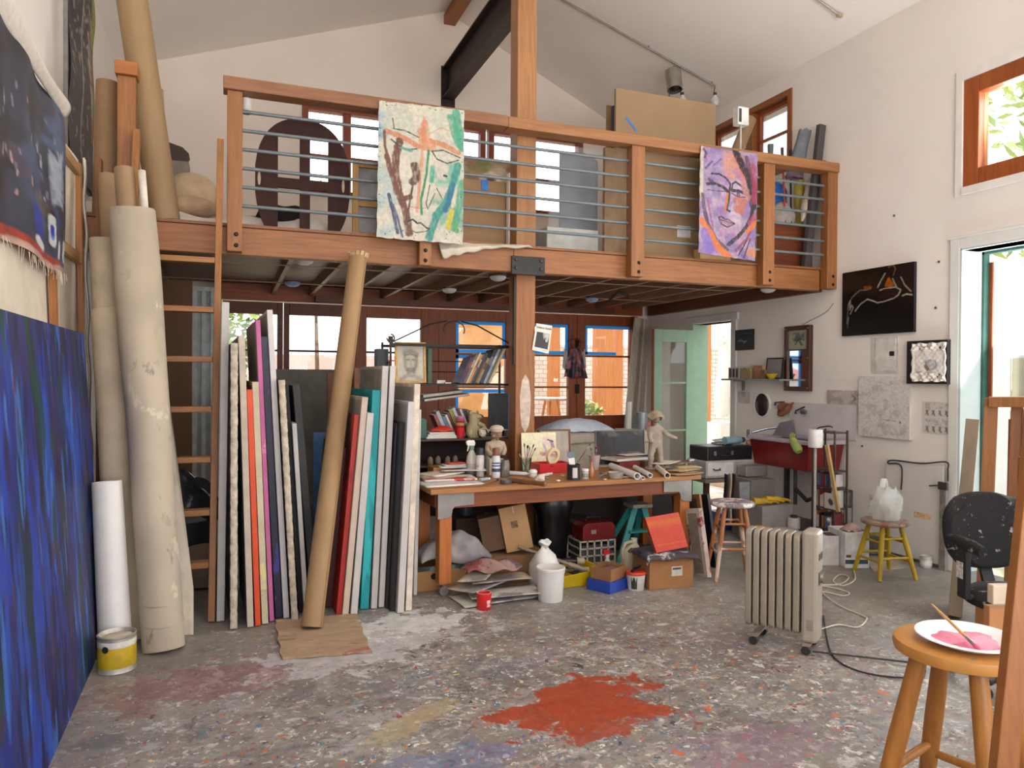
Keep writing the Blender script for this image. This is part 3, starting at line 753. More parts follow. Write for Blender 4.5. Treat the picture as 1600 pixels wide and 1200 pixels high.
mb.grid(8, 30, lambda u, v: (lambda a, b: a.lerp(b, u)+Vector((0, .03*math.sin(6*u+3*v), 0)))(P(245, 560+450*v, Y=4.9-.32*v), P(256+46*min(1, v*1.25), 560+450*v, Y=4.9-.32*v)))
one(mb, 'canvas_sheet', [mat('bdb2a3', .9, var=.08, bump=.2)], 'loose grey canvas flap hanging between the thick roll and the ladder', 'canvas', smooth=True, solid=.004)
mb = MB(); q0, q1 = P(252, 660, Y=4.84), P(272, 820, Y=4.72); 
def cyl(name, label, cat, p, q, ro, m, group=None, ri=None):
    t = T(name, label, cat, p, group=group)
    mb = MB(); mb.pipe(p, q, ro, ri or ro*.88, 28); build(mb, 'wall', m, t, world=True, smooth=True)
    return t
tb = P(258, 330, Y=5.55); tt = P(207, 0, Y=5.55); d_ = (tt-tb)
tb = Vector((tb.x, 5.55, FZ+.025)); tp_ = tt+d_*.32
one(MB().pipe(tb, tp_, .098, .088, 30), 'cardboard_tube', mat('957a58', .7, var=.06, stretch=(1, 1, .2)), 'huge brown cardboard tube rising from the loft end to the sloping ceiling', 'tube', smooth=True)
p0 = P(226, 128, Y=5.63); one(MB().pipe((p0.x+.07, 5.745, FZ+.025), (p0.x+.03, 5.76, p0.z), .078, .068, 26), 'cardboard_tube', mat('b3957a', .7, var=.05), 'tan cardboard tube just right of the capped railing stub', 'tube', smooth=True)
p0 = P(176, 130, Y=5.62); one(MB().pipe((p0.x-.05, 5.6, FZ+.025), (p0.x-.03, 5.62, p0.z), .07, .06, 26), 'cardboard_tube', mat('8d6f50', .7, var=.05), 'dark cardboard tube half hidden left of the capped railing stub', 'tube', smooth=True)
a = P(183, 200, Y=5.34).x; b = P(212, 200, Y=5.34).x
mb = MB(); mb.box(a, b, YL-.062, YL+.028, BZ+.01, 3.425); build(mb, 'post', FIRZ, rl, world=True, bevel=.005)
mb = MB(); mb.box(a-.012, b+.012, YL-.09, YL+.045, 3.426, 3.512); build(mb, 'post_cap', wood('b06c36', '8f5226', 0), rl, world=True, bevel=.005)
one(MB().box(P(152, 300, Y=5.3).x, P(160, 300, Y=5.3).x, 5.25, 5.33, .002, P(156, 250, Y=5.3).z), 'timber_plank', wood('7a4a26', '5d3618', 2), 'thin dark plank upright against the left wall beside the rolls', 'plank')
p = P(180, 1052, Z=0); p.y += .06
r = .088
t = T('paint_tin', 'large dirty yellow paint tin on the floor by the blue abstract', 'tin', (p.x, p.y, 0))
mb = MB(); mb.lathe([(r, 0), (r+.003, .004), (r, .012), (r, .172), (r+.003, .176), (r+.004, .184), (r-.004, .186), (r-.008, .172), (r-.012, .165), (.001, .163)], seg=36); build(mb, 'can', mat('b9b2a6', .45, .5, .15, 14), t, smooth=35)
mb = MB(); mb.lathe([(r+.001, .028), (r+.0015, .03), (r+.0015, .128), (r+.001, .13)], seg=36, close=False); build(mb, 'label', mat('b99c1e', .5, var=.12, scale=10), t, smooth=True)
mb = MB(); mb.lathe([(r+.0012, .13), (r+.0016, .131), (r+.0016, .16), (r+.0012, .161)], seg=36, close=False); build(mb, 'label_band', mat('cfcabf', .6, var=.1, scale=20), t, smooth=True)
mb = MB(); mb.lathe([(.001, .0), (.016, 0), (.017, .003), (.001, .004)], seg=18, M=Matrix.Rotation(-2.05, 4, 'Z') @ Matrix.Translation((r+.001, 0, .128)) @ Euler((0, PI/2, 0)).to_matrix().to_4x4()); build(mb, 'emblem', mat('1d1f24', .5), t)
mb = MB(); mb.ball((-.01, -.02, .165), .06, .05, .012).ball((.03, .03, .164), .04, .035, .01); build(mb, 'dried_paint', mat('c9bfa8', .6, var=.1, scale=20), t, smooth=True)
RACK = []
def edgecanvas(name, label, xb0, xb1, yb, xt0, xt1, yt, m, depth=.95, rag=0, m2=None, **k):
    a = P((xb0+xb1)/2, yb, Z=0); w = (xb1-xb0)/FPX*(a.y*.934+a.x*.358)*.87
    RACK.append([a, P((xt0+xt1)/2, yt, Y=a.y), w, name, label, m, m2, depth, rag, xb0])
def rack(yaw, last=None):
    yv = Vector((math.sin(yaw), math.cos(yaw), 0)); xv = Vector((yv.y, -yv.x, 0))
    for a, tp, w, name, label, m, m2, depth, rag, sd in RACK:
        s0, s1, h = a.dot(xv), tp.dot(xv), tp.z; wg = w*(1.12 if rag else 1)
        if last:
            l0, l1, lh, lw = last; g = (wg+lw)/2+.0015; s_ = max(0, l0+g-s0); s0 += s_; s1 += s_*.5
            zc = min(h, lh); d = l0+(l1-l0)*zc/lh+g-(s0+(s1-s0)*zc/h)
            if d > 0: s1 += d*h/zc
        last = (s0, s1, h, wg)
        o = yv*a.dot(yv)+xv*s0; zv = (xv*(s1-s0)+Vector((0, 0, h))); L = zv.length; zv.normalize(); xx = yv.cross(zv)
        M = Matrix((xx, yv, zv)).transposed().to_4x4(); M.translation = o+Vector((0, 0, max(0, w/2*abs(xx.z))))
        t = T(name, label, 'canvas', o); mb = MB()
        if rag:
            q = lambda v: math.sin(v*157+sd)*.05+math.sin(v*431)*.04+math.sin(v*71)*.04
            mb.grid(6, 120, lambda u, v: ((u*2-1)*w/2*(1+q(v)), -.004-.006*(1-(2*u-1)**2)+.003*math.sin(v*91+3*u), .006+v*(L-.01)), M); build(mb, 'ragged_edge', m, t, world=True, smooth=True, solid=.003)
            mb = MB(); mb.box(-w*.42, w*.42, .002, depth, .004, L, M); build(mb, 'stretcher', m2 or BLACK, t, world=True)
        else:
            mb.box(-w/2, w/2, 0, depth, .004, L, M); build(mb, 'edge', m, t, world=True, bevel=.003)
            mb = MB(); mb.box(-w/2-.0005, w/2+.0005, .02, depth-.02, .02, L-.02, M); build(mb, 'face', m2 or mat('9a9389', .8), t, world=True)
    RACK.clear()
LWHITE = mat('bdb9b6', .7, var=.06, scale=6); LCREAM = mat('d0c4b4', .85, var=.12, scale=12, bump=.3); LBEIGE = mat('bdb0a0', .8, var=.1, scale=7)
ORNG = mat('d24a22', .55, var=.06); MOTT = speck('c9c0a2', ['8fae9c', 'd7cf94', 'b5a28c'], 9, .35, .7); PINK = speck('c4669a', ['d88ab0', '8f3f6e'], 12, .2, .6)
PURP = speck('25203a', ['3d3a86', '12101a', '56506e'], 14, .4, .5, (1, 1, .4)); RAGB = mat('bfb3a0', .95, var=.15, scale=35, bump=.5)
edgecanvas('stretched_canvas', 'pale grey canvas edge nearest the ladder, first of the left rack', 338, 351, 972, 345, 360, 472, LWHITE, depth=.1)
edgecanvas('stretched_canvas', 'ragged raw canvas edge with purple smears, second from the ladder', 359, 371, 984, 352, 364, 535, RAGB, rag=1, m2=PURP)
edgecanvas('stretched_canvas', 'dirty beige canvas edge, just left of the red orange one', 386, 397, 981, 363, 376, 524, LBEIGE)
edgecanvas('stretched_canvas', 'red orange canvas edge in the left rack', 398.5, 408, 979, 378, 389.5, 609, ORNG, m2=ORNG)
edgecanvas('stretched_canvas', 'mottled cream and pale green canvas edge, just right of the red orange one', 409, 420, 976, 390, 401, 597, MOTT)
edgecanvas('stretched_canvas', 'bright pink canvas edge in the left rack', 421, 429, 972, 391, 402.5, 500, PINK)
edgecanvas('stretched_canvas', 'dark purple canvas edge, just right of the pink one', 430, 442, 967, 403, 417, 526, PURP, m2=PURP)
edgecanvas('stretched_canvas', 'tallest clean white canvas edge, right of the dark purple one', 443, 453, 967, 408, 422, 484, mat('c9c6c4', .6, var=.03))
edgecanvas('stretched_canvas', 'torn cream canvas edge with frayed black side', 455, 466, 971, 429, 441, 593, RAGB, rag=1, m2=BLACK)
edgecanvas('stretched_canvas', 'black canvas edge right of the torn cream one', 467, 474, 958, 442, 453, 601, mat('1c1a1b', .7), m2=BLACK)
edgecanvas('stretched_canvas', 'pale grey canvas edge between the two black ones', 475, 483, 960, 452.5, 462, 662, mat('b9b6b2', .7, var=.06))
edgecanvas('stretched_canvas', 'charcoal black canvas edge, last of the left rack', 487, 500, 952, 455, 470, 602, mat('2a2a2b', .6, var=.1), m2=BLACK)
rack(math.radians(-2))
REDM = speck('b5281f', ['3a1513', '1d1214', 'd0503a'], 10, .35, .5, (1, 1, .25))
edgecanvas('stretched_canvas', 'dark maroon canvas edge against the leaning cardboard tube', 508, 519, 950, 532, 541, 700, mat('4a1d1c', .6, var=.2), m2=mat('3a1a1a', .6), depth=.78)
edgecanvas('stretched_canvas', 'glossy red canvas edge with black smears', 523, 532, 962, 546, 557, 648, REDM, m2=REDM, depth=.78)
edgecanvas('stretched_canvas', 'beige canvas edge just right of the smeared red one', 534, 545, 963, 552, 565, 621, mat('c0ae9e', .8, var=.06), depth=.78)
edgecanvas('stretched_canvas', 'white canvas edge just left of the teal one', 547, 559, 962, 566, 577, 646, LWHITE, depth=.78)
edgecanvas('stretched_canvas', 'bright teal canvas edge in the right rack', 562, 577, 953, 579.5, 596.5, 610, speck('14959c', ['2bb0b4', '0f7f88'], 8, .3, .6, (1, 1, .3)), m2=mat('14959c', .6), depth=.78)
edgecanvas('stretched_canvas', 'white canvas edge just right of the teal one', 579, 590, 952, 597.5, 607.5, 572, LWHITE, depth=.78)
edgecanvas('stretched_canvas', 'tall white canvas edge with a red drip', 591, 601, 950, 608.5, 620, 572, mat('c4c0be', .7, var=.04), depth=.78)
edgecanvas('stretched_canvas', 'thin dark canvas edge between the white and black ones', 603, 606.5, 952, 618, 622, 662, mat('2a2422', .7), m2=BLACK, depth=.78)
edgecanvas('stretched_canvas', 'black canvas edge with frayed cream side in the right rack', 607.5, 616, 956, 623.5, 632, 660, mat('1f1b1e', .7), m2=BLACK, depth=.78)
edgecanvas('stretched_canvas', 'white canvas edge just right of the black one in the right rack', 619, 631, 959, 633, 643, 628, LWHITE, depth=.78)
edgecanvas('stretched_canvas', 'cream canvas edge, second last of the right rack', 633, 644, 955, 643.5, 653, 600, LCREAM, depth=.78)
edgecanvas('stretched_canvas', 'thin grey white canvas edge nearest the table', 645.5, 652, 931, 654, 657.5, 640, LWHITE, depth=.78)
rack(math.radians(-1))
def facing(name, label, cat, x0, y0, x1, y1, Y, th, m_face, m_bar=None, bars=(), group=None, tilt=0, floorz=None):
    X0, X1, Z0, Z1 = rect(x0, y0, x1, y1, Y)
    if floorz is not None: Z0 = floorz
    t = T(name, label, cat, ((X0+X1)/2, Y, Z0), group=group, rot=(-tilt, 0, 0)); w, h = X1-X0, (Z1-Z0)/math.cos(tilt)
    if m_bar is None:
        mb = MB(); mb.box(-w/2, w/2, 0, th, 0.002, h); build(mb, 'panel', m_face, t, bevel=min(.003, th/3))
    else:
        b = .045
        mb = MB(); mb.box(-w/2+.004, w/2-.004, th-.006, th, .004, h-.004); build(mb, 'canvas', m_face, t)
        mb = MB()
        mb.box(-w/2, -w/2+b, 0, th-.006, 0, h).box(w/2-b, w/2, 0, th-.006, 0, h).box(-w/2+b, w/2-b, 0, th-.006, 0, b).box(-w/2+b, w/2-b, 0, th-.006, h-b, h)
        build(mb, 'stretcher', m_bar, t, bevel=.002)
        for k in bars:
            mb = MB()
            if k > 0: mb.box(-w/2+w*k-.02, -w/2+w*k+.02, .004, th-.008, b, h-b)
            else: mb.box(-w/2+b, w/2-b, .004, th-.008, -k*h-.02, -k*h+.02)
            build(mb, 'crossbar', m_bar, t)
    return t
facing('stretched_canvas', 'canvas back with brown wooden bars above the right rack', 'canvas', 553, 575, 611, 780, 6.2, .035, mat('b9ab97', .85), wood('9a6238', '7a4a26', 2), (.45,), floorz=0.0)
facing('wooden_board', 'grey weathered plywood board behind the racks under the left window', 'board', 428, 577, 540, 900, 7.0, .018, mat('7d7a72', .85, var=.18, scale=4, h2='625f58'), floorz=0)
facing('timber_slab', 'brown wooden slab upright behind the cardboard tube', 'panel', 511, 582, 556, 900, 6.45, .03, wood('7a4524', '5c3218', 2), floorz=0)
facing('wrapped_picture', 'small framed picture in shiny blue wrap behind the cardboard tube', 'frame', 489, 676, 512, 800, 6.0, .03, mat('4a6f9c', .3), floorz=0)
p = P(487, 985, Z=0); q = P(560, 398, Y=5.24)
t = T('cardboard_tube', 'long brown cardboard tube leaning on the loft beam, foot on the stained mat', 'tube', (p.x, p.y, .012))
d_ = (q-Vector((p.x, p.y, .012))); 
mb = MB(); mb.pipe(Vector((p.x, p.y, .02)), q, .062, .055, 30); build(mb, 'wall', mat('9a7b56', .7, var=.05, stretch=(1, 1, .3)), t, world=True, smooth=True)
mb = MB(); s0, s1 = Vector((p.x, p.y, .03)), q; off = Vector((.047, -.043, 0))
mb.bar(s0+off, s1+off*1.02, .004, .002); build(mb, 'seam', mat('94744c', .8), t, world=True)
mb = MB()
for k in range(14):
    a_ = 2*PI*k/14; c_ = q+Vector((.06*math.cos(a_), .06*math.sin(a_), 0)); mb.cube(c_+Vector((0, 0, .008*math.sin(3*a_))), .022, .022, .03, (.2*math.sin(k), .2, a_))
build(mb, 'torn_end', mat('c0a078', .8), t, world=True)
c4 = [P(430, 972, Z=0), P(556, 962, Z=0), P(580, 1021, Z=0), P(440, 1032, Z=0)]
mb = MB(); n = 14
def quad(u, v):
    a_ = c4[0].lerp(c4[1], u); b_ = c4[3].lerp(c4[2], u); w_ = a_.lerp(b_, v)
    return (w_.x+.006*math.sin(20*v), w_.y+.006*math.sin(17*u), .009+.002*math.sin(14*u)*math.sin(11*v))
mb.grid(n, n, quad)
one(mb, 'floor_mat', speck('a98f74', ['8d6f56', 'c2ab8c', '9c5f52'], 9, .3, .9, (1, 3, 1), 5), 'stained brown mat on the floor under the cardboard tube', 'mat', solid=.012)
facing('door_slab', 'plain brown door panel standing behind the ladder at far left', 'panel', 238, 437, 300, 870, 7.6, .04, mat('6f4a2c', .6, var=.08, scale=3), floorz=0)
t = facing('glazed_door', 'white framed glazed door standing in the dim corner behind the ladder', 'door', 300, 448, 336, 800, 8.2, .04, mat('9ea3a4', .3), mat('c3c8c6', .5), (.5,), floorz=0)
mb = MB()
mb.grid(24, 16, lambda u, v: (-.62+.55*u, 5.95+.25*math.sin(PI*v), .45+.30*math.sin(PI*u)**.6*math.sin(PI*v)**.7+.03*math.sin(11*u+7*v)+.02*math.sin(23*v)))
one(mb, 'plastic_bag', mat('33383e', .25, var=.3, scale=6), 'dark shiny plastic bag seen between the ladder rungs', 'bag', smooth=True, solid=.004)
one(MB().lathe([(.19, 0), (.21, .05), (.22, .2), (.2, .38), (.21, .41), (.001, .40)], (-.33, 6.08, 0), 24), 'storage_bin', mat('3a3f45', .5), 'dark round bin under the plastic bag behind the ladder', 'bin', smooth=35)
mb = MB(); mb.lathe([(.05, 0), (.13, .02), (.165, .1), (.16, .2), (.1, .28), (.02, .3)], (-.17, 5.65, 0), 20, sx=1.0)
one(mb, 'clay_pot', mat('8d7a66', .8, var=.1), 'rounded beige pot on the floor behind the lower ladder rungs', 'pot', smooth=True)
mb = MB(); mb.pipe((-.27, 5.3, .01), (-.3, 5.36, .34), .05, .042)
one(mb, 'paper_roll', mat('cfc6b8', .8), 'short cream roll standing behind the lowest ladder rung', 'roll', smooth=True)
def hung(name, label, cat, cn, Y, cv, th=.004, rough=.5, curl=.012, backm=None):
    q = [P(x, y, Y=Y) for x, y in cn]
    t = T(name, label, cat, ((q[2]+q[3])/2))
    def fn(u, v):
        a = q[0].lerp(q[1], u); b = q[3].lerp(q[2], u); w = a.lerp(b, v)
        return w+Vector((.0025*math.sin(43*v)*(u < .03 or u > .97), -curl*(2*u-1)**2*(v-.2)+.003*math.sin(9*u+6*v), .0025*math.sin(37*u)*(v < .03 or v > .97)))
    paintsurf(cv, 'painted_sheet', fn, t, rough, solid=th)
    return t
cv = Canvas(200, 314, 'd3cebf', 31, .05)
cv.wash(7, 'e2dcc6', .4, .7, .6).wash(6, '8fb4c4', .45, .7, .9, 1, (-.1, -.1, .16, 1.0)).wash(9, 'a9c3c4', .5, .7, .6, 1, (-.1, .35, .25, 1.1)).wash(6, 'c9d3c0', .5, .7, .6, 1, (.0, 0, .8, .25))
cv.wash(8, '5fb49c', .42, .62, .8, 1, (.62, .38, .98, .6)).wash(8, '3fa28a', .45, .62, .7, 1, (.6, .65, 1.05, .95))
cv.stroke([(.52, .09), (.52, .2), (.49, .5), (.46, .78)], .018, 'd98a5e', .8).stroke([(.53, .14), (.54, .25)], .05, 'd98e62', .7)
cv.stroke([(.09, .215), (.25, .245), (.46, .305)], .03, 'd5804e', .9).stroke([(.6, .255), (.75, .275), (.93, .325)], .03, 'd5804e', .85).stroke([(.5, .2), (.52, .3), (.62, .3)], .05, 'd68a5c', .8)
cv.stroke([(.35, .75), (.5, .76), (.57, .75)], .007, 'cf7a52', .8).stroke([(.6, .2), (.72, .15), (.9, .18)], .006, 'd89a78', .7).stroke([(.9, .03), (.97, .28)], .05, '3da584', .9).stroke([(.84, .07), (.93, .25)], .05, '48ab8a', .9)
cv.stroke([(.24, .28), (.2, .4), (.2, .52), (.25, .66), (.33, .8), (.37, .95)], .042, '70432f').stroke([(.07, .22), (.08, .33), (.12, .42)], .016, '7c5140').stroke([(.1, .4), (.17, .55), (.22, .66)], .03, '74452f')
cv.stroke([(.42, .45), (.45, .54), (.4, .57)], .045, '5d382a').stroke([(.41, .57), (.38, .68), (.36, .78)], .012, '5d382a').stroke([(.3, .7), (.38, .68)], .03, '6d4030')
for q in ([(.15, .275), (.22, .31), (.33, .34), (.44, .325)], [(.62, .33), (.68, .385), (.8, .41), (.93, .38)], [(.62, .33), (.75, .315), (.95, .36)], [(.17, .195), (.3, .2), (.46, .24)]): cv.stroke(q, .0085, '22443c', .95)
cv.stroke([(.16, .12), (.18, .19)], .008, '20302c', .8).stroke([(.58, .33), (.56, .5), (.5, .7), (.51, .8)], .014, '2f8c58').stroke([(.63, .45), (.62, .55)], .028, '4fae94').stroke([(.27, .33), (.38, .345)], .016, '54a89a')
cv.stroke([(.93, .42), (.86, .58), (.8, .7), (.68, .8), (.6, .97)], .042, '2d958a').stroke([(.99, .55), (.95, .7), (.88, .88)], .05, '3f9f80', .9).stroke([(.87, .56), (.82, .7), (.78, .76)], .03, '1f6f92').stroke([(.86, .76), (.82, .88)], .032, 'd2c43c').stroke([(.9, .85), (.92, .9)], .03, '4da65c')
cv.stroke([(.6, .58), (.56, .72), (.58, .76), (.66, .64)], .006, '2c4c48').stroke([(.68, .6), (.75, .68)], .006, '2c4c48')
cv.stroke([(.36, .86), (.41, .845), (.46, .87), (.5, .865), (.57, .9), (.6, .905)], .010, '23221f').stroke([(.36, .915), (.45, .94), (.56, .925), (.61, .905)], .007, '55605c')
cv.stroke([(.13, .68), (.19, .82), (.24, .95)], .02, '38466a').stroke([(.18, .75), (.24, .85), (.29, .97)], .014, '4d5a7c')
cv.stroke([(.765, .503), (.79, .505)], .014, '222424')
g = random.Random(8)
for k in range(55):
    u, v = (g.random(), g.choice([g.uniform(.0, .03), g.uniform(.9, 1)])) if k % 2 else (g.choice([g.uniform(.0, .03), g.uniform(.95, 1)]), g.random()); cv.stroke([(u, v), (u+.004, v)], .006, g.choice(['26302e', '6a2f2a', '2f4a58']), .9)
hung('face_painting', 'unframed painting of a white and green abstract face hung on the loft railing', 'painting', [(592, 157), (725.5, 172), (722.5, 382), (588, 371)], YL-.1, cv)
cv = Canvas(170, 302, '9f8cb0', 41, .1)
cv.wash(6, '8672a8', .45, .65, .8).wash(7, 'b3a2bc', .5, .7, .8).wash(8, '9c6fae', .55, .7, .7).wash(7, 'c99ab0', .55, .75, .6)
cv.wash(5, 'cdb9c8', .3, .6, .8, 1, (.2, .25, .75, .8)).wash(4, 'd99a7c', .3, .6, .9, 1, (.35, .0, .85, .3)).wash(5, 'a58fc8', .3, .6, .6, 1, (.1, .0, .5, .3))
cv.stroke([(.03, 0), (.03, .5)], .03, 'd8cdb8', .8).stroke([(.62, .05), (.8, .25)], .07, 'd8806a', .8)
cv.stroke([(.6, .02), (.72, .12), (.85, .24), (.9, .36), (.93, .5)], .062, '2c2026').stroke([(.8, .05), (.88, .2), (.97, .35)], .035, '4a2f3a', .8).stroke([(.92, .12), (.95, .3), (.95, .45)], .05, 'a83058', .8)
for q in ([(.2, .245), (.32, .24), (.45, .27), (.53, .32), (.52, .36)], [(.56, .36), (.57, .31), (.62, .29), (.78, .34), (.82, .36)]): cv.stroke(q, .016, '2b2730')
cv.stroke([(.13, .345), (.25, .335), (.4, .355), (.49, .39)], .026, '3a1f28').stroke([(.56, .375), (.68, .37), (.8, .39), (.87, .41)], .024, '3a1f28')
cv.stroke([(.13, .4), (.3, .4), (.5, .39)], .007, '33303c').stroke([(.56, .4), (.68, .43), (.8, .42)], .01, '352f44').stroke([(.27, .36), (.28, .385)], .03, '8f86a8').stroke([(.67, .39), (.68, .41)], .03, '453a6a').stroke([(.16, .3), (.22, .33)], .03, '2a2450', .8)
cv.stroke([(.52, .36), (.51, .48), (.48, .56), (.53, .57)], .018, '38262c').stroke([(.49, .41), (.46, .52), (.45, .58)], .018, 'd8742e')
cv.stroke([(.64, .46), (.76, .46), (.72, .56), (.65, .54)], .06, 'c46a48', .85).stroke([(.75, .3), (.84, .42)], .05, 'd0927c', .7)
cv.stroke([(.34, .64), (.4, .63), (.46, .655), (.5, .645), (.62, .68), (.5, .72), (.4, .7), (.34, .64)], .013, '4a3440').stroke([(.4, .665), (.54, .685)], .035, 'a5789a', .9).stroke([(.36, .66), (.6, .68)], .006, '3a2430')
cv.stroke([(.05, .45), (.09, .6), (.16, .72), (.3, .84), (.5, .93)], .03, '4b3a55', .85).stroke([(.14, .5), (.2, .65), (.26, .78)], .018, 'a83a78', .7).stroke([(.1, .62), (.16, .74)], .03, '5d3c62', .8)
cv.stroke([(.52, .88), (.68, .8), (.82, .7), (.9, .6), (.93, .5)], .03, '2a2228').stroke([(.65, .93), (.85, .8), (.97, .62)], .025, '8a3058', .85).stroke([(.88, .66), (.97, .58)], .04, 'b83a58', .7)
cv.stroke([(.05, .7), (.2, .8), (.35, .92), (.55, 1)], .055, 'e07828').stroke([(.92, .7), (.99, .64)], .04, 'd8782e').stroke([(.84, .74), (.9, .7)], .03, 'dd7a34').stroke([(.9, .93), (1, .92)], .07, 'd88a48', .9)
cv.stroke([(.1, .8), (.2, .95)], .08, '7d68c4', .8).stroke([(.75, .92), (.82, .98)], .06, '7a5f9c', .8).stroke([(.7, .97), (.84, .82)], .012, '30222e').stroke([(.8, .98), (.9, .8)], .012, '463048').stroke([(.06, .03), (.1, .06), (.08, .1)], .02, '3a3150')
cv.stroke([(.1, .2), (.2, .13)], .02, '6a5a90').stroke([(.22, .17), (.35, .1)], .016, '7866a0')
hung('face_painting', 'unframed painting of a purple and orange abstract face hung on the loft railing', 'painting', [(1095, 228), (1184, 240), (1179, 408), (1090, 395)], YL-.1, cv)
top = [(684, 376), (725, 377), (770, 381), (826, 383)]; bot = [(692, 404), (725, 396), (770, 388), (832, 387)]
def cl(u, v):
    i = min(2, int(u*3)); f = u*3-i
    a = (top[i][0]+(top[i+1][0]-top[i][0])*f, top[i][1]+(top[i+1][1]-top[i][1])*f); b = (bot[i][0]+(bot[i+1][0]-bot[i][0])*f, bot[i][1]+(bot[i+1][1]-bot[i][1])*f)
    y = YL+.045-.06*min(1, v*2)-.02*math.sin(PI*v)-.008*math.sin(9*u); p = P(a[0]+(b[0]-a[0])*v, a[1]+(b[1]-a[1])*v+1.2*math.sin(31*u)*v, Y=y)
    return p
one(MB().grid(40, 8, cl), 'canvas_scrap', mat('cfc4b4', .95, bump=.2), 'torn scrap of raw canvas hanging over the beam beside the steel gusset', 'cloth', smooth=True, solid=.005)
Yt = 5.72; DW = wood('42201a', '2e1712', 2, .8)
def oz(x, top):
    pass
X0, X1, Z0, Z1 = rect(398, 186, 547, 362, Yt); Z0 = FZ+.022
cx, w, h = (X0+X1)/2, (X1-X0), Z1-Z0
t = T('oval_table_top', 'dark oval wooden table frame with slots standing on edge behind the railing', 'table top', (cx, Yt, Z0))
zc = h*.47
def zo(x, s): # half outline of a superellipse cut off at the base
    k = abs(x)/(w/2); r = (max(0, 1-k**2.3))**(1/2.3)
    return min(h, zc+r*(h-zc)) if s > 0 else max(0, zc-r*(h-zc)*1.12)
hx = [(-w*.5+w*(433-398)/149, -w*.5+w*(467-398)/149), (-w*.5+w*(483-398)/149, -w*.5+w*(512-398)/149)]
hz = [h*.055, h*.40, h*.485, h*.845]
def piece(xa, xb, za, zb, n=10):
    xs = [xa+(xb-xa)*i/n for i in range(n+1)]
    return [(x, za if za is not None else zo(x, -1)) for x in xs]+[(x, zb if zb is not None else zo(x, 1)) for x in reversed(xs)]
for nm, pcs in (('side_board', [(-w/2+.004, hx[0][0], None, None)]), ('side_board', [(hx[1][1], w/2-.004, None, None)]), ('centre_board', [(hx[0][1], hx[1][0], None, hz[3])]), ('top_board', [(hx[0][0], hx[1][1], hz[3], None)]), ('cross_board', [(hx[0][0], hx[0][1], hz[1], hz[2]), (hx[1][0], hx[1][1], hz[1], hz[2])]), ('base_board', [(hx[0][0], hx[0][1], None, hz[0]), (hx[1][0], hx[1][1], None, hz[0])])):
    mb = MB()
    for a in pcs: mb.prism(piece(*a, n=16), 0, .03)
    build(mb, nm, DW, t)
for xx in (-w*.5+w*.045, w*.5-w*.075):
    mb = MB(); mb.prism([(xx+.018*math.cos(a)*.6, zc-.01+.05*math.sin(a)) for a in [2*PI*i/14 for i in range(14)]], -.002, 0); build(mb, 'handle_slot', mat('b9a98f', .6), t)
zf = FZ+.022
facing('stretched_canvas', 'canvas back in a pale wooden frame right of the dark oval table top', 'canvas', 551, 255, 640, 372, 5.62, .03, mat('8b8a8c', .8, var=.2, scale=4), wood('b48a4e', '94692f', 2), (-.45,), floorz=zf)
cv = Canvas(70, 90, 'a8795a', 51, .2); cv.wash(7, 'b8a48c', .5, .65, .9).wash(6, '8a4a3a', .5, .65, .8).wash(8, '7d8a4a', .55, .7, .8).wash(5, 'c9b79c', .55, .7, .8)
cv.stroke([(.62, .2), (.7, .16), (.78, .2), (.72, .35), (.64, .28), (.62, .2)], .03, 'd6cbb8').stroke([(.69, .22), (.72, .28)], .03, '5a4438')
X0, X1, Z0, Z1 = rect(640, 244, 818, 385, 5.9)
t = T('landscape_painting', 'rust and ochre painting leaning behind the cardboard sheet in the loft', 'painting', ((X0+X1)/2, 5.9, zf))
paintsurf(cv, 'painted_face', lambda u, v: Vector((X0+(X1-X0)*u, 5.899, Z1-(Z1-zf)*v)), t); mb = MB(); mb.box(X0, X1, 5.9, 5.93, zf, Z1); build(mb, 'stretcher', FIR, t, world=True)
cs_ = facing('cardboard_sheet', 'tan cardboard sheet with blue tape behind the railing, right of the green face', 'cardboard', 690, 280, 796, 385, 5.78, .025, mat('9c7d5c', .8, var=.03), floorz=zf)
o_ = rect(752, 281, 763, 297, 5.775); build(MB().box(o_[0], o_[1], 5.772, 5.7795, o_[2], o_[3]), 'tape_strip', mat('2b78c8', .5), cs_, world=True)
facing('canvas_board', 'white edged panel standing on edge just left of the centre post', 'panel', 795, 270, 801, 385, 5.68, .06, WHITE, floorz=zf)
facing('canvas_board', 'black edged panel right of the white edged one by the centre post', 'panel', 806, 262, 812, 388, 5.62, .08, BLACK, floorz=zf)
facing('metal_strip', 'pale grey metal strip upright against the left of the centre post', 'strip', 815, 205, 823, 375, 5.64, .02, mat('8d8a8c', .5, .3), floorz=zf)
X0, X1, Z0, Z1 = rect(865, 222, 958, 391, 5.75)
one(MB().grid(12, 8, lambda u, v: (X0+(X1-X0)*u, 5.86+.03*math.sin(3*u), zf+(Z1-zf)*v)), 'plastic_sheet', film('dfe6ee', .16, .12), 'clear plastic sheet standing behind the railing right of the post', 'sheet', smooth=True, solid=.002)
X0, X1, Z0, Z1 = rect(886, 234, 958, 393, 5.95)
one(MB().grid(24, 8, lambda u, v: (X0+(X1-X0)*u, 6.12+.14*u*u-.3*math.sin(PI*u)*.3, zf+(Z1-zf)*v)), 'portfolio_folder', speck('50586a', ['6e7686', '3f4656', '868c98'], 5, .3, .45, (1, 1, .3), 3), 'curved slate grey portfolio sheet standing in the loft', 'folder', smooth=True, solid=.006)
X0, X1, Z0, Z1 = rect(850, 355, 930, 392, 5.66)
one(MB().box(X0, X1, 5.6, 5.85, zf, Z1-.02), 'storage_box', mat('a9aaa6', .5, var=.1), 'low translucent box on the loft floor right of the centre post', 'box', bevel=.008)
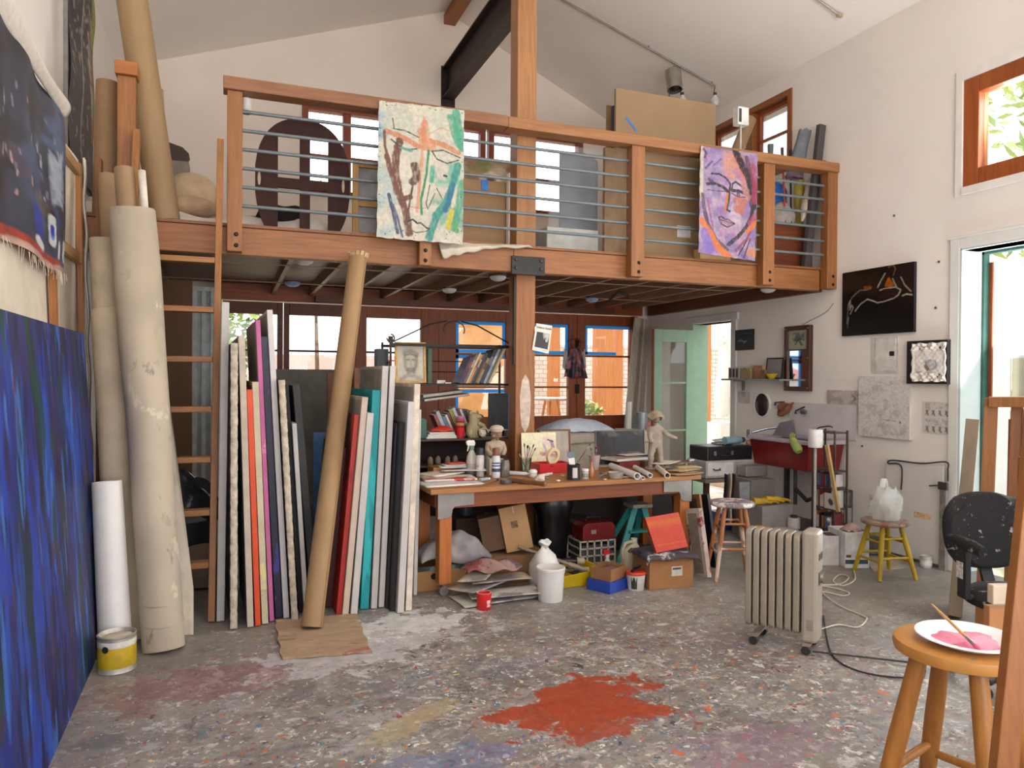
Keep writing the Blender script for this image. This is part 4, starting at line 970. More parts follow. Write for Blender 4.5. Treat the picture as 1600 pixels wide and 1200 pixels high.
kr = mat('8d7355', .75, var=.04, scale=3); kr2 = mat('866c50', .75, var=.04, scale=3)
facing('wrapped_picture', 'narrow kraft wrapped board behind the big wrapped boards', 'picture', 948, 167, 990, 300, 6.0, .02, kr2, floorz=zf)
facing('wrapped_picture', 'black edged board just left of the big kraft wrapped board', 'picture', 958, 165, 967, 300, 5.86, .04, BLACK, floorz=zf)
tw_ = facing('wrapped_picture', 'large kraft wrapped board rising above the railing with a strip of blue tape', 'picture', 962, 150, 1118, 300, 5.74, .035, mat('947a5c', .75, var=.03, scale=3), floorz=zf)
a_, b_ = P(978, 183, Y=5.738), P(995, 205, Y=5.738); mb = MB(); mb.bar(a_, b_, .022, .0015, side=(.6, 0, .8)); build(mb, 'tape_strip', mat('3f77b8', .6), tw_, world=True)
t2 = facing('wrapped_picture', 'kraft wrapped board low behind the bars with a small white label', 'picture', 1003, 237, 1190, 400, 5.58, .05, kr, floorz=zf)
o_ = rect(1058, 353, 1079, 371, 5.578); mb = MB(); mb.box(o_[0], o_[1], 5.577, 5.5795, o_[2], o_[3]); build(mb, 'paper_label', mat('c8c4c8', .7), t2, world=True)
facing('wrapped_picture', 'kraft wrapped board standing left of the second railing post', 'picture', 945, 232, 985, 396, 5.6, .04, mat('92775a', .75), floorz=zf)
o_ = rect(1094, 395, 1137, 412, 5.56)
facing('cardboard_box', 'printed cardboard box poking out below the purple face', 'box', 1094, 390, 1142, 412, 5.46, .1, speck('d0a878', ['e2d0b4', '6b5136'], 6, .2, .7), floorz=zf)
facing('wooden_chest', 'reddish brown wooden chest on the loft floor at the right end', 'chest', 1140, 348, 1277, 425, 5.66, .32, wood('7a3f22', '5d2d16', 0), floorz=zf)
o_ = rect(1205, 348, 1277, 425, 5.6); zc_ = max(o_[3], zf+.2)
zc_ = rect(1140, 348, 1277, 425, 5.6)[3]
def blob(name, label, cat, c, rx, ry, rz, m, g=1, amp=.12, **k):
    q = random.Random(g); ph = [q.uniform(0, 6) for _ in range(6)]; mb = MB(); n, sg = 18, 26; vs = []
    for i in range(n+1):
        th = PI*i/n
        for j in range(sg):
            f = 2*PI*j/sg
            rr = 1+amp*(math.sin(3*f+ph[0]+2*th)+.7*math.sin(5*f-3*th+ph[1])+.5*math.sin(9*f+7*th+ph[2]))*math.sin(th)
            vs.append((c[0]+rx*rr*math.sin(th)*math.cos(f), c[1]+ry*rr*math.sin(th)*math.sin(f), c[2]+rz*max(-math.cos(th), -.75)*(1 if th > 1 else 1)))
    mb.add(vs, [(i*sg+j, i*sg+(j+1) % sg, (i+1)*sg+(j+1) % sg, (i+1)*sg+j) for i in range(n) for j in range(sg)])
    return one(mb, name, m, label, cat, smooth=True, **k)
o_ = rect(1205, 265, 1246, 325, 5.72); blob('plastic_bag', 'crumpled bright blue plastic bag at the right end of the loft', 'bag', ((o_[0]+o_[1])/2, 5.85, zc_+.30), .11, .1, .17, mat('2d66b8', .35, var=.25, scale=14), 2, .1)
o_ = rect(1205, 305, 1258, 350, 5.66); blob('cloth_bag', 'limp grey cloth bag slumped over the wooden chest', 'bag', ((o_[0]+o_[1])/2-.02, 5.72, zc_+.10), .125, .08, .14, mat('a09a94', .85, var=.12, scale=12), 3, .1)
p = P(1248, 268, Y=5.75); q = P(1250, 312, Y=5.75); q.z = zc_+.002; one(MB().tube([q, q.lerp(p, .5), p], [.03, .055, .045], 14), 'paper_cone', mat('b3a03a', .6), 'mustard yellow cone shaped roll among the bags in the loft', 'roll', smooth=True)
p = P(1271, 281, Y=5.62); q = P(1253, 346, Y=5.6); t = T('glue_tube', 'pale cream tube with a tapered tip leaning at the right end of the loft', 'tube', q)
mb = MB(); mb.tube([q, q.lerp(p, .3), q.lerp(p, .75), p], [.012, .05, .055, .048], 16); build(mb, 'tube', mat('b9ab98', .5), t, world=True, smooth=True)
mb = MB(); mb.tube([p, p.lerp(q, -.12)], [.03, .024], 14); build(mb, 'cap', mat('6d8f92', .4), t, world=True, smooth=True)
p = Vector((5.245, 5.5, P(1311, 200, Y=5.5).z)); q = Vector((5.13, 5.56, zf+.003))
one(MB().bar(q, p, .075, .05), 'timber_plank', mat('4b4547', .7, var=.1, stretch=(1, 1, .2)), 'dark grey plank leaning on the right wall at the end of the loft', 'plank', bevel=.003)
p = Vector((5.15, 5.62, P(1290, 213, Y=5.62).z)); q = Vector((5.02, 5.6, 3.42))
t = T('cushion_bag', 'blue grey gathered cloth bag propped on top of the railing end', 'bag', q)
mb = MB(); ax_ = (p-q); n = 16
mb.grid(18, 10, lambda u, v: q+ax_*v*1.05+Vector((.085*math.cos(2*PI*u)*(1-.25*v*v)+.01*math.sin(9*u+5*v), .05*math.sin(2*PI*u), .012*math.sin(12*PI*u)*v)))
build(mb, 'body', mat('6d747c', .85, var=.12, scale=14), t, world=True, smooth=True)
mb = MB(); mb.tube([q+Vector((.088*math.cos(a), .052*math.sin(a), .004*math.sin(5*a))) for a in [2*PI*i/16 for i in range(17)]], .014, 7); build(mb, 'rolled_hem', mat('70545e', .85, var=.2, scale=20), t, world=True, smooth=True)
mb = MB()
for k in (-.03, .0, .03): mb.tube([p+Vector((k, 0, 0)), p+Vector((k+.01, 0, .03)), p+Vector((k+.03, 0, .045)), p+Vector((k+.035, 0, .01))], .007, 6)
build(mb, 'gathered_knot', mat('c2bfb8', .8), t, world=True, smooth=True)
def stick(name, label, cat, x0, y0, x1, y1, Y, r, m, tipm=None, tip=.3):
    tip *= .3
    q, p = P(x0, y0, Y=Y), P(x1, y1, Y=Y); q.z = zc_+.003; t = T(name, label, cat, q); c = q.lerp(p, 1-tip)
    mb = MB(); mb.tube([q, c], r, 8); build(mb, 'handle', m, t, world=True, smooth=True)
    mb = MB(); mb.tube([c, p], [r*1.3, r*1.5], 8); build(mb, 'head', tipm or m, t, world=True, smooth=True)
    return t
stick('screwdriver', 'orange handled tool with a grey top sticking up beside the purple face', 'tool', 1203, 262, 1204, 226, 5.62, .018, mat('c8502a', .5), mat('56605c', .5), .45)
stick('chisel', 'black tipped tool with a red shaft sticking up over the rail', 'tool', 1228, 262, 1222, 231, 5.66, .009, mat('a8442c', .5), mat('2b2626', .5), .4)
stick('chisel', 'plain black tool handle sticking up over the rail', 'tool', 1237, 264, 1235, 234, 5.66, .01, BLACK)
o_ = rect(1274, 243, 1290, 258, 5.5); one(MB().box(o_[0], o_[1], 5.49, 5.53, 3.509, 3.509+.07), 'wood_block', FIRZ, 'small square wooden block on top of the railing end', 'block')
p, q = P(1172, 186, Y=6.1), P(1140, 250, Y=5.62); q = Vector((q.x-.12, 6.06, zf+.01)) 
one(MB().pipe(q, p, .062, .054, 24), 'cardboard_tube', KRAFT, 'tan cardboard tube leaning up behind the purple face', 'tube', smooth=True)
t = T('wall_speaker', 'small white loudspeaker above the purple face, before the loft window', 'speaker', P(1157, 197, Y=5.38))
o_ = rect(1149, 169, 1166, 197, 5.38); mb = MB(); mb.box(o_[0], o_[1], 5.34, 5.42, o_[2], o_[3]); build(mb, 'housing', mat('d6d6d3', .4), t, world=True, bevel=.008)
mb = MB(); mb.box(o_[0]+.008, o_[0]+.035, 5.338, 5.3405, o_[2]+.02, o_[3]-.02); build(mb, 'grille', mat('34363a', .6), t, world=True)
mb = MB(); mb.tube([((o_[0]+o_[1])/2, 5.38, o_[2]), ((o_[0]+o_[1])/2, 5.38, 3.5)], .008, 8); build(mb, 'stem', mat('b9b9b6', .4), t, world=True)
t = T('clip_lamp', 'small white lamp hanging inside the left corner of the railing', 'lamp', P(385, 174, Y=5.46))
p = P(385, 154, Y=5.46); mb = MB(); mb.lathe([(.03, 0), (.034, -.004), (.034, -.09), (.026, -.1), (.001, -.098)], p, 18); build(mb, 'housing', mat('c9c8c5', .4), t, world=True, smooth=35)
mb = MB(); mb.lathe([(.0345, -.09), (.036, -.096), (.03, -.104), (.001, -.1)], p, 18); build(mb, 'lens_ring', mat('3d3b3a', .5), t, world=True)
mb = MB(); mb.tube([P(379, 174, Y=5.47), P(378, 250, Y=5.47), P(377, 350, Y=5.47)], .003, 6); build(mb, 'cord', mat('b5b2b0', .6), t, world=True)
mb = MB(); mb.box(-1.05, .3, 5.95, 7.6, zf, zf+.12); mz = zf+.12
t = T('loft_bed', 'rumpled white bed on the loft floor at the left', 'bed', (-.4, 6.6, zf))
build(mb, 'mattress', mat('c9c2ba', .9, bump=.2), t, world=True, bevel=.03)
mb = MB(); mb.grid(50, 40, lambda u, v: (-1.06+1.95*u, 5.88+1.8*v, mz+.02+.035*math.sin(9*u+4*v)*math.sin(7*v)+.02*math.sin(23*u+11*v)+.015*math.sin(31*v)-.07*max(0, .05-v)/.05-.06*max(0, u-.85)/.15))
build(mb, 'sheet', mat('d0c9c0', .9, var=.05, scale=8, bump=.15), t, world=True, smooth=True, solid=.008)
p = P(296, 292, Y=6.5); blob('pillow', 'plump beige pillow at the left end of the loft bed', 'pillow', (p.x, 6.75, mz+.27), .24, .17, .26, mat('c6ac8c', .9, var=.08, bump=.2), 5, .05)
p = P(290, 315, Y=6.1); blob('pillow', 'tan pillow slumped in front of the beige one on the loft bed', 'pillow', (p.x, 6.28, mz+.14), .22, .16, .09, mat('bd9f80', .9, var=.1, bump=.2), 6, .06)
o_ = rect(264, 224, 295, 252, 7.0); one(MB().box(o_[0]-.05, o_[1], 6.98, 7.22, mz+.1, o_[2]-.001), 'storage_box', mat('8a7f74', .8), 'grey box behind the beige pillow under the dark angular box', 'box'); one(MB().prism([(o_[0], o_[2]), (o_[1]-.04, o_[2]), (o_[1], (o_[2]+o_[3])/2), (o_[1]-.05, o_[3]-.03), (o_[0], o_[3])], 7.0, 7.2), 'wooden_box', mat('3a221c', .5), 'dark brown angular wooden box behind the beige pillow in the loft', 'box')
p = P(340, 303, Y=6.6); blob('duffel_bag', 'flat black duffel bag lying on the loft bed behind the railing', 'bag', (p.x+.3, 6.75, mz+.13), .28, .16, .075, mat('19171a', .7), 7, .05)
p = P(438, 310, Y=6.6); t = None
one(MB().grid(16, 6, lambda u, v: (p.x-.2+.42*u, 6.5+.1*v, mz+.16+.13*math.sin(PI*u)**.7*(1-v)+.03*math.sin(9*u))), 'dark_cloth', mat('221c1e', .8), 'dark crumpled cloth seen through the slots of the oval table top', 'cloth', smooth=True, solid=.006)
def cz(x): return RZ-(x-RX)*(RZ-EZ)/(XR-RX) if x > RX else RZ-(RX-x)*(RZ-LZ)/(RX-XL)
def onceil(x, y, drop=.03):
    d = P(x, y, Y=1.0)-Vector((0, 0, EYE)); lo, hi = .5, 20
    for _ in range(50):
        m_ = (lo+hi)/2; p = Vector((0, 0, EYE))+d*m_
        if p.z > cz(p.x)-drop: hi = m_
        else: lo = m_
    return Vector((0, 0, EYE))+d*lo
a_, b_ = onceil(880, 0), onceil(1118, 135); a_ = a_+(a_-b_)*.6
t = T('light_track', 'long thin ceiling track carrying spot lamps above the kraft boards', 'track', b_)
mb = MB(); mb.tube([a_, b_], .011, 8); build(mb, 'rail', mat('8d8884', .4, .5), t, world=True, smooth=True)
mb = MB()
for f in (.35, .72, .985): p = a_.lerp(b_, f); mb.tube([p, p+Vector((0, 0, .05))], .008, 6)
build(mb, 'mount', mat('8d8884', .4, .5), t, world=True)
p = onceil(1053, 98); p.z -= .035
t = T('spot_lamp', 'chrome cylinder spot lamp hanging from the ceiling track', 'lamp', p)
q = P(1052, 142, Y=p.y); w_ = (P(1063, 140, Y=p.y).x-P(1042, 140, Y=p.y).x)/2
mb = MB(); mb.pipe(p+Vector((0, .02, -.05)), q+Vector((0, -.03, 0)), w_, w_*.9, 22); build(mb, 'shade', mat('b3ada6', .25, .8), t, world=True, smooth=True)
mb = MB(); mb.ball(p.lerp(q, .75), w_*.86); build(mb, 'bulb', mat('151515', .3), t, world=True, smooth=True)
mb = MB(); mb.tube([p, p+Vector((-w_*.8, 0, -.1)), P(1046, 165, Y=p.y)], .006, 6).tube([p, p+Vector((w_*.5, 0, -.1)), P(1066, 155, Y=p.y)], .006, 6); build(mb, 'yoke', mat('5d554d', .4, .6), t, world=True)
for x, y, l in ((1066, 157, 'clear bulb hanging just behind the chrome spot lamp'), (1117, 157, 'bare clear bulb at the right end of the ceiling track')):
    c_ = onceil(x if x > 1100 else 1062, 136 if x > 1100 else 103); q = P(x, y, Y=c_.y); t = T('light_bulb', l, 'bulb', q)
    mb = MB(); mb.tube([c_, q+Vector((-.02, 0, .05))], .005, 6); build(mb, 'stem', mat('4b4540', .5), t, world=True)
    mb = MB(); mb.lathe([(.016, .07), (.02, .05), (.045, .01), (.05, -.02), (.03, -.055), (.001, -.06)], q, 18); build(mb, 'globe', mat('d8d8d6', .15), t, world=True, smooth=True)
    mb = MB(); mb.lathe([(.019, .05), (.019, .085)], q, 12); build(mb, 'socket', mat('3a3430', .5), t, world=True)
a_, b_ = onceil(1268, -8), onceil(1312, 24); t = T('light_track', 'end of a second ceiling track at the top edge near the right wall', 'track', b_)
mb = MB(); mb.tube([a_+(a_-b_)*2, b_], .011, 8); build(mb, 'rail', mat('9d948a', .4, .5), t, world=True, smooth=True)
mb = MB(); mb.cube(b_, .05, .03, .03); build(mb, 'end_cap', mat('b5a58c', .5), t, world=True)
TZ = .742
TA, TB = P(673, 765.5, Z=TZ), P(1096, 742, Z=TZ)
ex_ = (TB-TA); TL = ex_.length; trot = math.atan2(ex_.y, ex_.x); ex_.normalize(); ey_ = Vector((-ex_.y, ex_.x, 0)); TD = .70
def mpp(p): return (p.y*.934+p.x*.358)/FPX
t = T('work_table', 'long wooden work table on casters, cluttered with paints and papers', 'table', (TA.x, TA.y, 0), trot)
TOPW = wood('b07b46', '8f5c30', 0, .5)
mb = MB(); mb.box(0, TL, 0, TD, TZ-.035, TZ); build(mb, 'table_top', TOPW, t, bevel=.004)
mb = MB(); mb.box(.12, TL-.12, .05, .075, TZ-.14, TZ-.036).box(.12, TL-.12, TD-.075, TD-.05, TZ-.14, TZ-.036).box(.06, .085, .1, TD-.1, TZ-.14, TZ-.036).box(TL-.085, TL-.06, .1, TD-.1, TZ-.14, TZ-.036)
build(mb, 'apron', wood('8a4a24', '6b361a', 0, .55), t)
for x in (.075, TL-.165):
    for y in (.045, TD-.135):
        mb = MB(); s_ = 1 if x < 1 else -1
        xa = x if s_ > 0 else x+.0
        mb.box(x, x+.09, y, y+.09, .085, TZ-.036); build(mb, 'leg', wood('b56a30', '96541f', 2), t, bevel=.006)
        mb = MB(); mb.lathe([(.012, .05), (.012, .085)], (x+.045, y+.045, 0), 10).box(x+.015, x+.075, y+.015, y+.075, .08, .085)
        for k in (-1, 1): mb.prism([(x+.045+.032*math.cos(a), .034+.034*math.sin(a)) for a in [2*PI*i/18 for i in range(18)]], y+.045+k*.012-.011, y+.045+k*.012+.011)
        build(mb, 'caster', mat('8d8784', .35, .6), t, smooth=30)
MET = mat('8f8a86', .45, .6, .1, 10)
for x0, s_ in ((.062, 1), (TL-.062, -1)):
    pr = [(x0, TZ-.0365), (x0+s_*.26, TZ-.0365), (x0+s_*.26, TZ-.125), (x0+s_*.12, TZ-.13), (x0+s_*.105, TZ-.15), (x0+s_*.1, TZ-.19), (x0+s_*.06, TZ-.21), (x0, TZ-.21)]
    mb = MB(); mb.prism(pr, .038, .0445); build(mb, 'corner_bracket', MET, t, bevel=.002)
def on(x, y, dz=.0015):
    p = P(x, y, Z=TZ+dz); over = (p-TA).dot(ey_)-(TD-.075)
    return p-ey_*max(0, over)
def flat(name, label, cat, c, w, h, rz, m, z=0.0, th=.0015, curl=.0, group=None):
    mb = MB(); ca, sa = math.cos(rz), math.sin(rz)
    q = random.Random(int(c.x*1000))
    a_, b_ = q.uniform(0, 3), q.uniform(0, 3)
    mb.grid(8, 8, lambda u, v: (c.x+ca*(u-.5)*w-sa*(v-.5)*h, c.y+sa*(u-.5)*w+ca*(v-.5)*h, c.z+z+curl*(abs(math.sin(a_+2*u))*u*u+abs(math.cos(b_+v))*(1-v)**2)))
    return one(mb, name, m, label, cat, group, solid=th, smooth=True)
cM = on(700, 750)
PR = speck('d8d2c8', ['b84a40', '8f5a5c', 'e6e2da'], 9, .35, .7, (1, 2, 1), 4)
flat('magazine', 'bottom white magazine of the pile at the left end of the table', 'magazine', on(702, 755), .42, .26, trot+.05, mat('d9d5d2', .5), 0, .013, group=None)
flat('magazine', 'magazine with red printing on top of the pile at the left end of the table', 'magazine', on(700, 750), .38, .25, trot-.12, speck('d6c9c0', ['b23a32', 'c96a5c', 'e2dcd4'], 12, .5, .5, (1, 2.5, 1), 3), .0145, .013, .004)
flat('magazine', 'cream magazine lying across the red printed one', 'magazine', on(688, 746), .3, .22, trot+.45, mat('d4cab8', .6, var=.1, scale=12), .029, .012, .004)
flat('paper_sheet', 'white sheet of paper on the right of the magazine pile', 'paper', on(724, 744), .34, .22, trot-.3, mat('e9e6e4', .7), .043, .002, .014)
def tbox(name, label, cat, x0, x1, yb, h, d, m, rz=0, bevel=.003, dz=.001):
    a, b = on(x0, yb), on(x1, yb); c = (a+b)/2; w = (b-a).length
    t = T(name, label, cat, (c.x, c.y, TZ+dz), trot+rz); mb = MB(); mb.box(-w/2, w/2, 0, d, 0, h); build(mb, 'body', m, t, bevel=bevel); return t
tbox('wooden_box', 'low wooden box under envelopes at the left back of the table', 'box', 656, 693, 735, .065, .16, wood('a8743f', '85582c', 0))
for k, (h_, l) in enumerate((('dcd8d6', 'white envelope lying on the low wooden box'), ('cfcac8', 'grey white envelope on top of the white one'), ('c9584a', 'red topped booklet on the pile over the low wooden box'))):
    c = on(676+3*k, 731); flat('envelope' if k < 2 else 'booklet', l, 'paper', c, .2-.03*k, .13-.02*k, trot+.1*k-.1, mat(h_, .6), .07+.012*k, .008, .0)
tbox('paint_box', 'small dark blue paint box behind the spray bottle', 'box', 693, 722, 731, .055, .1, speck('2c3550', ['5a78b8', 'cfcfd4', '1d2334'], 20, .4, .5))
def turned(name, label, cat, x, yb, prof, m, parts=(), base=None, seg=24, sc=1.0, group=None, rz=0):
    p = base if base is not None else on(x, yb); t = T(name, label, cat, p, rz, group=group)
    mb = MB(); mb.lathe([(r*sc, z*sc) for r, z in prof], seg=seg); build(mb, 'body', m, t, smooth=40)
    for nm, pr, mm in parts:
        mb = MB(); mb.lathe([(r*sc, z*sc) for r, z in pr], seg=seg, close=pr[0][0] < .9*pr[1][0] or pr[0][0] < .004 or True); build(mb, nm, mm, t, smooth=40)
    return t
def spray(name, label, x, yb, hpx, mbody, mhead, mneck, base=None, liquid=None):
    p = base if base is not None else on(x, yb); s_ = hpx*mpp(p)/.26
    t = T(name, label, 'spray bottle', p)
    mb = MB(); mb.lathe([(.03*s_, 0), (.041*s_, .004*s_), (.042*s_, .10*s_), (.036*s_, .14*s_), (.018*s_, .178*s_), (.014*s_, .185*s_), (.014*s_, .2*s_)], seg=24, sy=.8); build(mb, 'bottle', mbody, t, smooth=40)
    if liquid:
        mb = MB(); mb.lathe([(.03*s_, 0.001), (.0425*s_, .004*s_), (.0428*s_, .085*s_), (.001, .086*s_)], seg=24, sy=.81); build(mb, 'contents', liquid, t, smooth=40)
    mb = MB(); mb.lathe([(.019*s_, .19*s_), (.019*s_, .213*s_), (.012*s_, .216*s_)], seg=18); build(mb, 'collar', mneck, t, smooth=40)
    mb = MB(); mb.prism([(-.035*s_, .218*s_), (.02*s_, .216*s_), (.026*s_, .235*s_), (.018*s_, .258*s_), (-.03*s_, .26*s_), (-.045*s_, .252*s_), (-.045*s_, .238*s_)], -.012*s_, .012*s_); build(mb, 'nozzle', mhead, t, bevel=.004*s_)
    mb = MB(); mb.prism([(-.03*s_, .22*s_), (-.02*s_, .22*s_), (-.026*s_, .19*s_), (-.033*s_, .175*s_), (-.037*s_, .178*s_)], -.006*s_, .006*s_); build(mb, 'trigger', mhead, t, bevel=.002*s_)
    return t
spray('spray_bottle', 'grey spray bottle with white nozzle on the table', 733, 740, 54, mat('b9b4aa', .3, var=.05), mat('e8e6e2', .4), mat('6d8f7a', .5), liquid=mat('a29c92', .3))
def can(label, x, yb, hpx, capm, bodym, capf=.27, r=.031, text=None, name='aerosol_can'):
    p = on(x, yb); H = hpx*mpp(p); t = T(name, label, 'can', p, -.4); b = H*(1-capf)
    mb = MB(); mb.lathe([(r, 0), (r, b-.012), (r*.8, b-.002), (r*.75, b)], seg=26); build(mb, 'body', bodym, t, smooth=40)
    mb = MB(); mb.lathe([(r*.86, b+.0005), (r*.86, H-.008), (r*.75, H), (.001, H)], seg=26); build(mb, 'cap', capm, t, smooth=40)
    return t
wlab = speck('cfcaca', ['b06a64', '8a8a90'], 30, .3, .4, (1, 1, 2))
can('black capped aerosol can with a white label, right of the spray bottle', 750, 744, 44, mat('23222a', .4), wlab, .24)
can('silver grey aerosol can between the black and the brown capped ones', 762, 740, 42, mat('a9a29c', .4), mat('8f8a88', .35, .5), .2)
bl = can('brown capped aerosol can with a white and blue label', 775, 746, 46, mat('7a4a34', .5), mat('c9c9cc', .4, var=.03), .25)
for k, (z, h_) in enumerate(((.105, '3a4f8f'), (.085, '3a4f8f'), (.045, '39435f'))):
    mb = MB(); mb.lathe([(.0315, z), (.0315, z+.01+.015*(k == 2))], seg=26, close=False); build(mb, 'label_print', mat(h_, .5, var=.4, scale=60), bl)
p = on(789, 745); t = T('glass_jar', 'murky glass jar holding pliers beside the brown capped can', 'jar', p)
mb = MB(); mb.lathe([(.034, 0), (.036, .005), (.036, .1), (.03, .115), (.031, .13), (.027, .13), (.026, .115), (.03, .1), (.03, .01), (.001, .008)], seg=24); build(mb, 'jar', mat('6d665e', .2, var=.2, scale=20), t, smooth=40)
mb = MB()
for dx, a in ((-.008, .1), (.012, -.15)): mb.tube([(dx, 0, .05), (dx+a*.05, .0, .15), (dx*1.5+a*.02, 0, .165)], .006, 8)
build(mb, 'pliers', BLACK, t, smooth=True)
a, b = on(797, 731), on(851, 729); a, b = a+ey_*.03, b+ey_*.03; H = 60*mpp(a)
cv = Canvas(60, 70, 'd9d2b0', 61, .04); cv.wash(6, 'c9a0b8', .5, .7, .5, 1, (.55, .1, 1, .8)).stroke([(.62, .3), (.7, .5), (.6, .6)], .03, '9c8fb4', .8).stroke([(.85, .25), (.93, .5)], .05, '6a5a78', .8).stroke([(.55, .55), (.95, .62)], .05, 'b86a74', .8).stroke([(.75, .2), (.9, .25)], .02, '3a3440')
t = T('sketch_card', 'cream sketch card standing behind the jar of brushes', 'picture', a); up = Vector((0, .03, H))
paintsurf(cv, 'painted_face', lambda u, v: a.lerp(b, u)+up*(1-v)+Vector((0, -.001, 0)), t); mb = MB(); mb.add([a, b, b+up, a+up]+[q+Vector((0, .004, 0)) for q in (a, b, b+up, a+up)], [(0, 1, 2, 3), (7, 6, 5, 4), (0, 4, 5, 1), (1, 5, 6, 2), (2, 6, 7, 3), (3, 7, 4, 0)]); build(mb, 'board', mat('cfc8a8', .8), t, world=True)
def brush(label, p, q, r=.003, hm=None, tip=None, tl=.22, group=None, fl=1.6):
    p, q = Vector(p), Vector(q); d = q-p; t = T('paint_brush', label, 'brush', p, group=group)
    mb = MB(); mb.tube([p, p+d*.3, p+d*(.96-tl)], [r*.6, r*1.15, r], 7); build(mb, 'handle', hm or wood('b5824e', '94642f', 2), t, world=True, smooth=True)
    mb = MB(); mb.tube([p+d*(.96-tl), p+d*(1-tl*.55)], [r*1.1, r*1.3], 8); build(mb, 'ferrule', mat('9c9a98', .3, .8), t, world=True, smooth=True)
    mb = MB(); mb.tube([p+d*(1-tl*.55), p+d*(1-tl*.2), q], [r*1.3, r*fl, r*.5], 8); build(mb, 'bristles', tip or mat('2a2422', .9), t, world=True, smooth=True)
    return t
p = on(822, 742); t = T('glass_tumbler', 'clear tumbler full of brushes before the sketch card', 'glass', p)
mb = MB(); mb.lathe([(.03, 0), (.044, .13), (.042, .13), (.028, .006), (.001, .005)], seg=24); build(mb, 'tumbler', CLEAR, t, smooth=40)
bz = p+Vector((0, 0, .012))
for k, (dx, dy, L_, c_, tp_, l) in enumerate(((-.01, .01, .3, 'b06a72', None, 'pink handled brush standing in the tumbler'), (.012, .005, .28, '7d6a5a', '1f1c1c', 'brush with a round black tip standing in the tumbler'), (.05, 0, .29, 'a9855a', None, 'brush leaning far right in the tumbler'), (.065, .01, .25, '4a3f45', '3a3350', 'dark brush lowest on the right of the tumbler'), (-.05, .012, .22, '3d3833', None, 'thin dark brush leaning left in the tumbler'), (.03, .02, .26, '9a7f98', '6a5a78', 'mauve handled brush at the back of the tumbler'))):
    brush(l, bz+Vector((-dx*.4, dy-.005, .0)), bz+Vector((dx*1.3, dy, L_*.78)), .0035 if k != 1 else .004, mat(c_, .5), mat(tp_, .9) if tp_ else None, fl=2.6 if k == 1 else 1.6)
a, b = on(836, 738), on(886, 736); c = (a+b)/2
c = c-ey_*.06; t = T('plastic_tray', 'red plastic tray behind the roll of tape on the table', 'tray', c, trot)
mb = MB(); w_, d_, h_ = (b-a).length/2, .11, .075
o4 = [(-w_, -d_*.2), (w_, -d_*.2), (w_, d_*1.4), (-w_, d_*1.4)]; i4 = [(-w_+.012, -d_*.2+.012), (w_-.012, -d_*.2+.012), (w_-.012, d_*1.4-.012), (-w_+.012, d_*1.4-.012)]
mb.ring(o4, i4, 0, h_, axis='z').box(-w_+.01, w_-.01, -d_*.2+.01, d_*1.4-.01, .001, .006); build(mb, 'tray', mat('b81c22', .35, var=.05), t, bevel=.004)
p = on(848, 736, .0); t = T('food_bowl', 'small red bowl with white contents in the red tray', 'bowl', c+Vector((-.03, .02, .008)))
mb = MB(); mb.lathe([(.025, 0), (.05, .05), (.046, .05), (.022, .006), (.001, .005)], seg=22); build(mb, 'bowl', mat('c0262a', .35), t, smooth=40)
mb = MB(); mb.lathe([(.001, .04), (.043, .04), (.001, .043)], seg=22); build(mb, 'contents', mat('e6e2de', .5), t)
q = P(863, 712, Y=c.y+.03); r_ = 13*mpp(c); mb = MB(); n = 30
mb.ring([(r_*math.cos(2*PI*i/n), r_*math.sin(2*PI*i/n)) for i in range(n)], [(r_*.62*math.cos(2*PI*i/n), r_*.62*math.sin(2*PI*i/n)) for i in range(n)], -.012, .012, Matrix.Translation((q.x+.005, q.y, max(q.z, TZ+.0085+r_+.0))) @ Euler((.15, 0, .35)).to_matrix().to_4x4())
one(mb, 'tape_roll', mat('d8c49c', .6, var=.04), 'roll of cream masking tape standing in the red tray', 'tape', smooth=30)
def lying(name, label, cat, p, q, r0, r1, m, capm=None):
    p, q = Vector(p), Vector(q); t = T(name, label, cat, p)
    mb = MB(); mb.tube([p, p.lerp(q, .8), p.lerp(q, .86)], [r0, r1, r1*.6], 14); build(mb, 'tube', m, t, world=True, smooth=45)
    mb = MB(); mb.tube([p.lerp(q, .85), q], r1*.75, 12); build(mb, 'cap', capm or WHITE, t, world=True, smooth=45)
    return t
lying('paint_tube', 'white paint tube lying left of the capped white jar', 'tube', on(797, 739, .018), on(829, 741, .018), .017, .015, mat('d9d6d6', .5), mat('cfcfd0', .4))
pj = on(833, 746); turned('paint_jar', 'small white jar with a domed white lid in the middle of the table front', 'jar', 0, 0, [(.026, 0), (.03, .01), (.03, .03), (.026, .036)], mat('cfcdd0', .4), (('lid', [(.032, .037), (.032, .05), (.02, .06), (.001, .061)], mat('e9e8e8', .4)),), base=pj)
lying('paint_tube', 'crumpled cream paint tube right of the domed white jar', 'tube', on(843, 744, .013), on(862, 740, .013), .014, .012, mat('ddd3c4', .6, var=.15, scale=30))
a, b = on(796, 749, .018), on(853, 757, .018)
one(MB().bar(a, b, .03, .03), 'wood_stick', wood('8d5f3a', '6d4526', 0), 'rough brown wooden stick lying along the table front', 'stick', bevel=.008)
q = on(845, 750, .02); blob('paint_rag', 'small crumpled paint rag on the end of the wooden stick', 'rag', (q.x+.02, q.y+.06, TZ+.022), .035, .03, .026, speck('d6cbc0', ['8a3a34', 'e8e0d8', '3f3a3a'], 30, .4, .8), 9, .14)
turned('ash_tin', 'round grey tin full of ash on the table front', 'tin', 791, 755, [(.044, 0), (.046, .003), (.046, .026), (.042, .026), (.041, .012), (.001, .012)], mat('6f7076', .35, .5, .1, 20))
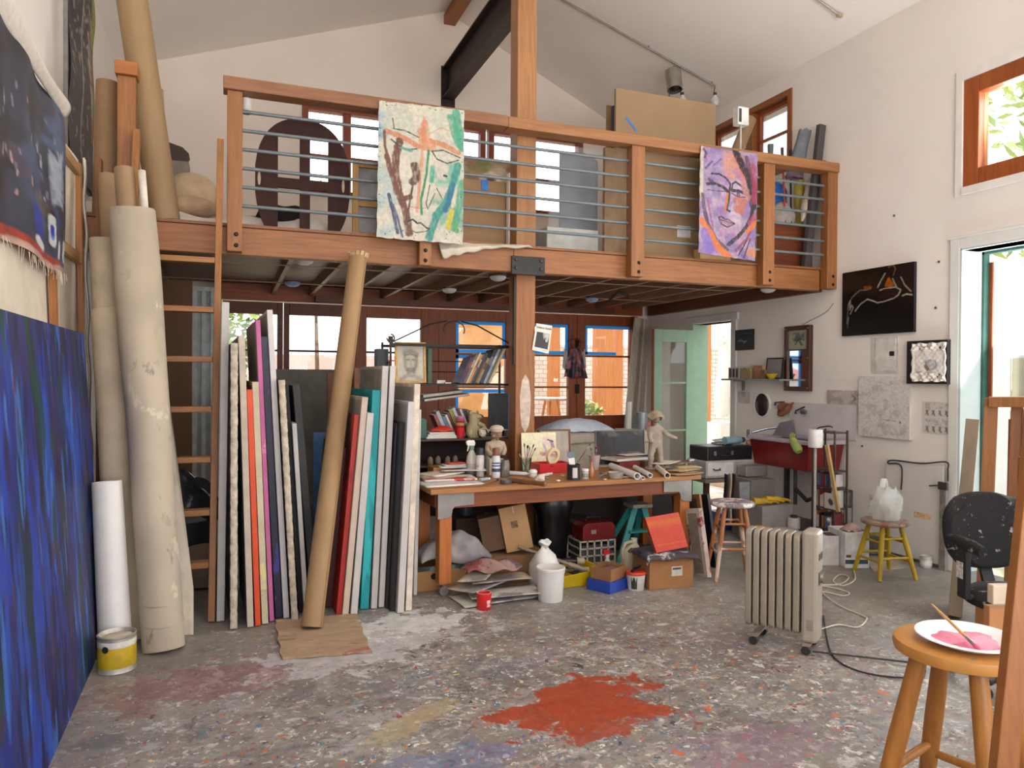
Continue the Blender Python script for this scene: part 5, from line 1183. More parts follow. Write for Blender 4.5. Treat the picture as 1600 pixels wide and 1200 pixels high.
lying('paint_tube', 'short pale blue paint tube right of the magazines', 'tube', on(750, 750, .012), on(765, 748, .012), .013, .012, mat('9fb0bd', .5), mat('d6d6d6', .5))
brush('paint brush with dark bristles lying on the table beside the magazines', on(747, 760, .005), on(779, 749, .006), .004, wood('a87a48', '865a2c', 0), fl=2.2)
flat('paper_sheet', 'scrap of white and blue paper behind the round grey tin', 'paper', on(803, 749), .13, .06, trot-.2, speck('d3d6dc', ['3a62b0', 'e8e8ea'], 14, .5), 0, .0015, .002)
p = on(896, 749); t = T('paint_can', 'small black paint can with a white and red label', 'can', p); r = 10.5*mpp(p); H = 24*mpp(p)
mb = MB(); mb.lathe([(r, 0), (r, H-.004), (r*1.03, H), (r*.92, H+.001), (r*.9, H-.008), (.001, H-.008)], seg=26); build(mb, 'can', mat('2c2e33', .35, .2, .2, 20), t, smooth=40)
mb = MB(); M_ = Matrix.Rotation(-1.75, 4, 'Z'); mb.add([(1.01*r*math.cos(a), 1.01*r*math.sin(a), z) for z in (H*.15, H*.8) for a in (-.4, -.15, .1, .35)], [(0, 1, 5, 4), (1, 2, 6, 5), (2, 3, 7, 6)], M_); build(mb, 'label', speck('cfcbca', ['b0484a', '8a8a92'], 30, .5, .5), t)
t2 = T('putty_knife', 'wide putty knife with a white handle standing in the black paint can', 'tool', p+Vector((0, 0, H)))
c0 = p+Vector((-.01, 0, H-.006)); mb = MB(); mb.bar(c0, c0+Vector((-.005, .01, .05)), .05, .004); build(mb, 'handle', mat('c9c8c6', .5), t2, world=True, bevel=.002)
mb = MB(); mb.bar(c0+Vector((-.005, .01, .0505)), c0+Vector((.0, .015, .095)), .07, .002); build(mb, 'blade', mat('5f6a6e', .35, .5), t2, world=True)
brush('slim brush leaning right out of the black paint can', p+Vector((.02, 0, H-.005)), P(923, 693, Y=p.y+.02), .003, mat('3a3434', .5), fl=1.4)
turned('paint_jar', 'small white lidded jar right of the black paint can', 'jar', 914, 748, [(.027, 0), (.027, .055), (.024, .058)], mat('b3aca6', .5), (('lid', [(.028, .059), (.028, .075), (.001, .076)], mat('dedcda', .4)), ('label', [(.0275, .012), (.0275, .04)], mat('8c8f86', .6, var=.3, scale=40))))
turned('glass_bottle', 'slender copper brown bottle right of the white lidded jar', 'bottle', 924, 746, [(.018, 0), (.02, .01), (.02, .065), (.009, .085), (.009, .1), (.011, .1), (.011, .115), (.001, .115)], mat('a8704c', .25, var=.1))
p = on(923, 735); p = p+Vector((.05, .03, 0)); t = T('plastic_cup', 'translucent pinkish ribbed cup with brushes in it', 'cup', p)
mb = MB(); mb.lathe([(.034, 0), (.047, .12), (.045, .12), (.032, .006), (.001, .005)], seg=20); build(mb, 'cup', mat('a8928e', .3, var=.1), t, smooth=20)
brush('brush with a red tangled tip standing in the ribbed cup', p+Vector((0, 0, .01)), p+Vector((.02, .0, .19)), .004, mat('7a3a48', .5), mat('7d3444', .9), fl=3)
brush('grey brush leaning left in the ribbed cup', p+Vector((.01, .01, .01)), p+Vector((-.03, .01, .18)), .003, mat('6f6a66', .5))
turned('paint_jar', 'very small grey paint pot beside the ribbed cup', 'jar', 941, 742, [(.017, 0), (.018, .02), (.001, .021)], mat('6f6864', .5))
p = on(962, 747); t = T('glass_dish', 'shallow frosted glass dish at the front of the table', 'dish', p)
mb = MB(); mb.lathe([(.05, 0), (.062, .045), (.058, .045), (.046, .006), (.001, .005)], seg=28); build(mb, 'dish', mat('a39a90', .15, var=.08), t, smooth=40)
flat('paper_sheet', 'small white swatch cards before the rolled papers', 'paper', on(985, 745), .14, .07, trot-.3, speck('d6d6da', ['3d4452', 'ecebea'], 10, .5, .6, (1, 4, 1)), 0, .002, .002)
c = on(985, 727); 
t = T('drawing_board', 'white edged board with papers, tilted on the table right of the ribbed cup', 'board', c, trot+.17)
mb = MB(); W_, D_ = .46, .2; mb.box(-W_/2, W_/2, -.02, D_, .055, .075); build(mb, 'board', mat('cdc9c2', .6, var=.05), t, bevel=.002)
c2 = c+Vector((0, -.06, 0)); t = T('red_box', 'low red box under the white edged board', 'box', c2, trot); mb = MB(); mb.box(-.2, .0, .0, .15, 0, .052); build(mb, 'body', mat('6d1f1e', .5), t)
one(MB().box(c2.x+.03, c2.x+.2, c2.y-.03, c2.y+.06, TZ+.001, TZ+.052), 'wooden_box', mat('5d4636', .6), 'small dark box under the right of the white edged board', 'box')
for k, (dx, dy, w_, h_, rz_, cc, l) in enumerate(((-.06, .08, .3, .15, .3, 'c9a08a', 'salmon pink paper on the white edged board'), (.02, .1, .24, .14, .1, 'e8e4e0', 'bright white paper topmost on the white edged board'), (.12, .1, .2, .13, -.1, '6a3a34', 'dark red paper at the right of the white edged board'))):
    flat('paper_sheet', l, 'paper', c+Vector((dx, dy, .078)), w_, h_, trot+rz_, mat(cc, .7, var=.08, scale=15), [.0, .014, .007][k], .0015, .004)
def standing(name, label, cat, x0, y0, x1, y1, Yb, th, cv=None, m=None, fm=None, fw=.012, lean=.08, zb=None):
    X0, X1, Z0, Z1 = rect(x0, y0, x1, y1, Yb); Z0 = zb if zb is not None else Z0
    t = T(name, label, cat, ((X0+X1)/2, Yb, Z0), rot=(-lean, 0, 0)); w, h = X1-X0, Z1-Z0
    mb = MB(); mb.box(-w/2, w/2, .002, th, 0.001, h); build(mb, 'backing', m or WHITE, t)
    if fm:
        o = [(-w/2-.001, 0), (w/2+.001, 0), (w/2+.001, h), (-w/2-.001, h)]; i = [(-w/2+fw, fw), (w/2-fw, fw), (w/2-fw, h-fw), (-w/2+fw, h-fw)]
        mb = MB(); mb.ring(o, i, -.006, th+.001); build(mb, 'frame', fm, t, bevel=.0015)
    if cv:
        W2, h0 = w-2*(fw if fm else 0), (fw if fm else 0)
        paintsurf(cv, 'picture', lambda u, v: (-W2/2+W2*u, .0005, h0+(h-2*h0)*(1-v)), t, world=False)
    return t
cv = Canvas(80, 46, '2a282a', 71, .2); cv.wash(5, '8d8884', .42, .75, .8, 1, (-.1, .62, 1.1, 1.1)).wash(8, '121112', .4, .7, .7, 1, (.1, .1, .9, .7)).wash(6, '6d6a68', .5, .7, .6, 1, (-.1, -.1, 1.1, .2))
yb_ = TA.y+ey_.y*TD*.9+ex_.y*1.6
standing('charcoal_drawing', 'charcoal drawing of a dark field in a thin grey frame, back of the table', 'drawing', 931, 672, 1008, 722, 5.62, .01, cv, mat('8b8782', .7), mat('77736e', .6), .008, .06, TZ+.003)
standing('framed_picture', 'brown edged picture frame seen from its pale back, leaning at the back of the table', 'frame', 843, 671, 892, 735, 5.5, .02, None, mat('a89e92', .8), wood('6d4028', '50301c', 2), .012, .06, TZ+.003)
def rollp(label, p, q, r, m, cat='roll'):
    p, q = Vector(p), Vector(q); return one(MB().pipe(p, q, r, r*.8, 22), 'paper_roll', m, label, cat, smooth=True)
WP = mat('dfdcd9', .7, var=.04)
rollp('thick rolled white paper at the front right of the table', on(996, 744, .028), on(955, 728, .028), .026, WP)
rollp('thin white paper roll beside the thick one', on(1005, 747, .016), on(975, 733, .016), .014, WP)
rollp('white paper roll with a dark inner tube at the right of the table', on(1016, 743, .021), on(992, 730, .021), .019, mat('d6d4d4', .7))
rollp('cream paper roll under the open cream envelope', on(1043, 743, .024), on(1027, 730, .024), .022, mat('d9ccb8', .7))
flat('envelope', 'open cream envelope on the paper rolls at the right of the table', 'envelope', on(1040, 733), .22, .17, trot+.5, mat('e0d6c6', .7), .05, .003, .012)
for k, (x, y, w_, h_, rz_, cc, l) in enumerate(((1070, 742, .24, .16, -.1, 'b08f68', 'brown paper folder, lowest at the right end of the table'), (1068, 738, .22, .15, .15, 'c2a47c', 'tan paper folder in the middle of the right end pile'), (1074, 735, .2, .13, -.25, 'cbb088', 'light tan folder second from the top of the right end pile'), (1062, 732, .19, .12, .35, 'a07e58', 'crumpled brown paper topmost of the right end pile'))):
    flat('paper_folder', l, 'paper', on(x, y), w_, h_, trot+rz_, mat(cc, .8, var=.1, scale=12), .004+.012*k, .004, .012)
lying('paint_tube', 'flattened grey paint tube beside the tiny paint pot', 'tube', on(936, 745, .01), on(952, 738, .01), .011, .01, mat('8d8684', .4, .3))
for k, (x, y, cc) in enumerate(((872, 752, 'd9cfc0'), (880, 744, 'b7a48a'), (855, 748, '8d8680'), (945, 750, 'a89a8a'))):
    q = on(x, y); blob('paint_blob', ['dried cream paint blob at the table front left of the black can', 'dried tan paint blob behind the black can', 'dried grey paint blob beside the paint rag', 'dried brown paint blob left of the glass dish'][k], 'paint', (q.x, q.y, TZ+.006), .016, .013, .008, mat(cc, .6), k+20, .12)
CLAY = mat('b3a08c', .75, var=.12, scale=18, bump=.25, h2='8f7d6b')
def figure(p, s_, kind):
    return None
def skin(name, verts, edges, radii, m, parent, sub=2, world=True):
    inv = MW[parent.name].inverted()
    me = bpy.data.meshes.new(name); me.from_pydata([tuple(inv @ Vector(v)) for v in verts], edges, []); me.update()
    o = bpy.data.objects.new(name, me); COL.objects.link(o); o.parent = parent; MW[o.name] = MW[parent.name].copy()
    sk = o.modifiers.new('k', 'SKIN'); sk.use_smooth_shade = True
    for i, r in enumerate(radii): me.skin_vertices[0].data[i].radius = (r, r) if not isinstance(r, tuple) else r
    me.skin_vertices[0].data[0].use_root = True
    u_ = o.modifiers.new('u', 'SUBSURF'); u_.levels = u_.render_levels = sub
    me.materials.append(m); return o
p = on(774, 727); p = P(774, 700, Y=5.36); p.z = TZ
k = .95
sp = T('child_statuette', 'clay bust of a child in a beret on a block behind the aerosol cans', 'statuette', p)
mb = MB(); mb.box(-.06, .06, -.04, .05, .001, .125); build(mb, 'base_block', mat('cbbfae', .8, var=.1), sp)
def pv(x, z, y=0): return p+Vector((x, y, z))
skin('torso', [pv(0, .13), pv(0, .19), pv(0, .235), pv(0, .265), pv(0, .29), pv(-.06, .235), pv(-.075, .19, -.01), pv(-.045, .155, -.05), pv(.06, .235), pv(.075, .19, -.01), pv(.04, .155, -.05)], [(0, 1), (1, 2), (2, 3), (3, 4), (2, 5), (5, 6), (6, 7), (2, 8), (8, 9), (9, 10)], [(.06, .045), (.06, .045), (.05, .04), .025, .025, .027, .023, .018, .027, .023, .018], CLAY, sp)
hd = p+Vector((.005, -.008, .32))
mb = MB(); mb.ball(hd, .038, .04, .046, 18).ball(hd+Vector((0, -.04, -.006)), .008, .009, .012, 8).ball(hd+Vector((-.03, -.02, -.02)), .014, .014, .013, 8).ball(hd+Vector((.02, -.025, -.02)), .014, .013, .012, 8).ball(hd+Vector((0, -.034, -.026)), .012, .007, .005, 8)
mb.ball(hd+Vector((-.038, 0, -.002)), .008, .01, .014, 8).ball(hd+Vector((.038, 0, -.002)), .008, .01, .014, 8).ball(hd+Vector((0, -.02, -.042)), .014, .014, .01, 8)
build(mb, 'head', mat('9c7c66', .7, var=.1, h2='83634f', scale=14), sp, world=True, smooth=True)
mb = MB(); mb.ball(hd+Vector((.004, .006, .036)), .056, .052, .03, 18, None); mb.ball(hd+Vector((0, -.006, .018)), .045, .046, .014, 16); build(mb, 'beret', mat('bfae9a', .8, var=.1, bump=.2, scale=20), sp, world=True, smooth=True)
mb = MB(); mb.ball(hd+Vector((-.014, -.036, .006)), .004, .003, .003, 8).ball(hd+Vector((.014, -.036, .006)), .004, .003, .003, 8); build(mb, 'eyes', mat('4a382e', .6), sp, world=True)
p = on(1024, 733)
sp = T('clay_figure', 'rough clay figure in a floppy hat with one arm out, on the table', 'statuette', p)
def pv(x, z, y=0): return p+Vector((x*1.05, y, z*1.02))
skin('body', [pv(0, .22), pv(0, .27), pv(.005, .325), pv(.005, .36), pv(-.01, .385), pv(.03, .19), pv(.045, .11), pv(.05, .02, -.01), pv(.06, .012, -.04), pv(-.03, .19), pv(-.055, .12, -.02), pv(-.04, .03, .01), pv(-.05, .015, -.02), pv(.05, .325), pv(.09, .28, -.02), pv(.15, .255, -.04), pv(.175, .25, -.045), pv(-.045, .325), pv(-.075, .27, -.03), pv(-.07, .22, -.07)],
     [(0, 1), (1, 2), (2, 3), (3, 4), (0, 5), (5, 6), (6, 7), (7, 8), (0, 9), (9, 10), (10, 11), (11, 12), (2, 13), (13, 14), (14, 15), (15, 16), (2, 17), (17, 18), (18, 19)],
     [(.045, .035), (.045, .036), (.05, .036), .024, .024, .034, .026, .02, .014, .034, .026, .02, .014, .026, .02, .016, .012, .026, .021, .018], mat('a2948a', .8, var=.15, scale=18, bump=.3, h2='857669'), sp)
hd = pv(-.005, .415, -.01)
mb = MB(); mb.ball(hd, .036, .038, .042, 16).ball(hd+Vector((-.02, -.036, -.004)), .008, .01, .01, 8).ball(hd+Vector((-.008, -.03, -.03)), .012, .01, .006, 8); build(mb, 'head', mat('8d7a6c', .8, var=.1), sp, world=True, smooth=True)
mb = MB(); n = 22; mb.grid(n, 8, lambda u, v: hd+Vector(((.02+.055*v)*math.cos(2*PI*u)*(1+.15*math.sin(3*2*PI*u+1)), (.02+.05*v)*math.sin(2*PI*u), .052-.05*v*v+.014*math.sin(3*2*PI*u)*v))); mb.ball(hd+Vector((0, .005, .034)), .05, .045, .032, 16)
build(mb, 'hat', mat('a5947e', .85, var=.12, bump=.25, h2='8b7a64'), sp, world=True, smooth=True)
mb = MB(); mb.lathe([(.085, 0), (.09, .005), (.085, .02), (.001, .021)], seg=20); build(mb, 'base_plate', mat('8f8176', .8), sp)
bp = on(1014, 722); turned('glass_bottle', 'olive green bottle left of the clay figure', 'bottle', 0, 0, [(.026, 0), (.028, .1), (.012, .13), (.012, .165), (.014, .17), (.001, .17)], mat('6d6630', .2, var=.1), base=on(1000, 722))
lying('paint_tube', 'dark red glossy paint tube at the foot of the clay figure', 'tube', on(1011, 724, .02)+Vector((.05, -.1, 0)), on(1019, 714, .02)+Vector((.06, -.1, .03)), .015, .012, mat('4a1a22', .3), mat('c9c4c4', .4))
turned('flower_pot', 'grey tin pot standing on end behind the charcoal drawing', 'pot', 0, 0, [(.045, 0), (.06, .17), (.056, .17), (.042, .01), (.001, .01)], mat('8f969c', .4, .4), base=Vector((P(1001, 668, Y=6.45).x, 6.43, P(900, 671, Y=6.45).z-.011)))
RY0, RY1 = 5.78, 6.12
zS, zB, zL = P(700, 598, Y=RY0).z, P(700, 540, Y=RY0).z, P(700, 684, Y=RY0).z
rx0, rx1 = P(610, 600, Y=RY0).x, P(802, 600, Y=RY0).x
IRON = mat('26201e', .45, .6)
t = T('metal_rack', 'black wrought iron shelf rack with curled ends behind the table', 'rack', ((rx0+rx1)/2, RY0, 0))
for x in (rx0, rx1):
    for y in (RY0, RY1):
        mb = MB(); mb.box(x-.008, x+.008, y-.008, y+.008, 0, zB+.03); build(mb, 'upright', IRON, t, world=True)
for z in (zS-.012, zL-.012, .775):
    mb = MB(); mb.box(rx0-.012, rx1+.012, RY0-.012, RY1+.012, z-.012, z+.004)
    build(mb, 'shelf', IRON if z > 1.2 else wood('4a2c20', '33201a', 0), t, world=True)
for y in (RY0, RY1):
    mb = MB(); mb.box(rx0-.01, rx1+.01, y-.007, y+.007, zB-.012, zB+.012); build(mb, 'top_bar', IRON, t, world=True)
mb = MB()
for z in (zS+.09, zS+.18): mb.tube([(rx0, RY1, z), (rx1, RY1, z)], .004, 6)
build(mb, 'back_wire', IRON, t, world=True)
mb = MB(); mb.box(rx0, rx1, RY1+.013, RY1+.022, .3, zL-.025); build(mb, 'shade_backing', mat('2a1a16', .8), t, world=True)  # dark sheet added in place of the shade behind the lower shelves
xm = (rx0+rx1)/2
for s_ in (-1, 1):
    xe = xm+s_*(rx1-rx0)/2
    mb = MB(); mb.tube([(xm+s_*.06, RY0, zB+.2), (xm+s_*.2, RY0, zB+.17), (xe-s_*.12, RY0, zB+.07), (xe, RY0, zB+.012)], .006, 6)
    mb.tube([(xe-s_*(.0+.03*math.sin(a)), RY0, zB+.05+.03*math.cos(a)) for a in [i*.4 for i in range(13)]], .006, 6).box(xe-.018, xe+.018, RY0-.01, RY0+.01, zB+.012, zB+.065); build(mb, 'scroll', IRON, t, world=True, smooth=True)
mb = MB(); mb.tube([(xm+.09*math.sin(a), RY0, zB+.13+.07*math.cos(a)) for a in [-2+i*.25 for i in range(17)]], .005, 6); build(mb, 'scroll', IRON, t, world=True, smooth=True)
def book(label, x0, z0, w, h, d, tilt, cc, Y=None, cat='book', group=None, page=None, spine=None, name='book', side=1):
    M = Matrix.Translation((x0, Y or RY0+.02, z0)) @ Euler((0, tilt, 0)).to_matrix().to_4x4()
    t = T(name, label, cat, (x0, Y or RY0+.02, z0), group=group)
    off = w*math.sin(abs(tilt)) if tilt > 0 else 0
    M = Matrix.Translation((0, 0, off*1.0)) @ M
    mb = MB(); mb.box(0, .003, 0, d, 0, h, M).box(w-.003, w, 0, d, 0, h, M).box(.003, w-.003, 0, .004, 0, h, M); build(mb, 'cover', mat(cc, .45, var=.1, scale=20), t, world=True)
    mb = MB(); mb.box(.003, w-.003, .006, d-.004, .003, h-.004, M); build(mb, 'pages', mat(page or 'd8cfbd', .8), t, world=True)
    if spine:
        mb = MB(); mb.box(.002, w-.002, -.0008, .0005, h*.55, h*.8, M); build(mb, 'spine_band', mat(spine, .5, var=.3, scale=90), t, world=True)
    return t
xb = P(722, 598, Y=RY0).x; tl = math.radians(25)
ROW = [('3a2148', .018, .235, 'dark purple art book lying flattest at the left of the upper rack row', '6d3a2a'), ('4b2a52', .014, .245, 'violet art book second in the leaning row on the upper rack', 'a06038'),
       ('6f5f4a', .02, .26, 'olive brown art book in the leaning row on the upper rack', 'b9a27c'), ('c9c2b4', .012, .28, 'thin white book between the olive and orange ones on the upper rack', None),
       ('d08838', .016, .265, 'orange spined book in the leaning row on the upper rack', '8a4a20'), ('4a5668', .014, .27, 'slate blue book right of the orange spined one on the upper rack', 'b8b0a0'),
       ('2a2826', .02, .275, 'black spiral bound sketchbook in the leaning row on the upper rack', None), ('7a5a4a', .01, .19, 'short thin brown book in the leaning row on the upper rack', None),
       ('8d8468', .022, .23, 'khaki book shorter than its neighbours on the upper rack', '4a4434'), ('33323a', .03, .30, 'thick charcoal book with a printed spine on the upper rack', '7d7a86'),
       ('8fa0b8', .02, .315, 'pale blue tall book near the post on the upper rack', 'd0d6e0'), ('6a6a34', .016, .33, 'tall green edged book near the post on the upper rack', None), ('c8b79c', .022, .33, 'tallest cream book beside the post on the upper rack', None)]
x = xb-.02
for i, (cc, w, h, l, sp_) in enumerate(ROW):
    tt_ = tl; off = w*math.sin(tl)
    if i: x = (edge+off*math.sin(tl)+.0015)/math.cos(tl)
    edge = x*math.cos(tl)-off*math.sin(tl)+w
    b_ = book(l, x, zS-.007, w, h, .2, tt_, cc, spine=sp_)
    if 'spiral' in l:
        M = Matrix.Translation((x, RY0+.02, zS-.007+w*math.sin(tt_))) @ Euler((0, tt_, 0)).to_matrix().to_4x4(); mb = MB()
        for k in range(18): mb.tube([M @ Vector((w+.003+.007*math.cos(a), -.006+.007*math.sin(a), .02+.0135*k)) for a in [i_*.9 for i_ in range(8)]], .0018, 5)
        build(mb, 'spiral_binding', mat('c98a4a', .4), b_, world=True)
cv = Canvas(80, 102, 'b5ad9f', 81, .06)
for q, w_, c_, k_ in (([(.5, .3), (.5, .6)], .24, '9d9486', .9), ([(.28, .3), (.3, .6), (.42, .8)], .05, '6d665b', .7), ([(.72, .3), (.72, .55), (.62, .76)], .06, '5d564c', .7), ([(.3, .24), (.5, .2), (.74, .27)], .085, '7d766a', .9), ([(.27, .31), (.5, .27), (.76, .33)], .02, '4f493f', .7), ([(.35, .42), (.46, .42)], .025, '544d43', .8), ([(.56, .42), (.67, .43)], .025, '544d43', .8), ([(.5, .44), (.47, .57), (.53, .59)], .02, '7a7265', .8), ([(.4, .7), (.5, .74), (.62, .69)], .06, '5d554a', .75), ([(.42, .655), (.58, .655)], .016, '4a433a', .8), ([(.12, .97), (.4, .84), (.62, .86), (.92, .99)], .07, '8a8174', .8), ([(.45, .5), (.44, .6)], .04, 'b5ab9c', .6)): cv.stroke(q, w_, c_, k_, .3, 1.1)
standing('framed_portrait', 'small gold framed pencil portrait of a bearded man on the metal rack', 'picture', 618, 534, 666, 596, RY0+.03, .016, cv, mat('a89c88'), mat('a9823f', .4, .3, .15, 30), .018, .1, zS-.003)
p = P(607, 596, Y=RY0+.08); p.z = zS-.007
mb = MB()
for k in range(9): mb.ball(p+Vector((.004*math.sin(k), 0, .012+.02*k)), .016-.0004*k, .014, .012, 8)
one(mb, 'backbone', mat('8d7a66', .8, var=.15, scale=30), 'knobbly bone standing left of the gold framed portrait', 'bone', smooth=True)
o_ = rect(590, 545, 607, 598, RY0+.1); one(MB().box(o_[0], o_[1], RY0+.1, RY0+.25, zS-.007, o_[3]), 'picture_box', mat('1f2428', .5), 'dark square box behind the bone on the metal rack', 'box')
o_ = rect(668, 545, 674, 598, RY0+.12); one(MB().box(o_[0], o_[1], RY0+.1, RY0+.3, zS-.007, o_[3]), 'folder', mat('3f5a44', .6), 'thin dark green folder upright right of the gold framed portrait', 'folder')
p = P(688, 596, Y=RY0+.08); one(MB().box(p.x-.035, p.x+.035, RY0+.05, RY0+.11, zS-.007, zS+.02), 'small_box', speck('d8cfc8', ['a86a60'], 30, .4, .6), 'tiny white and pink carton on the metal rack shelf', 'box')
p = P(698, 597, Y=RY0+.05); one(MB().cube((p.x, RY0+.02, zS-.002), .05, .03, .01), 'small_box', mat('c9c4be', .5), 'flat little white packet beside the tiny carton on the rack', 'box')
LB = [('8f4a4a', .026, .2), ('a8b0b0', .028, .23), ('5a7a92', .026, .18), ('d8d0c0', .018, .2), ('6a3038', .02, .22), ('8d8a3a', .028, .245), ('b9bcc0', .026, .26), ('4a3a3a', .022, .23), ('d0c6b4', .02, .25), ('3a3a40', .026, .24), ('7a6a58', .022, .24), ('c4beb2', .02, .23), ('8a8478', .018, .21)]
LN = ['brick red', 'pale grey', 'dusty blue', 'cream', 'maroon', 'mustard', 'light grey', 'dark brown', 'ivory', 'charcoal', 'taupe', 'off white', 'stone grey']
x = P(664, 670, Y=RY1).x+.02; z0 = zL-.007+.0
for i, (cc, w, h) in enumerate(LB):
    book(f'{LN[i]} book leaning left in the row on the lower rack shelf', x+.09, z0+.0, w, h, .15, -.42, cc, Y=RY1-.17); x += w/math.cos(.42)+.004
def lay(label, x0, x1, z, th, cc, Y, tilt=0, d=.2):
    t = T('book', label, 'book', ((x0+x1)/2, Y, z)); M = Matrix.Translation((x0, Y, z)) @ Euler((0, -tilt, 0)).to_matrix().to_4x4(); w = (x1-x0)/math.cos(tilt)
    mb = MB(); mb.box(0, w, 0, d, 0, .003, M).box(0, w, 0, d, th-.003, th, M).box(0, .003, 0, d, .003, th-.003, M); build(mb, 'cover', mat(cc, .5, var=.1), t, world=True)
    mb = MB(); mb.box(.004, w-.003, .003, d-.003, .003, th-.003, M); build(mb, 'pages', mat('cfc8ba', .8), t, world=True); return t
za = P(690, 628, Y=RY0+.1).z; xa = P(665, 630, Y=RY0+.1).x; xc = P(728, 630, Y=RY0+.1).x
lay('black and grey book lying tilted across the row on the lower rack shelf', xa, xc, za+.03, .028, '35353a', RY1-.16, .12, .15)
lay('grey paperback lying tilted under the black book on the lower rack shelf', xa+.01, xc+.06, za+.0, .022, '6d6862', RY1-.16, .12, .15)
zz = z0
for k, l in enumerate(('white magazine lying lowest under the red cloth on the rack', 'white magazine lying second under the red cloth on the rack', 'grey white magazine directly under the red cloth on the rack')):
    lay(l, P(667+2*k, 676, Y=RY0+.03).x, P(714-2*k, 676, Y=RY0+.03).x, zz, .017, ['dcdad6', 'd0cecb', 'b9b6b2'][k], RY0+.03, 0, .12); zz += .0175
p = P(690, 664, Y=RY0+.09); mb = MB(); mb.grid(22, 12, lambda u, v: (p.x-.1+.2*u, RY0+.03+.115*v, zz+.006+.035*math.sin(PI*u)**.6*math.sin(PI*v)**.6+.006*math.sin(9*u+5*v)))
one(mb, 'red_cloth', mat('c8301f', .6, var=.1), 'crumpled red cloth on the pile of white magazines', 'cloth', smooth=True, solid=.004)
o_ = rect(655, 655, 666, 682, RY0+.05); one(MB().box(o_[0], o_[1], RY0+.03, RY0+.14, z0, o_[3]), 'green_box', mat('2a5a46', .5), 'dark green box at the left end of the lower rack shelf', 'box', bevel=.006)
p = P(719, 680, Y=RY0+.06); zz = z0; r_ = 7.4*mpp(p)
for k, (cc, h_) in enumerate((('c21f26', .085), ('c62a2c', .014), ('d8b878', .012), ('dcc084', .012), ('c83238', .012), ('d07a92', .012), ('d286a0', .012), ('d99ab2', .014))):
    L_ = ['tall red plastic cup at the bottom of the stack on the rack', 'second red cup in the plastic cup stack on the rack', 'lower yellow cup in the plastic cup stack on the rack', 'upper yellow cup in the plastic cup stack on the rack', 'red cup between yellow and pink in the cup stack on the rack', 'lowest pink cup in the plastic cup stack on the rack', 'middle pink cup in the plastic cup stack on the rack', 'pink cup topmost of the plastic cup stack on the rack'][k]
    one(MB().lathe([(r_*.82, 0), (r_, h_), (r_*.93, h_), (r_*.78, .003), (.001, .003)] if k else [(r_*.8, 0), (r_, h_), (r_*.93, h_), (r_*.75, .004), (.001, .004)], (p.x, p.y, zz), 22), 'plastic_cup', mat(cc, .35), L_, 'cup', 'stacked plastic cups on the rack', smooth=40); zz += h_+.0008
p = P(741, 682, Y=RY0+.05); t = T('carved_figure', 'carved mottled animal figure right of the stacked cups', 'statuette', (p.x, p.y, z0)); s_ = 1.0
mb = MB(); mb.lathe([(.05, 0), (.07, .03), (.068, .09), (.045, .13), (.05, .155), (.048, .18), (.03, .2), (.001, .21)], (0, 0, 0), 20, sy=.8).ball((.03, -.02, .175), .045, .03, .022, 12).ball((-.03, 0, .2), .015, .012, .025, 8).ball((.03, .01, .205), .012, .012, .022, 8).tube([(.02, -.04, .12), (.06, -.05, .1), (.085, -.045, .07)], [.02, .02, .014], 10)
build(mb, 'body', speck('a89a78', ['5d523e', 'c9bc98', '3f382c'], 12, .4, .7), t, smooth=True)
p = P(748, 672, Y=RY0+.0); t = T('shell_ornament', 'round striped shell ornament before the carved animal figure', 'ornament', (p.x+.03, RY0-.005, z0+.001))
mb = MB(); mb.ball((0, -.005, .045), .045, .028, .045, 18); build(mb, 'shell', speck('bdb4a6', ['5a5650', '3f3c3a', 'd8d2c6'], 8, .5, .5), t, smooth=True)
mb = MB(); mb.tube([(.04*math.cos(a)*(1-.1*a/3), -.034, .045+.04*math.sin(a)*(1-.1*a/3)) for a in [i*.35 for i in range(14)]], .005, 6); build(mb, 'rim', mat('c9a878', .5), t, smooth=True)
o_ = rect(762, 614, 793, 660, RY1-.02); one(MB().box(o_[0], o_[0]+(o_[1]-o_[0])*.62, RY1-.2, RY1-.03, z0, o_[3]), 'binder', mat('1d1e24', .5), 'black binder standing at the right of the lower rack shelf', 'binder')
one(MB().box(o_[0]+(o_[1]-o_[0])*.66, o_[0]+(o_[1]-o_[0])*.86, RY1-.2, RY1-.03, z0, o_[3]), 'binder', mat('3a78b0', .5), 'blue binder right of the black one on the lower rack shelf', 'binder')
o_ = rect(753, 646, 797, 660, RY0+.02); t = T('wire_tray', 'white open tray at the right end of the lower rack shelf', 'tray', ((o_[0]+o_[1])/2, RY0+.03, z0))
mb = MB(); ww = (o_[1]-o_[0])/2; mb.ring([(-ww, 0), (ww, 0), (ww, .06), (-ww, .06)], [(-ww+.006, .006), (ww-.006, .006), (ww-.006, .054), (-ww+.006, .054)], 0, .12).box(-ww+.005, ww-.005, .0, .12, .0001, .006); build(mb, 'tray', mat('d8d6d2', .4), t, bevel=.002)
o_ = rect(655, 700, 700, 722, RY0)
for k in range(4):
    p = P(676+7*k, 713, Y=RY0+.1); one(MB().lathe([(.02, 0), (.026, .02), (.02, .05), (.008, .065), (.001, .066)], (p.x+.035*k-.03, RY0+.06+.03*(k % 2), .775+.0045), 12), 'clay_pot', mat('7a6a58', .7), ['small pot leftmost on the dim lowest rack shelf', 'second small pot on the dim lowest rack shelf', 'third small pot on the dim lowest rack shelf', 'small pot rightmost on the dim lowest rack shelf'][k], 'pot', 'small pots on the lowest rack shelf', smooth=True)
q = [P(838, 505, Y=YL+.115), P(863, 509, Y=YL+.115), P(857, 553, Y=YL+.115), P(831, 547, Y=YL+.115)]
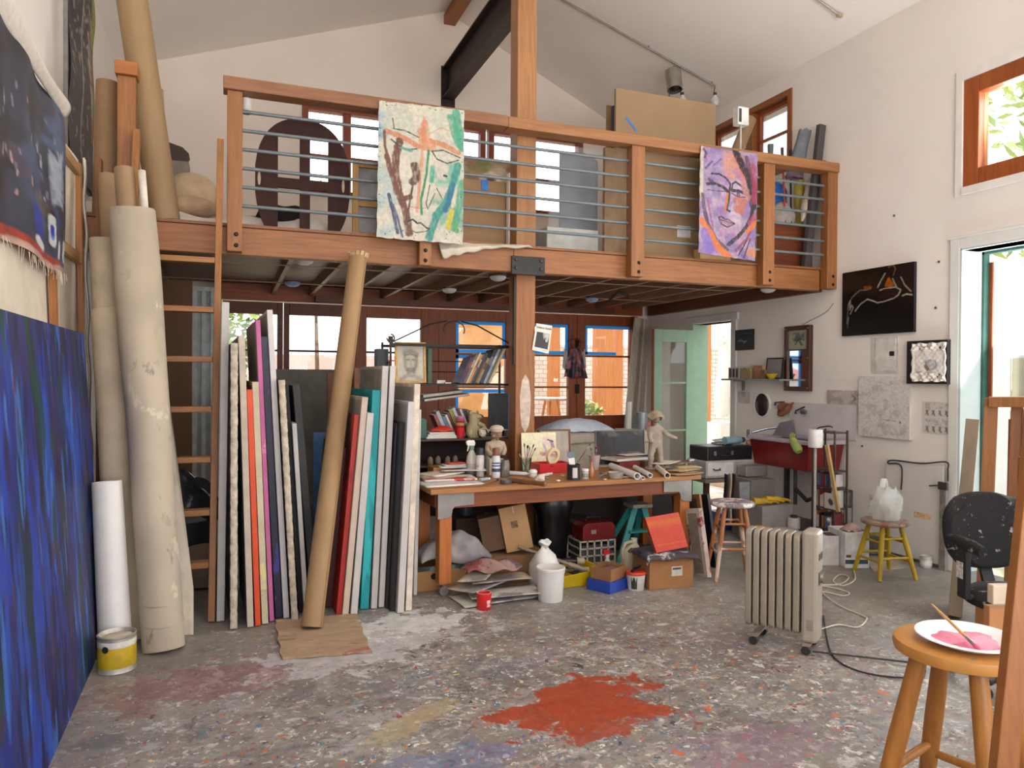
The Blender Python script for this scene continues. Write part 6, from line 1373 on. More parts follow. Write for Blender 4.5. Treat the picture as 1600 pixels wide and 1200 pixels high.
cv = Canvas(60, 100, 'd8d3c9', 91, .03); bx = lambda a, b, c, d: ((cv.u > a) & (cv.u < b) & (cv.v > c) & (cv.v < d))*1.0
cv.put(bx(.12, .9, .3, .86), '2f2b34'); cv.put(bx(.5, .9, .3, .42), 'b9b6b8', .8); cv.stroke([(.62, .44), (.8, .38), (.76, .56)], .08, 'c2bfbc', .9).stroke([(.55, .36), (.6, .5)], .05, '8d8a90', .8); cv.put(bx(.6, .85, .91, .93), '8a867f', .8)
t = T('poster', 'small poster headed Gallery Guide with a dark picture, pinned to the centre post', 'poster', (q[2]+q[3])/2)
paintsurf(cv, 'sheet', lambda u, v: q[0].lerp(q[1], u).lerp(q[3].lerp(q[2], u), v)+Vector((0, -.012*math.sin(PI*u)*v, 0)), t, solid=.0008)
xd = (q[1]-q[0]).normalized(); zd = (q[0]-q[3]); zd = (zd-xd*zd.dot(xd)).normalized(); yd = xd.cross(zd)
M = Matrix((xd, zd, -yd if False else xd.cross(zd))).transposed().to_4x4(); M.translation = (q[0]+q[1])/2-zd*.03+Vector((0, -.005, 0))
textobj('Gallery Guide', 'heading', .0235, M, mat('2a2829', .6), t)
dz0, dz1 = P(900, 590, Y=8.55).z, P(900, 545, Y=8.55).z; xc = P(899, 560, Y=8.55).x
t = T('child_dress', 'small patchwork pinafore dress hanging between the taped window panes', 'dress', (xc, 8.55, dz0))
cv = Canvas(50, 60, '2a2430', 101, .2); g = random.Random(4)
for k in range(60): cv.stroke([(g.random(), g.random())]*2, g.uniform(.07, .13), g.choice(['a04a60', '2a2834', 'b86070', '4a4a58', 'a86e70', '5d3444', 'd88a94', '44485e']), .95, .1, .2)
cv.stroke([(.5, .35), (.62, .2)], .09, 'b0582c', .9)
H = dz1-dz0; W2 = P(918, 570, Y=8.55).x-P(880, 570, Y=8.55).x
paintsurf(cv, 'skirt', lambda u, v: Vector((xc+(u-.5)*W2*(.42+.58*v), 8.55-.035*math.sin(PI*u)-.02*v*math.cos(18*u), dz1-H*v+.012*math.sin(12*u)*v)), t, solid=.004)
mb = MB()
for s_ in (-1, 1): mb.bar((xc+s_*.045, 8.545, dz1-.01), (xc+s_*.075, 8.55, dz1+.1), .032, .004)
build(mb, 'strap', mat('6a2f36', .7), t, world=True)
mb = MB(); mb.tube([(xc-.12, 8.55, dz1+.085), (xc-.05, 8.55, dz1+.12), (xc, 8.55, dz1+.13), (xc+.05, 8.55, dz1+.12), (xc+.12, 8.55, dz1+.085)], .006, 6).tube([(xc, 8.55, dz1+.13), (xc, 8.58, dz1+.17), (xc, 8.66, dz1+.17)], .003, 5); build(mb, 'hanger', mat('7a3428', .5), t, world=True, smooth=True)
for s_ in (-1, 1): build(MB().grid(6, 10, lambda u, v: (xc+s_*(.1+.05*u+.02*v), 8.57+.01*math.sin(9*u), dz1-.02-.24*v-.02*math.sin(5*u))), 'lace_edge', mat('c9c2ba', .8), t, world=True, solid=.003)
t = T('dark_fill_box', 'dark box added to deepen the shade behind the table legs under the couch back', 'chest', (3.1, 5.75, 0)); build(MB().box(2.45, 3.75, 5.62, 6.2, .002, .62), 'body', mat('2b201b', .8, var=.15), t, world=True, bevel=.01); build(MB().box(2.43, 3.77, 5.6, 6.22, .621, .645), 'lid', mat('3a2a22', .7), t, world=True, bevel=.005)  # added dark box, covers the bright couch back where shade lies
CZ = P(900, 671, Y=6.45).z
t = T('couch', 'beige slip covered couch behind the table under the windows', 'couch', (3.3, 6.7, 0))
mb = MB(); mb.box(2.5, 4.05, 6.3, 6.56, .08, CZ-.012); mb.box(2.55, 2.62, 6.35, 6.42, 0, .079).box(3.93, 4.0, 6.35, 6.42, 0, .079).box(2.55, 2.62, 7.2, 7.27, 0, .079).box(3.93, 4.0, 7.2, 7.27, 0, .079); build(mb, 'back', mat('b3a897', .9, bump=.2, var=.06), t, world=True, bevel=.05)
mb = MB(); mb.box(2.5, 4.05, 6.565, 7.3, .08, .45); build(mb, 'seat', mat('b3a897', .9, bump=.2), t, world=True, bevel=.05)
mb = MB(); mb.tube([(2.52, 6.296, CZ-.1), (2.9, 6.285, CZ-.125), (3.3, 6.288, CZ-.11), (4.0, 6.29, CZ-.13)], .008, 6); build(mb, 'cover_fold', mat('9a8f80', .9), t, world=True, smooth=True)
pa, pb = P(846, 668, Y=6.45).x, P(951, 668, Y=6.45).x; ph_ = P(900, 654, Y=6.45).z-CZ
mb = MB(); mb.grid(26, 20, lambda u, v: (pa+(pb-pa)*u, 6.27+.34*v, CZ-.008+(ph_+.012)*(max(0, math.sin(PI*u))**.55)*(max(0, math.sin(PI*v))**.5)+.004*math.sin(30*u+9*v)))
mb.grid(10, 8, lambda u, v: (pa+(pb-pa)*u, 6.27+.34*v, CZ-.0085))
one(mb, 'pillow', speck('c2cbd6', ['a3b2c6', 'd5dce2', '98a8bc'], 9, .3, .9, (1, 3, 1)), 'pale blue and white pillow on top of the couch back', 'pillow', smooth=True)
def g0(x, y, dz=.001): p = P(x, y, Z=0); p.z = dz; return p
def carton(name, label, cat, c, w, d, h, rz, m, z=.001, open_=0, parts=None):
    t = T(name, label, cat, (c[0], c[1], z), rz); mb = MB(); th = .005
    if open_:
        mb.ring([(-w/2, 0), (w/2, 0), (w/2, d), (-w/2, d)], [(-w/2+th, th), (w/2-th, th), (w/2-th, d-th), (-w/2+th, d-th)], .004, h, axis='z').box(-w/2, w/2, 0, d, 0, .0045)
    else: mb.box(-w/2, w/2, 0, d, 0, h)
    build(mb, 'box', m, t, bevel=.002); return t
c = g0(725, 925); c.y = TA.y+.2
t = carton('fruit_box', 'printed fruit carton with round hand holes under the left end of the table', 'box', (c.x-.07, c.y+.02), .5, .3, .17, trot, CARD2, open_=1)
for x in (-.12, .17):
    mb = MB(); mb.lathe([(.001, 0), (.022, 0), (.022, .003), (.001, .003)], seg=16, M=Matrix.Translation((x, -.0005, .1)) @ Euler((PI/2, 0, 0)).to_matrix().to_4x4()); build(mb, 'hand_hole', mat('1a1310', .9), t)
mb = MB(); mb.box(-.25, .25, -.0025, -.0002, .14, .17); build(mb, 'printed_band', speck('33484a', ['5d7a74', '24302f'], 8, .4, .7), t)
mb = MB(); mb.box(-.251, -.2505, -.002, .3, 0, .17); 
cx_ = c+Vector((0, .05, 0))
mb = MB(); mb.grid(40, 24, lambda u, v: (c.x-.28+.54*u, c.y+.0+.3*v+.03*math.sin(7*u), .2+.16*(math.sin(PI*min(1, u*1.02))**.6)*(math.sin(PI*v)**.5)+.02*math.sin(9*u+5*v)+.012*math.sin(21*u+3*v)*math.sin(15*v)-.03*max(0, u-.8)/.2*(1-v)))
one(mb, 'dust_sheet', mat('aaa6a4', .85, var=.15, scale=6, bump=.2, h2='77727a'), 'crumpled grey white sheet heaped on the fruit carton', 'cloth', smooth=True, solid=.006)
c = g0(815, 925); c.y += .1
t = carton('cardboard_box', 'big dark brown carton under the tilted one, behind the white bag', 'box', (c.x+.07, c.y+.12), .45, .3, .2, trot-.05, mat('7a5638', .8, var=.06))
q = P(795, 885, Y=c.y+.12)
t = T('cardboard_box', 'tan carton standing tilted on its corner under the table', 'box', (q.x+.0, c.y+.16, .213), rot=(0, -.2, -.25))
mb = MB(); mb.box(.0, .2, 0, .2, .0, .33); build(mb, 'box', mat('a9835a', .8, var=.05), t, bevel=.003)
mb = MB(); mb.box(-.16, -.003, .03, .2, .03, .28); build(mb, 'open_flap', mat('5d4330', .8), t)
mb = MB(); mb.box(.07, .12, -.001, .0005, .17, .22); build(mb, 'printed_mark', mat('7d5f42', .9, var=.4, scale=60), t)
mb = MB(); mb.box(.1, .106, -.0015, .0005, .28, .33); build(mb, 'tape', mat('d0c4b0', .4), t)
c = g0(778, 938)
for k, (dx, dy, w, h, rz, cc, l) in enumerate(((.0, .07, .56, .3, .1, 'c9c4bc', 'large grey white paper at the bottom of the pile on the floor'), (.05, .02, .48, .24, -.15, 'd8d2ca', 'white folded paper sticking out front of the floor pile'), (-.08, .12, .4, .26, .45, 'b8ad9e', 'beige paper turned up at the left of the floor pile'), (.06, .14, .42, .22, -.1, 'c4b39c', 'tan paper in the middle of the floor pile'), (-.12, .09, .22, .2, .9, 'cbbfae', 'cream paper corner standing up at the left of the floor pile'))):
    flat('paper_sheet', l, 'paper', c+Vector((dx, dy, .006+.032*k)), w, h, rz, speck(cc, ['8f8a8c', 'b07a70', 'e0dcd6'], 7, .25, .9), .0, .003, .03 if k != 1 else .015)
mb = MB(); mb.grid(26, 14, lambda u, v: (c.x-.2+.4*u, c.y+.03+.2*v+.03*math.sin(8*u), .19+.05*math.sin(PI*u)*math.sin(PI*v)+.016*math.sin(13*u+5*v)))
one(mb, 'paint_rag', speck('a5847c', ['8a4a48', 'c9b4aa', '5d4a50', 'b86a60'], 9, .5, .9), 'stiff red stained painting rag on top of the floor pile', 'rag', smooth=True, solid=.006)
p = g0(757, 952); r = 11.5*mpp(p); H = 26*mpp(p)
t = T('paint_can', 'small bright red paint can on the floor before the paper pile', 'can', (p.x, p.y+.01, .001))
mb = MB(); mb.lathe([(r*.96, 0), (r, .003), (r, H*.86), (r*1.06, H*.87), (r*1.06, H*.97), (r*.98, H), (r*.9, H*.9), (.001, H*.88)], seg=28); build(mb, 'can', mat('c4201c', .35, var=.08), t, smooth=40)
mb = MB(); mb.lathe([(r*.98, H*.98), (r*1.03, H*1.005), (r*.85, H*1.0)], seg=28, close=False); build(mb, 'paint_rim', speck('d0b8b4', ['c4201c'], 20, .5), t)
M_ = Matrix.Rotation(-1.2, 4, 'Z'); mb = MB(); mb.add([(1.01*r*math.cos(a), 1.01*r*math.sin(a), z) for z in (H*.2, H*.6) for a in (-.3, 0, .3)], [(0, 1, 4, 3), (1, 2, 5, 4)], M_); build(mb, 'label', speck('d8c8c4', ['c4201c'], 40, .5), t)
p = g0(868, 943); r = 22*mpp(p); H = 53*mpp(p)
t = T('plastic_bucket', 'white plastic bucket with a paint flecked lid on the floor', 'bucket', (p.x, p.y+r*.9, .001))
mb = MB(); mb.lathe([(r*.86, 0), (r*.88, .004), (r, H*.84), (r*1.04, H*.845), (r*1.04, H*.9)], seg=36); build(mb, 'pail', mat('d3d1cf', .35, var=.03), t, smooth=40)
mb = MB(); mb.lathe([(r*1.05, H*.9), (r*1.07, H*.91), (r*1.07, H*.985), (r*1.0, H), (r*.95, H*.985), (.001, H*.985)], seg=36); build(mb, 'lid', speck('dad9d8', ['3a3a3c', '8a8a8a'], 22, .15, .4), t, smooth=40)
b_ = Vector((p.x-.06, p.y+r*3.5, 0)); 
mb = MB(); n = 24; sg = 20
prof = [(.07, 0), (.1, .03), (.105, .12), (.1, .18), (.075, .24), (.03, .28), (.022, .3), (.045, .33), (.03, .345), (.001, .34)]
mb.lathe(prof, (P(850, 920, Y=b_.y).x, b_.y, .001), sg)
o = one(mb, 'plastic_bag', mat('cfcecb', .35, var=.06), 'knotted white plastic bag behind the white bucket', 'bag', smooth=True)
for i, v in enumerate(o.data.vertices):
    a_ = math.atan2(v.co.y, v.co.x); k_ = 1+.1*math.sin(3*a_+9*v.co.z)+.06*math.sin(5*a_-31*v.co.z)+.05*math.sin(9*a_+50*v.co.z); v.co.x *= k_; v.co.y *= k_; v.co.z += .012*math.sin(2*a_+1)*(v.co.z > .2)
p = g0(865, 905); p.y = TA.y+.5
t = T('trash_bin', 'tall black bin liner bag in a bin under the middle of the table', 'bin', (P(864, 830, Y=p.y).x, p.y, 0))
mb = MB(); mb.lathe([(.1, 0), (.13, .3), (.14, .42), (.17, .5), (.15, .56), (.05, .57), (.001, .56)], seg=24, sy=.8); build(mb, 'liner', mat('0e0d0f', .3, var=.3), t, smooth=True)
a, b = g0(893, 920), g0(932, 914)
c = (a+b)/2
t = T('plastic_tub', 'yellow plastic tub full of brushes and caulking tools on the floor', 'tub', (c.x-.03, c.y+.02, .001), .05)
w1, w2, d, h = .17, .2, .3, .085
mb = MB()
ob = [(-w1, 0), (w1*.75, 0), (w1, .06), (w1, d-.06), (w1*.75, d), (-w1, d)]; ot = [(-w2, -.03), (w2*.75, -.03), (w2, .05), (w2, d-.03), (w2*.75, d+.03), (-w2, d+.03)]
n = 6; th = .93
vs = [(x, y, 0) for x, y in ob]+[(x, y, h+.03*(x > w2*.7)) for x, y in ot]+[(x*th, (y-d/2)*th+d/2, h+.03*(x > w2*.7)) for x, y in ot]+[(x*.94, (y-d/2)*.94+d/2, .006) for x, y in ob]
fs = [tuple(range(n))[::-1]]+[(i, (i+1) % n, n+(i+1) % n, n+i) for i in range(n)]+[(n+i, n+(i+1) % n, 2*n+(i+1) % n, 2*n+i) for i in range(n)]+[(2*n+i, 2*n+(i+1) % n, 3*n+(i+1) % n, 3*n+i) for i in range(n)]+[tuple(3*n+i for i in range(n))]
mb.add(vs, fs); build(mb, 'tub', mat('c2a414', .35, var=.06), t, bevel=.003)
tw = MW[t.name]
def tool(label, p, q, r, m, name='tool', tip=None):
    p, q = tw @ Vector(p), tw @ Vector(q); t_ = T(name, label, 'tool', p); mb = MB(); c_ = p.lerp(q, .72)
    mb.tube([p, c_], r, 10); build(mb, 'handle', m, t_, world=True, smooth=True); mb = MB(); mb.tube([c_, p.lerp(q, .8), q], [r*1.35, r*1.5, r*1.2], 12); build(mb, 'head', tip or m, t_, world=True, smooth=True)
TN = mat('7d6f60', .4, .4)
tool('long grey brown pole lying diagonally across the yellow tub', (-.36, .26, .26), (.08, .02, .1), .013, mat('857866', .5), 'pole')
tool('black caulking gun lying in the yellow tub', (-.1, .2, .12), (.1, .04, .04), .018, BLACK, 'caulking_gun', mat('8d8276', .4))
tool('grey roller handle lying in the yellow tub', (-.12, .1, .1), (.14, .12, .08), .014, TN, 'paint_roller', mat('b9a88a', .7))
tool('black tube lying at the back of the yellow tub', (-.05, .24, .13), (.15, .2, .12), .022, mat('1d1b1c', .4), 'tube', mat('a3977e', .4))
tool('short tan roller lying at the front of the yellow tub', (.0, .05, .05), (.15, .06, .06), .018, mat('a8977c', .6), 'paint_roller', mat('d0bf9c', .7))
c = g0(955, 926)
t = carton('plastic_box', 'low bright blue box on the floor under the brown carton', 'box', (c.x+.075, c.y+.01), .24, .2, .075, .45, mat('1f3f9c', .4, var=.05))
zb_ = .077
t = carton('cardboard_box', 'small open brown carton standing on the blue box', 'box', (c.x+.075, c.y+.03), .2, .17, .085, .5, mat('8d623e', .8, var=.05), z=zb_, open_=1)
mb = MB(); mb.grid(8, 6, lambda u, v: (-.08+.15*u, .03+.11*v, .05+.03*math.sin(PI*u)*math.sin(PI*v)+.01*math.sin(9*u))); build(mb, 'contents', mat('7a4f50', .8), t, solid=.004, smooth=True)
p = g0(1001, 925); r = 15*mpp(p); H = 29*mpp(p)
t = T('paint_tub', 'white tub with an orange red lid and a black tool on it', 'tub', (p.x, p.y+r, .001))
mb = MB(); mb.lathe([(r*.82, 0), (r*.84, .003), (r, H*.86)], seg=30); build(mb, 'tub', mat('c6c3c0', .4), t, smooth=40)
mb = MB(); mb.lathe([(r*1.05, H*.86), (r*1.06, H*.95), (r*.98, H), (.001, H*.99)], seg=30); build(mb, 'lid', mat('c23c22', .4, var=.1), t, smooth=40)
M_ = Matrix.Rotation(-2.3, 4, 'Z'); mb = MB(); mb.add([(r*(.86+.15*z/H)*1.012*math.cos(a), r*(.86+.15*z/H)*1.012*math.sin(a), z) for z in (H*.12, H*.75) for a in (-.35, 0, .35)], [(0, 1, 4, 3), (1, 2, 5, 4)], M_); build(mb, 'label', speck('3a3428', ['c9b48a', '8a7a4a'], 20, .5), t)
c_ = MW[t.name] @ Vector((0, 0, H+.006)); one(MB().bar(c_+Vector((-.05, -.03, .004)), c_+Vector((.05, .03, .02)), .02, .012).bar(c_+Vector((-.01, .0, .018)), c_+Vector((.02, -.02, .034)), .03, .01), 'stapler', mat('1f2024', .4, .3), 'black hand tool lying on the orange red lid', 'tool', bevel=.002)
p = g0(985, 905); p = Vector((P(987, 870, Y=4.82).x, 4.84, .001)); s_ = 1
t = T('plastic_jug', 'cream plastic jug with a moulded handle, behind the lidded tub', 'jug', p, .2)
mb = MB(); a_, b_ = .075, .055
def sec(z, sx, sy, dx=0): return [(dx+sx*math.copysign(abs(math.cos(q))**.6, math.cos(q)), sy*math.copysign(abs(math.sin(q))**.6, math.sin(q)), z) for q in [2*PI*i/24 for i in range(24)]]
rows = [sec(0, a_*.92, b_*.92), sec(.008, a_, b_), sec(.16, a_, b_), sec(.2, a_*.95, b_*.95), sec(.225, a_*.75, b_*.8, .012), sec(.25, .022, .022, .035), sec(.262, .02, .02, .035)]
vs = [q for r_ in rows for q in r_]; mb.add(vs, [(i*24+k, i*24+(k+1) % 24, (i+1)*24+(k+1) % 24, (i+1)*24+k) for i in range(len(rows)-1) for k in range(24)]+[tuple(range(24))[::-1], tuple((len(rows)-1)*24+k for k in range(24))]); build(mb, 'body', mat('b5aa90', .4, var=.05), t, smooth=40)
mb = MB(); mb.tube([(-.07, 0, .15), (-.078, 0, .21), (-.05, 0, .255), (.0, 0, .262), (.025, 0, .245)], .014, 10); build(mb, 'handle', mat('b5aa90', .4), t, smooth=True)
mb = MB(); mb.lathe([(.024, .263), (.024, .285), (.001, .286)], (.035, 0, 0), 18); build(mb, 'cap', mat('d8d2c4', .4), t, smooth=40)
TQ = mat('2f8f8c', .5, var=.1, scale=20); yq = 5.14
t = T('step_ladder', 'small turquoise step ladder standing under the table', 'ladder', (P(985, 800, Y=yq).x, yq, 0))
ap = P(999, 793, Y=yq); fl_ = P(955, 890, Y=yq); z_ap = min(ap.z, TZ-.17)
L0 = Vector((fl_.x, yq-.1, .002)); R0 = Vector((fl_.x+.38, yq-.1, .002)); Tp = Vector((ap.x-.03, yq+.02, z_ap)); Tp2 = Vector((ap.x+.05, yq+.02, z_ap))
for p_, q_ in ((L0, Tp), (R0, Tp2), (L0+Vector((.03, .36, 0)), Tp+Vector((0, .05, 0))), (R0+Vector((-.03, .36, 0)), Tp2+Vector((0, .05, 0)))):
    mb = MB(); mb.bar(p_, q_, .05, .022); build(mb, 'leg', TQ, t, world=True, bevel=.003)
for f in (.28, .6):
    p_, q_ = L0.lerp(Tp, f), R0.lerp(Tp2, f); mb = MB(); mb.box(p_.x, q_.x, p_.y-.03, p_.y+.05, p_.z-.008, p_.z+.008); build(mb, 'step', TQ, t, world=True)
mb = MB(); mb.box(Tp.x-.05, Tp2.x+.05, yq-.04, yq+.12, z_ap, z_ap+.03); build(mb, 'top', mat('8f867c', .5, var=.2, scale=14), t, world=True, bevel=.005)
c = P(930, 845, Y=5.05); t = T('wire_crate', 'pale plastic grid crate under the red toolbox', 'crate', (c.x+.03, 5.06, .001)); w, d, h = .30, .24, .24
mb = MB()
for k in range(6):
    x = -w/2+w*k/5; mb.box(x-.006, x+.006, 0, .01, 0, h).box(x-.006, x+.006, d-.01, d, 0, h)
for k in range(5):
    z = .006+(h-.012)*k/4; mb.box(-w/2, w/2, 0, .008, z-.006, z+.006).box(-w/2, w/2, d-.008, d, z-.006, z+.006).box(-w/2, -w/2+.008, .0, d, z-.006, z+.006).box(w/2-.008, w/2, 0, d, z-.006, z+.006)
mb.box(-w/2, w/2, 0, d, 0, .006); build(mb, 'crate', mat('a8a294', .5), t)
one(MB().box(c.x-.1, c.x+.16, 5.08, 5.28, .004+.004, .2), 'storage_box', mat('3d3a3c', .6), 'dark box inside the pale grid crate', 'box')
t = T('tool_box', 'dark red metal toolbox on the grid crate under the table', 'toolbox', (c.x+.03, 5.06, .243)); mb = MB(); mb.prism([(-.13, 0), (.15, 0), (.15, .1), (.12, .13), (-.1, .13), (-.13, .1)], .0, .2); build(mb, 'box', mat('6d1418', .4, .2, .1), t, bevel=.004)
mb = MB(); mb.box(-.06, -.02, -.006, 0, .05, .08); build(mb, 'latch', mat('c9c6c2', .3, .8), t); mb = MB(); mb.tube([(-.06, .1, .13), (-.05, .1, .16), (.06, .1, .16), (.07, .1, .13)], .006, 8); build(mb, 'handle', BLACK, t, smooth=True)
p = g0(950, 900); spray('spray_bottle', 'spray bottle with a red trigger head under the table', 0, 0, 44, mat('a8a8a4', .3), mat('b51f22', .4), mat('c9c6c2', .4), base=Vector((P(950, 870, Y=4.86).x, 4.87, .001)))
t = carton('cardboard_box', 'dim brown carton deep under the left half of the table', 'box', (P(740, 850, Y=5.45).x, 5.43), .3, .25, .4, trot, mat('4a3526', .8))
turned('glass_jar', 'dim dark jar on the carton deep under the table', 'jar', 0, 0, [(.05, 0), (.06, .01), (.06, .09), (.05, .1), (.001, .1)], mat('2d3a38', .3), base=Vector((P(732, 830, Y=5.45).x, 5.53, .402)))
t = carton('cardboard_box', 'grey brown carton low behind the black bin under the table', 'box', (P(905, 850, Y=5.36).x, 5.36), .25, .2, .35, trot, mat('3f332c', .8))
a, b = g0(1014, 922), g0(1084, 917); w = (b-a).length; c = (a+b)/2
H = 50*mpp(c)
t = carton('cardboard_box', 'brown carton with a white address label by the right table leg', 'box', (c.x, c.y), w, .25, H, math.atan2(b.y-a.y, b.x-a.x)*.6, mat('9c6e44', .8, var=.05))
mb = MB(); mb.box(.0, .085, -.0015, -.0002, H*.38, H*.68); build(mb, 'address_label', mat('cbc5bd', .6), t)
mb = MB(); mb.box(.008, .075, -.0022, -.0014, H*.58, H*.64); build(mb, 'label_print', mat('55504c', .6, var=.5, scale=120), t)
Mx = MW[t.name]
mb = MB(); mb.grid(30, 18, lambda u, v: Mx @ Vector((-w/2-.04+(w+.08)*u, -.04+.31*v, H+.016+.006*math.sin(12*u+3*v)+.004*math.sin(25*v)-.028*max(0, (.12-v)/.12)-.03*max(0, abs(u-.5)*2-.88)/.12)))
one(mb, 'spotted_cloth', speck('453c44', ['c9c4c6', '8d868c', '2a2428'], 16, .3, .8), 'dark spotted plastic cloth draped over the labelled carton', 'cloth', smooth=True, solid=.004)
q = [P(1008, 815, Y=c.y+.12), P(1060, 806, Y=c.y+.12), P(1075, 860, Y=c.y+.04), P(1026, 870, Y=c.y+.04)]
lo = min(q[2].z, q[3].z); dz = max(0, H+.025-lo)
q = [p_+Vector((0, 0, dz)) for p_ in q]
cv = Canvas(50, 56, 'd8401c', 111, .05); cv.stroke([(0, .2), (1, .22)], .09, 'dd6a1a', .8, soft=.9).stroke([(0, .3), (1, .3)], .05, 'd85a1c', .6, soft=.9).stroke([(0, .8), (1, .82)], .012, 'e0803a', .6)
t = T('orange_painting', 'small bright red orange canvas leaning on top of the labelled carton', 'painting', q[3])
paintsurf(cv, 'painted_face', lambda u, v: q[0].lerp(q[1], u).lerp(q[3].lerp(q[2], u), v), t)
nn = (q[1]-q[0]).cross(q[3]-q[0]).normalized(); nn = nn if nn.y > 0 else -nn
mb = MB(); mb.add([p_+nn*.001 for p_ in q]+[p_+nn*.03 for p_ in q], [(0, 1, 2, 3), (7, 6, 5, 4), (0, 4, 5, 1), (1, 5, 6, 2), (2, 6, 7, 3), (3, 7, 4, 0)]); build(mb, 'stretcher', mat('a8301a', .6), t, world=True)
def leaner(name, label, x0, yb, x1, yt, w, h, depth, m, m2=None, yaw=0.):
    p, q = g0(x0, yb), None
    pt = P(x1, yt, Y=p.y+.1); ax = (pt-p); zv = ax.normalized(); yv = Vector((math.sin(yaw), math.cos(yaw), 0)); yv = (yv-zv*yv.dot(zv)).normalized(); xv = yv.cross(zv)
    M = Matrix((xv, yv, zv)).transposed().to_4x4(); M.translation = p; L = ax.length
    t = T(name, label, 'canvas', p); mb = MB(); mb.box(-w/2, w/2, 0, depth, .003, L, M); build(mb, 'edge', m, t, world=True, bevel=.002)
    mb = MB(); mb.box(-w/2-.0015, w/2+.0015, .035, depth-.02, .03, L-.035, M); build(mb, 'face', m2 or m, t, world=True); return t
SPL = speck('c9b9b0', ['8f3a3c', 'd8cfc8', '5d2a30', 'b8605c'], 16, .3, .6)
leaner('stretched_canvas', 'red spattered white canvas edge leaning beside the right table leg', 1109, 903, 1095, 794, .04, 0, .16, SPL, mat('8d8076', .8), -.1)
leaner('framed_canvas', 'brown wooden frame leaning right of the red spattered canvas', 1108, 892, 1094, 772, .02, 0, .35, wood('9a6a3c', '744a26', 2), mat('4a3c34', .7), -.1)
leaner('black_canvas', 'black canvas leaning between the brown frame and the stool', 1121, 888, 1107, 772, .028, 0, .35, mat('1a1819', .5), BLACK, -.1)
for k, (x0, x1, yt, cc, l) in enumerate(((972, 990, 484, 'd6cab6', 'leftmost pale plank leaning by the right window'), (984, 998, 482, 'a99d8c', 'grey brown plank, second of those leaning by the right window'), (992, 1004, 481, 'ddd4c6', 'white grey plank, third of those leaning by the right window'), (1003, 1011, 480, 'c0b4a4', 'narrow plank rightmost of those leaning by the right window'))):
    q = P(x1, yt, Y=8.5); p = Vector((P(x0, 660, Y=8.3).x-.12, 8.1+.045*k, .003)); q.y = 8.4+.045*k; q.z = min(q.z, 2.28)
    one(MB().bar(p, q, .09-.012*(k % 3), .028), 'timber_plank', wood(cc, '%02x%02x%02x' % tuple(int(int(cc[i:i+2], 16)*.8) for i in (0, 2, 4)), 2), l, 'plank', bevel=.003)
turned('tin_can', 'grey tin bucket by the planks below the window', 'can', 0, 0, [(.06, 0), (.065, .16), (.06, .16), (.055, .01), (.001, .01)], mat('8f959c', .4, .5), base=Vector((P(997, 668, Y=7.5).x, 7.5, P(997, 668, Y=7.5).z-.02)))
zt = P(997, 668, Y=7.5).z-.022
t = T('side_table', 'low white side table in the far corner beside the couch', 'table', (4.35, 7.5, 0)); xw = P(997, 668, Y=7.5).x
mb = MB(); mb.box(xw-.2, xw+.25, 7.35, 7.7, zt-.03, zt); build(mb, 'top', WHITE, t, world=True)
for x in (xw-.18, xw+.2):
    for y in (7.37, 7.65): mb = MB(); mb.box(x, x+.03, y, y+.03, 0, zt-.031); build(mb, 'leg', WHITE, t, world=True)
turned('tin_can', 'small pink pot beside the grey tin bucket', 'can', 0, 0, [(.04, 0), (.045, .09), (.04, .09), (.036, .01), (.001, .01)], mat('b06a62', .5), base=Vector((xw+.12, 7.5, zt+.001)))
one(MB().pipe((xw-.1, 7.55, zt+.001), (xw-.08, 7.58, zt+.32), .035, .03, 18), 'paper_roll', WHITE, 'white paper roll standing on the side table in the far corner', 'roll', smooth=True)
def wr(x0, y0, x1, y1, X=XR-.01):
    ym, xm = (y0+y1)/2, (x0+x1)/2
    return P(x0, ym, X=X).y, P(x1, ym, X=X).y, P(xm, y1, X=X).z, P(xm, y0, X=X).z
def wallpic(name, label, cat, px, th, cv=None, m=None, fm=None, fw=.02, fd=.006, off=.002, rough=.5, nm='picture'):
    ya, yb, z0, z1 = wr(*px); X1 = XR-off; X0 = X1-th
    t = T(name, label, cat, (X1, (ya+yb)/2, z0)); f = fw if fm else 0
    mb = MB(); mb.box(X0, X1, yb+f*.5, ya-f*.5, z0+f*.5, z1-f*.5); build(mb, 'backing', m or WHITE, t, world=True, bevel=.002)
    if fm:
        o = [(ya, z0), (yb, z0), (yb, z1), (ya, z1)]; i = [(ya-fw, z0+fw), (yb+fw, z0+fw), (yb+fw, z1-fw), (ya-fw, z1-fw)]
        mb = MB(); mb.ring(o, i, X0-fd, X1, axis='x'); build(mb, 'frame', fm, t, world=True, bevel=.002)
    if cv: paintsurf(cv, nm, lambda u, v: Vector((X0-.001, ya-f+(yb-ya+2*f)*u, z1-f-(z1-z0-2*f)*v)), t, rough)
    return t
cv = Canvas(140, 120, '0d0a08', 121, .2); cv.wash(5, '2a1c10', .5, .75, .6, 1, (.0, 0, 1, .5))
W_ = 'b9b2a8'
cv.stroke([(.08, .8), (.09, .62), (.1, .5), (.14, .42), (.2, .36), (.27, .31), (.36, .32), (.42, .3)], .008, '8d8680', .7, .8)
cv.stroke([(.1, .52), (.13, .45), (.12, .6), (.15, .52), (.17, .56), (.13, .66)], .008, W_, .8, .8).stroke([(.09, .88), (.1, .7)], .007, '8d9094', .6, .8).stroke([(.2, .62), (.28, .52), (.38, .46), (.45, .49), (.52, .53), (.62, .52), (.74, .49), (.8, .45), (.83, .38), (.76, .33), (.62, .33), (.55, .35)], .008, W_, .9, .7)
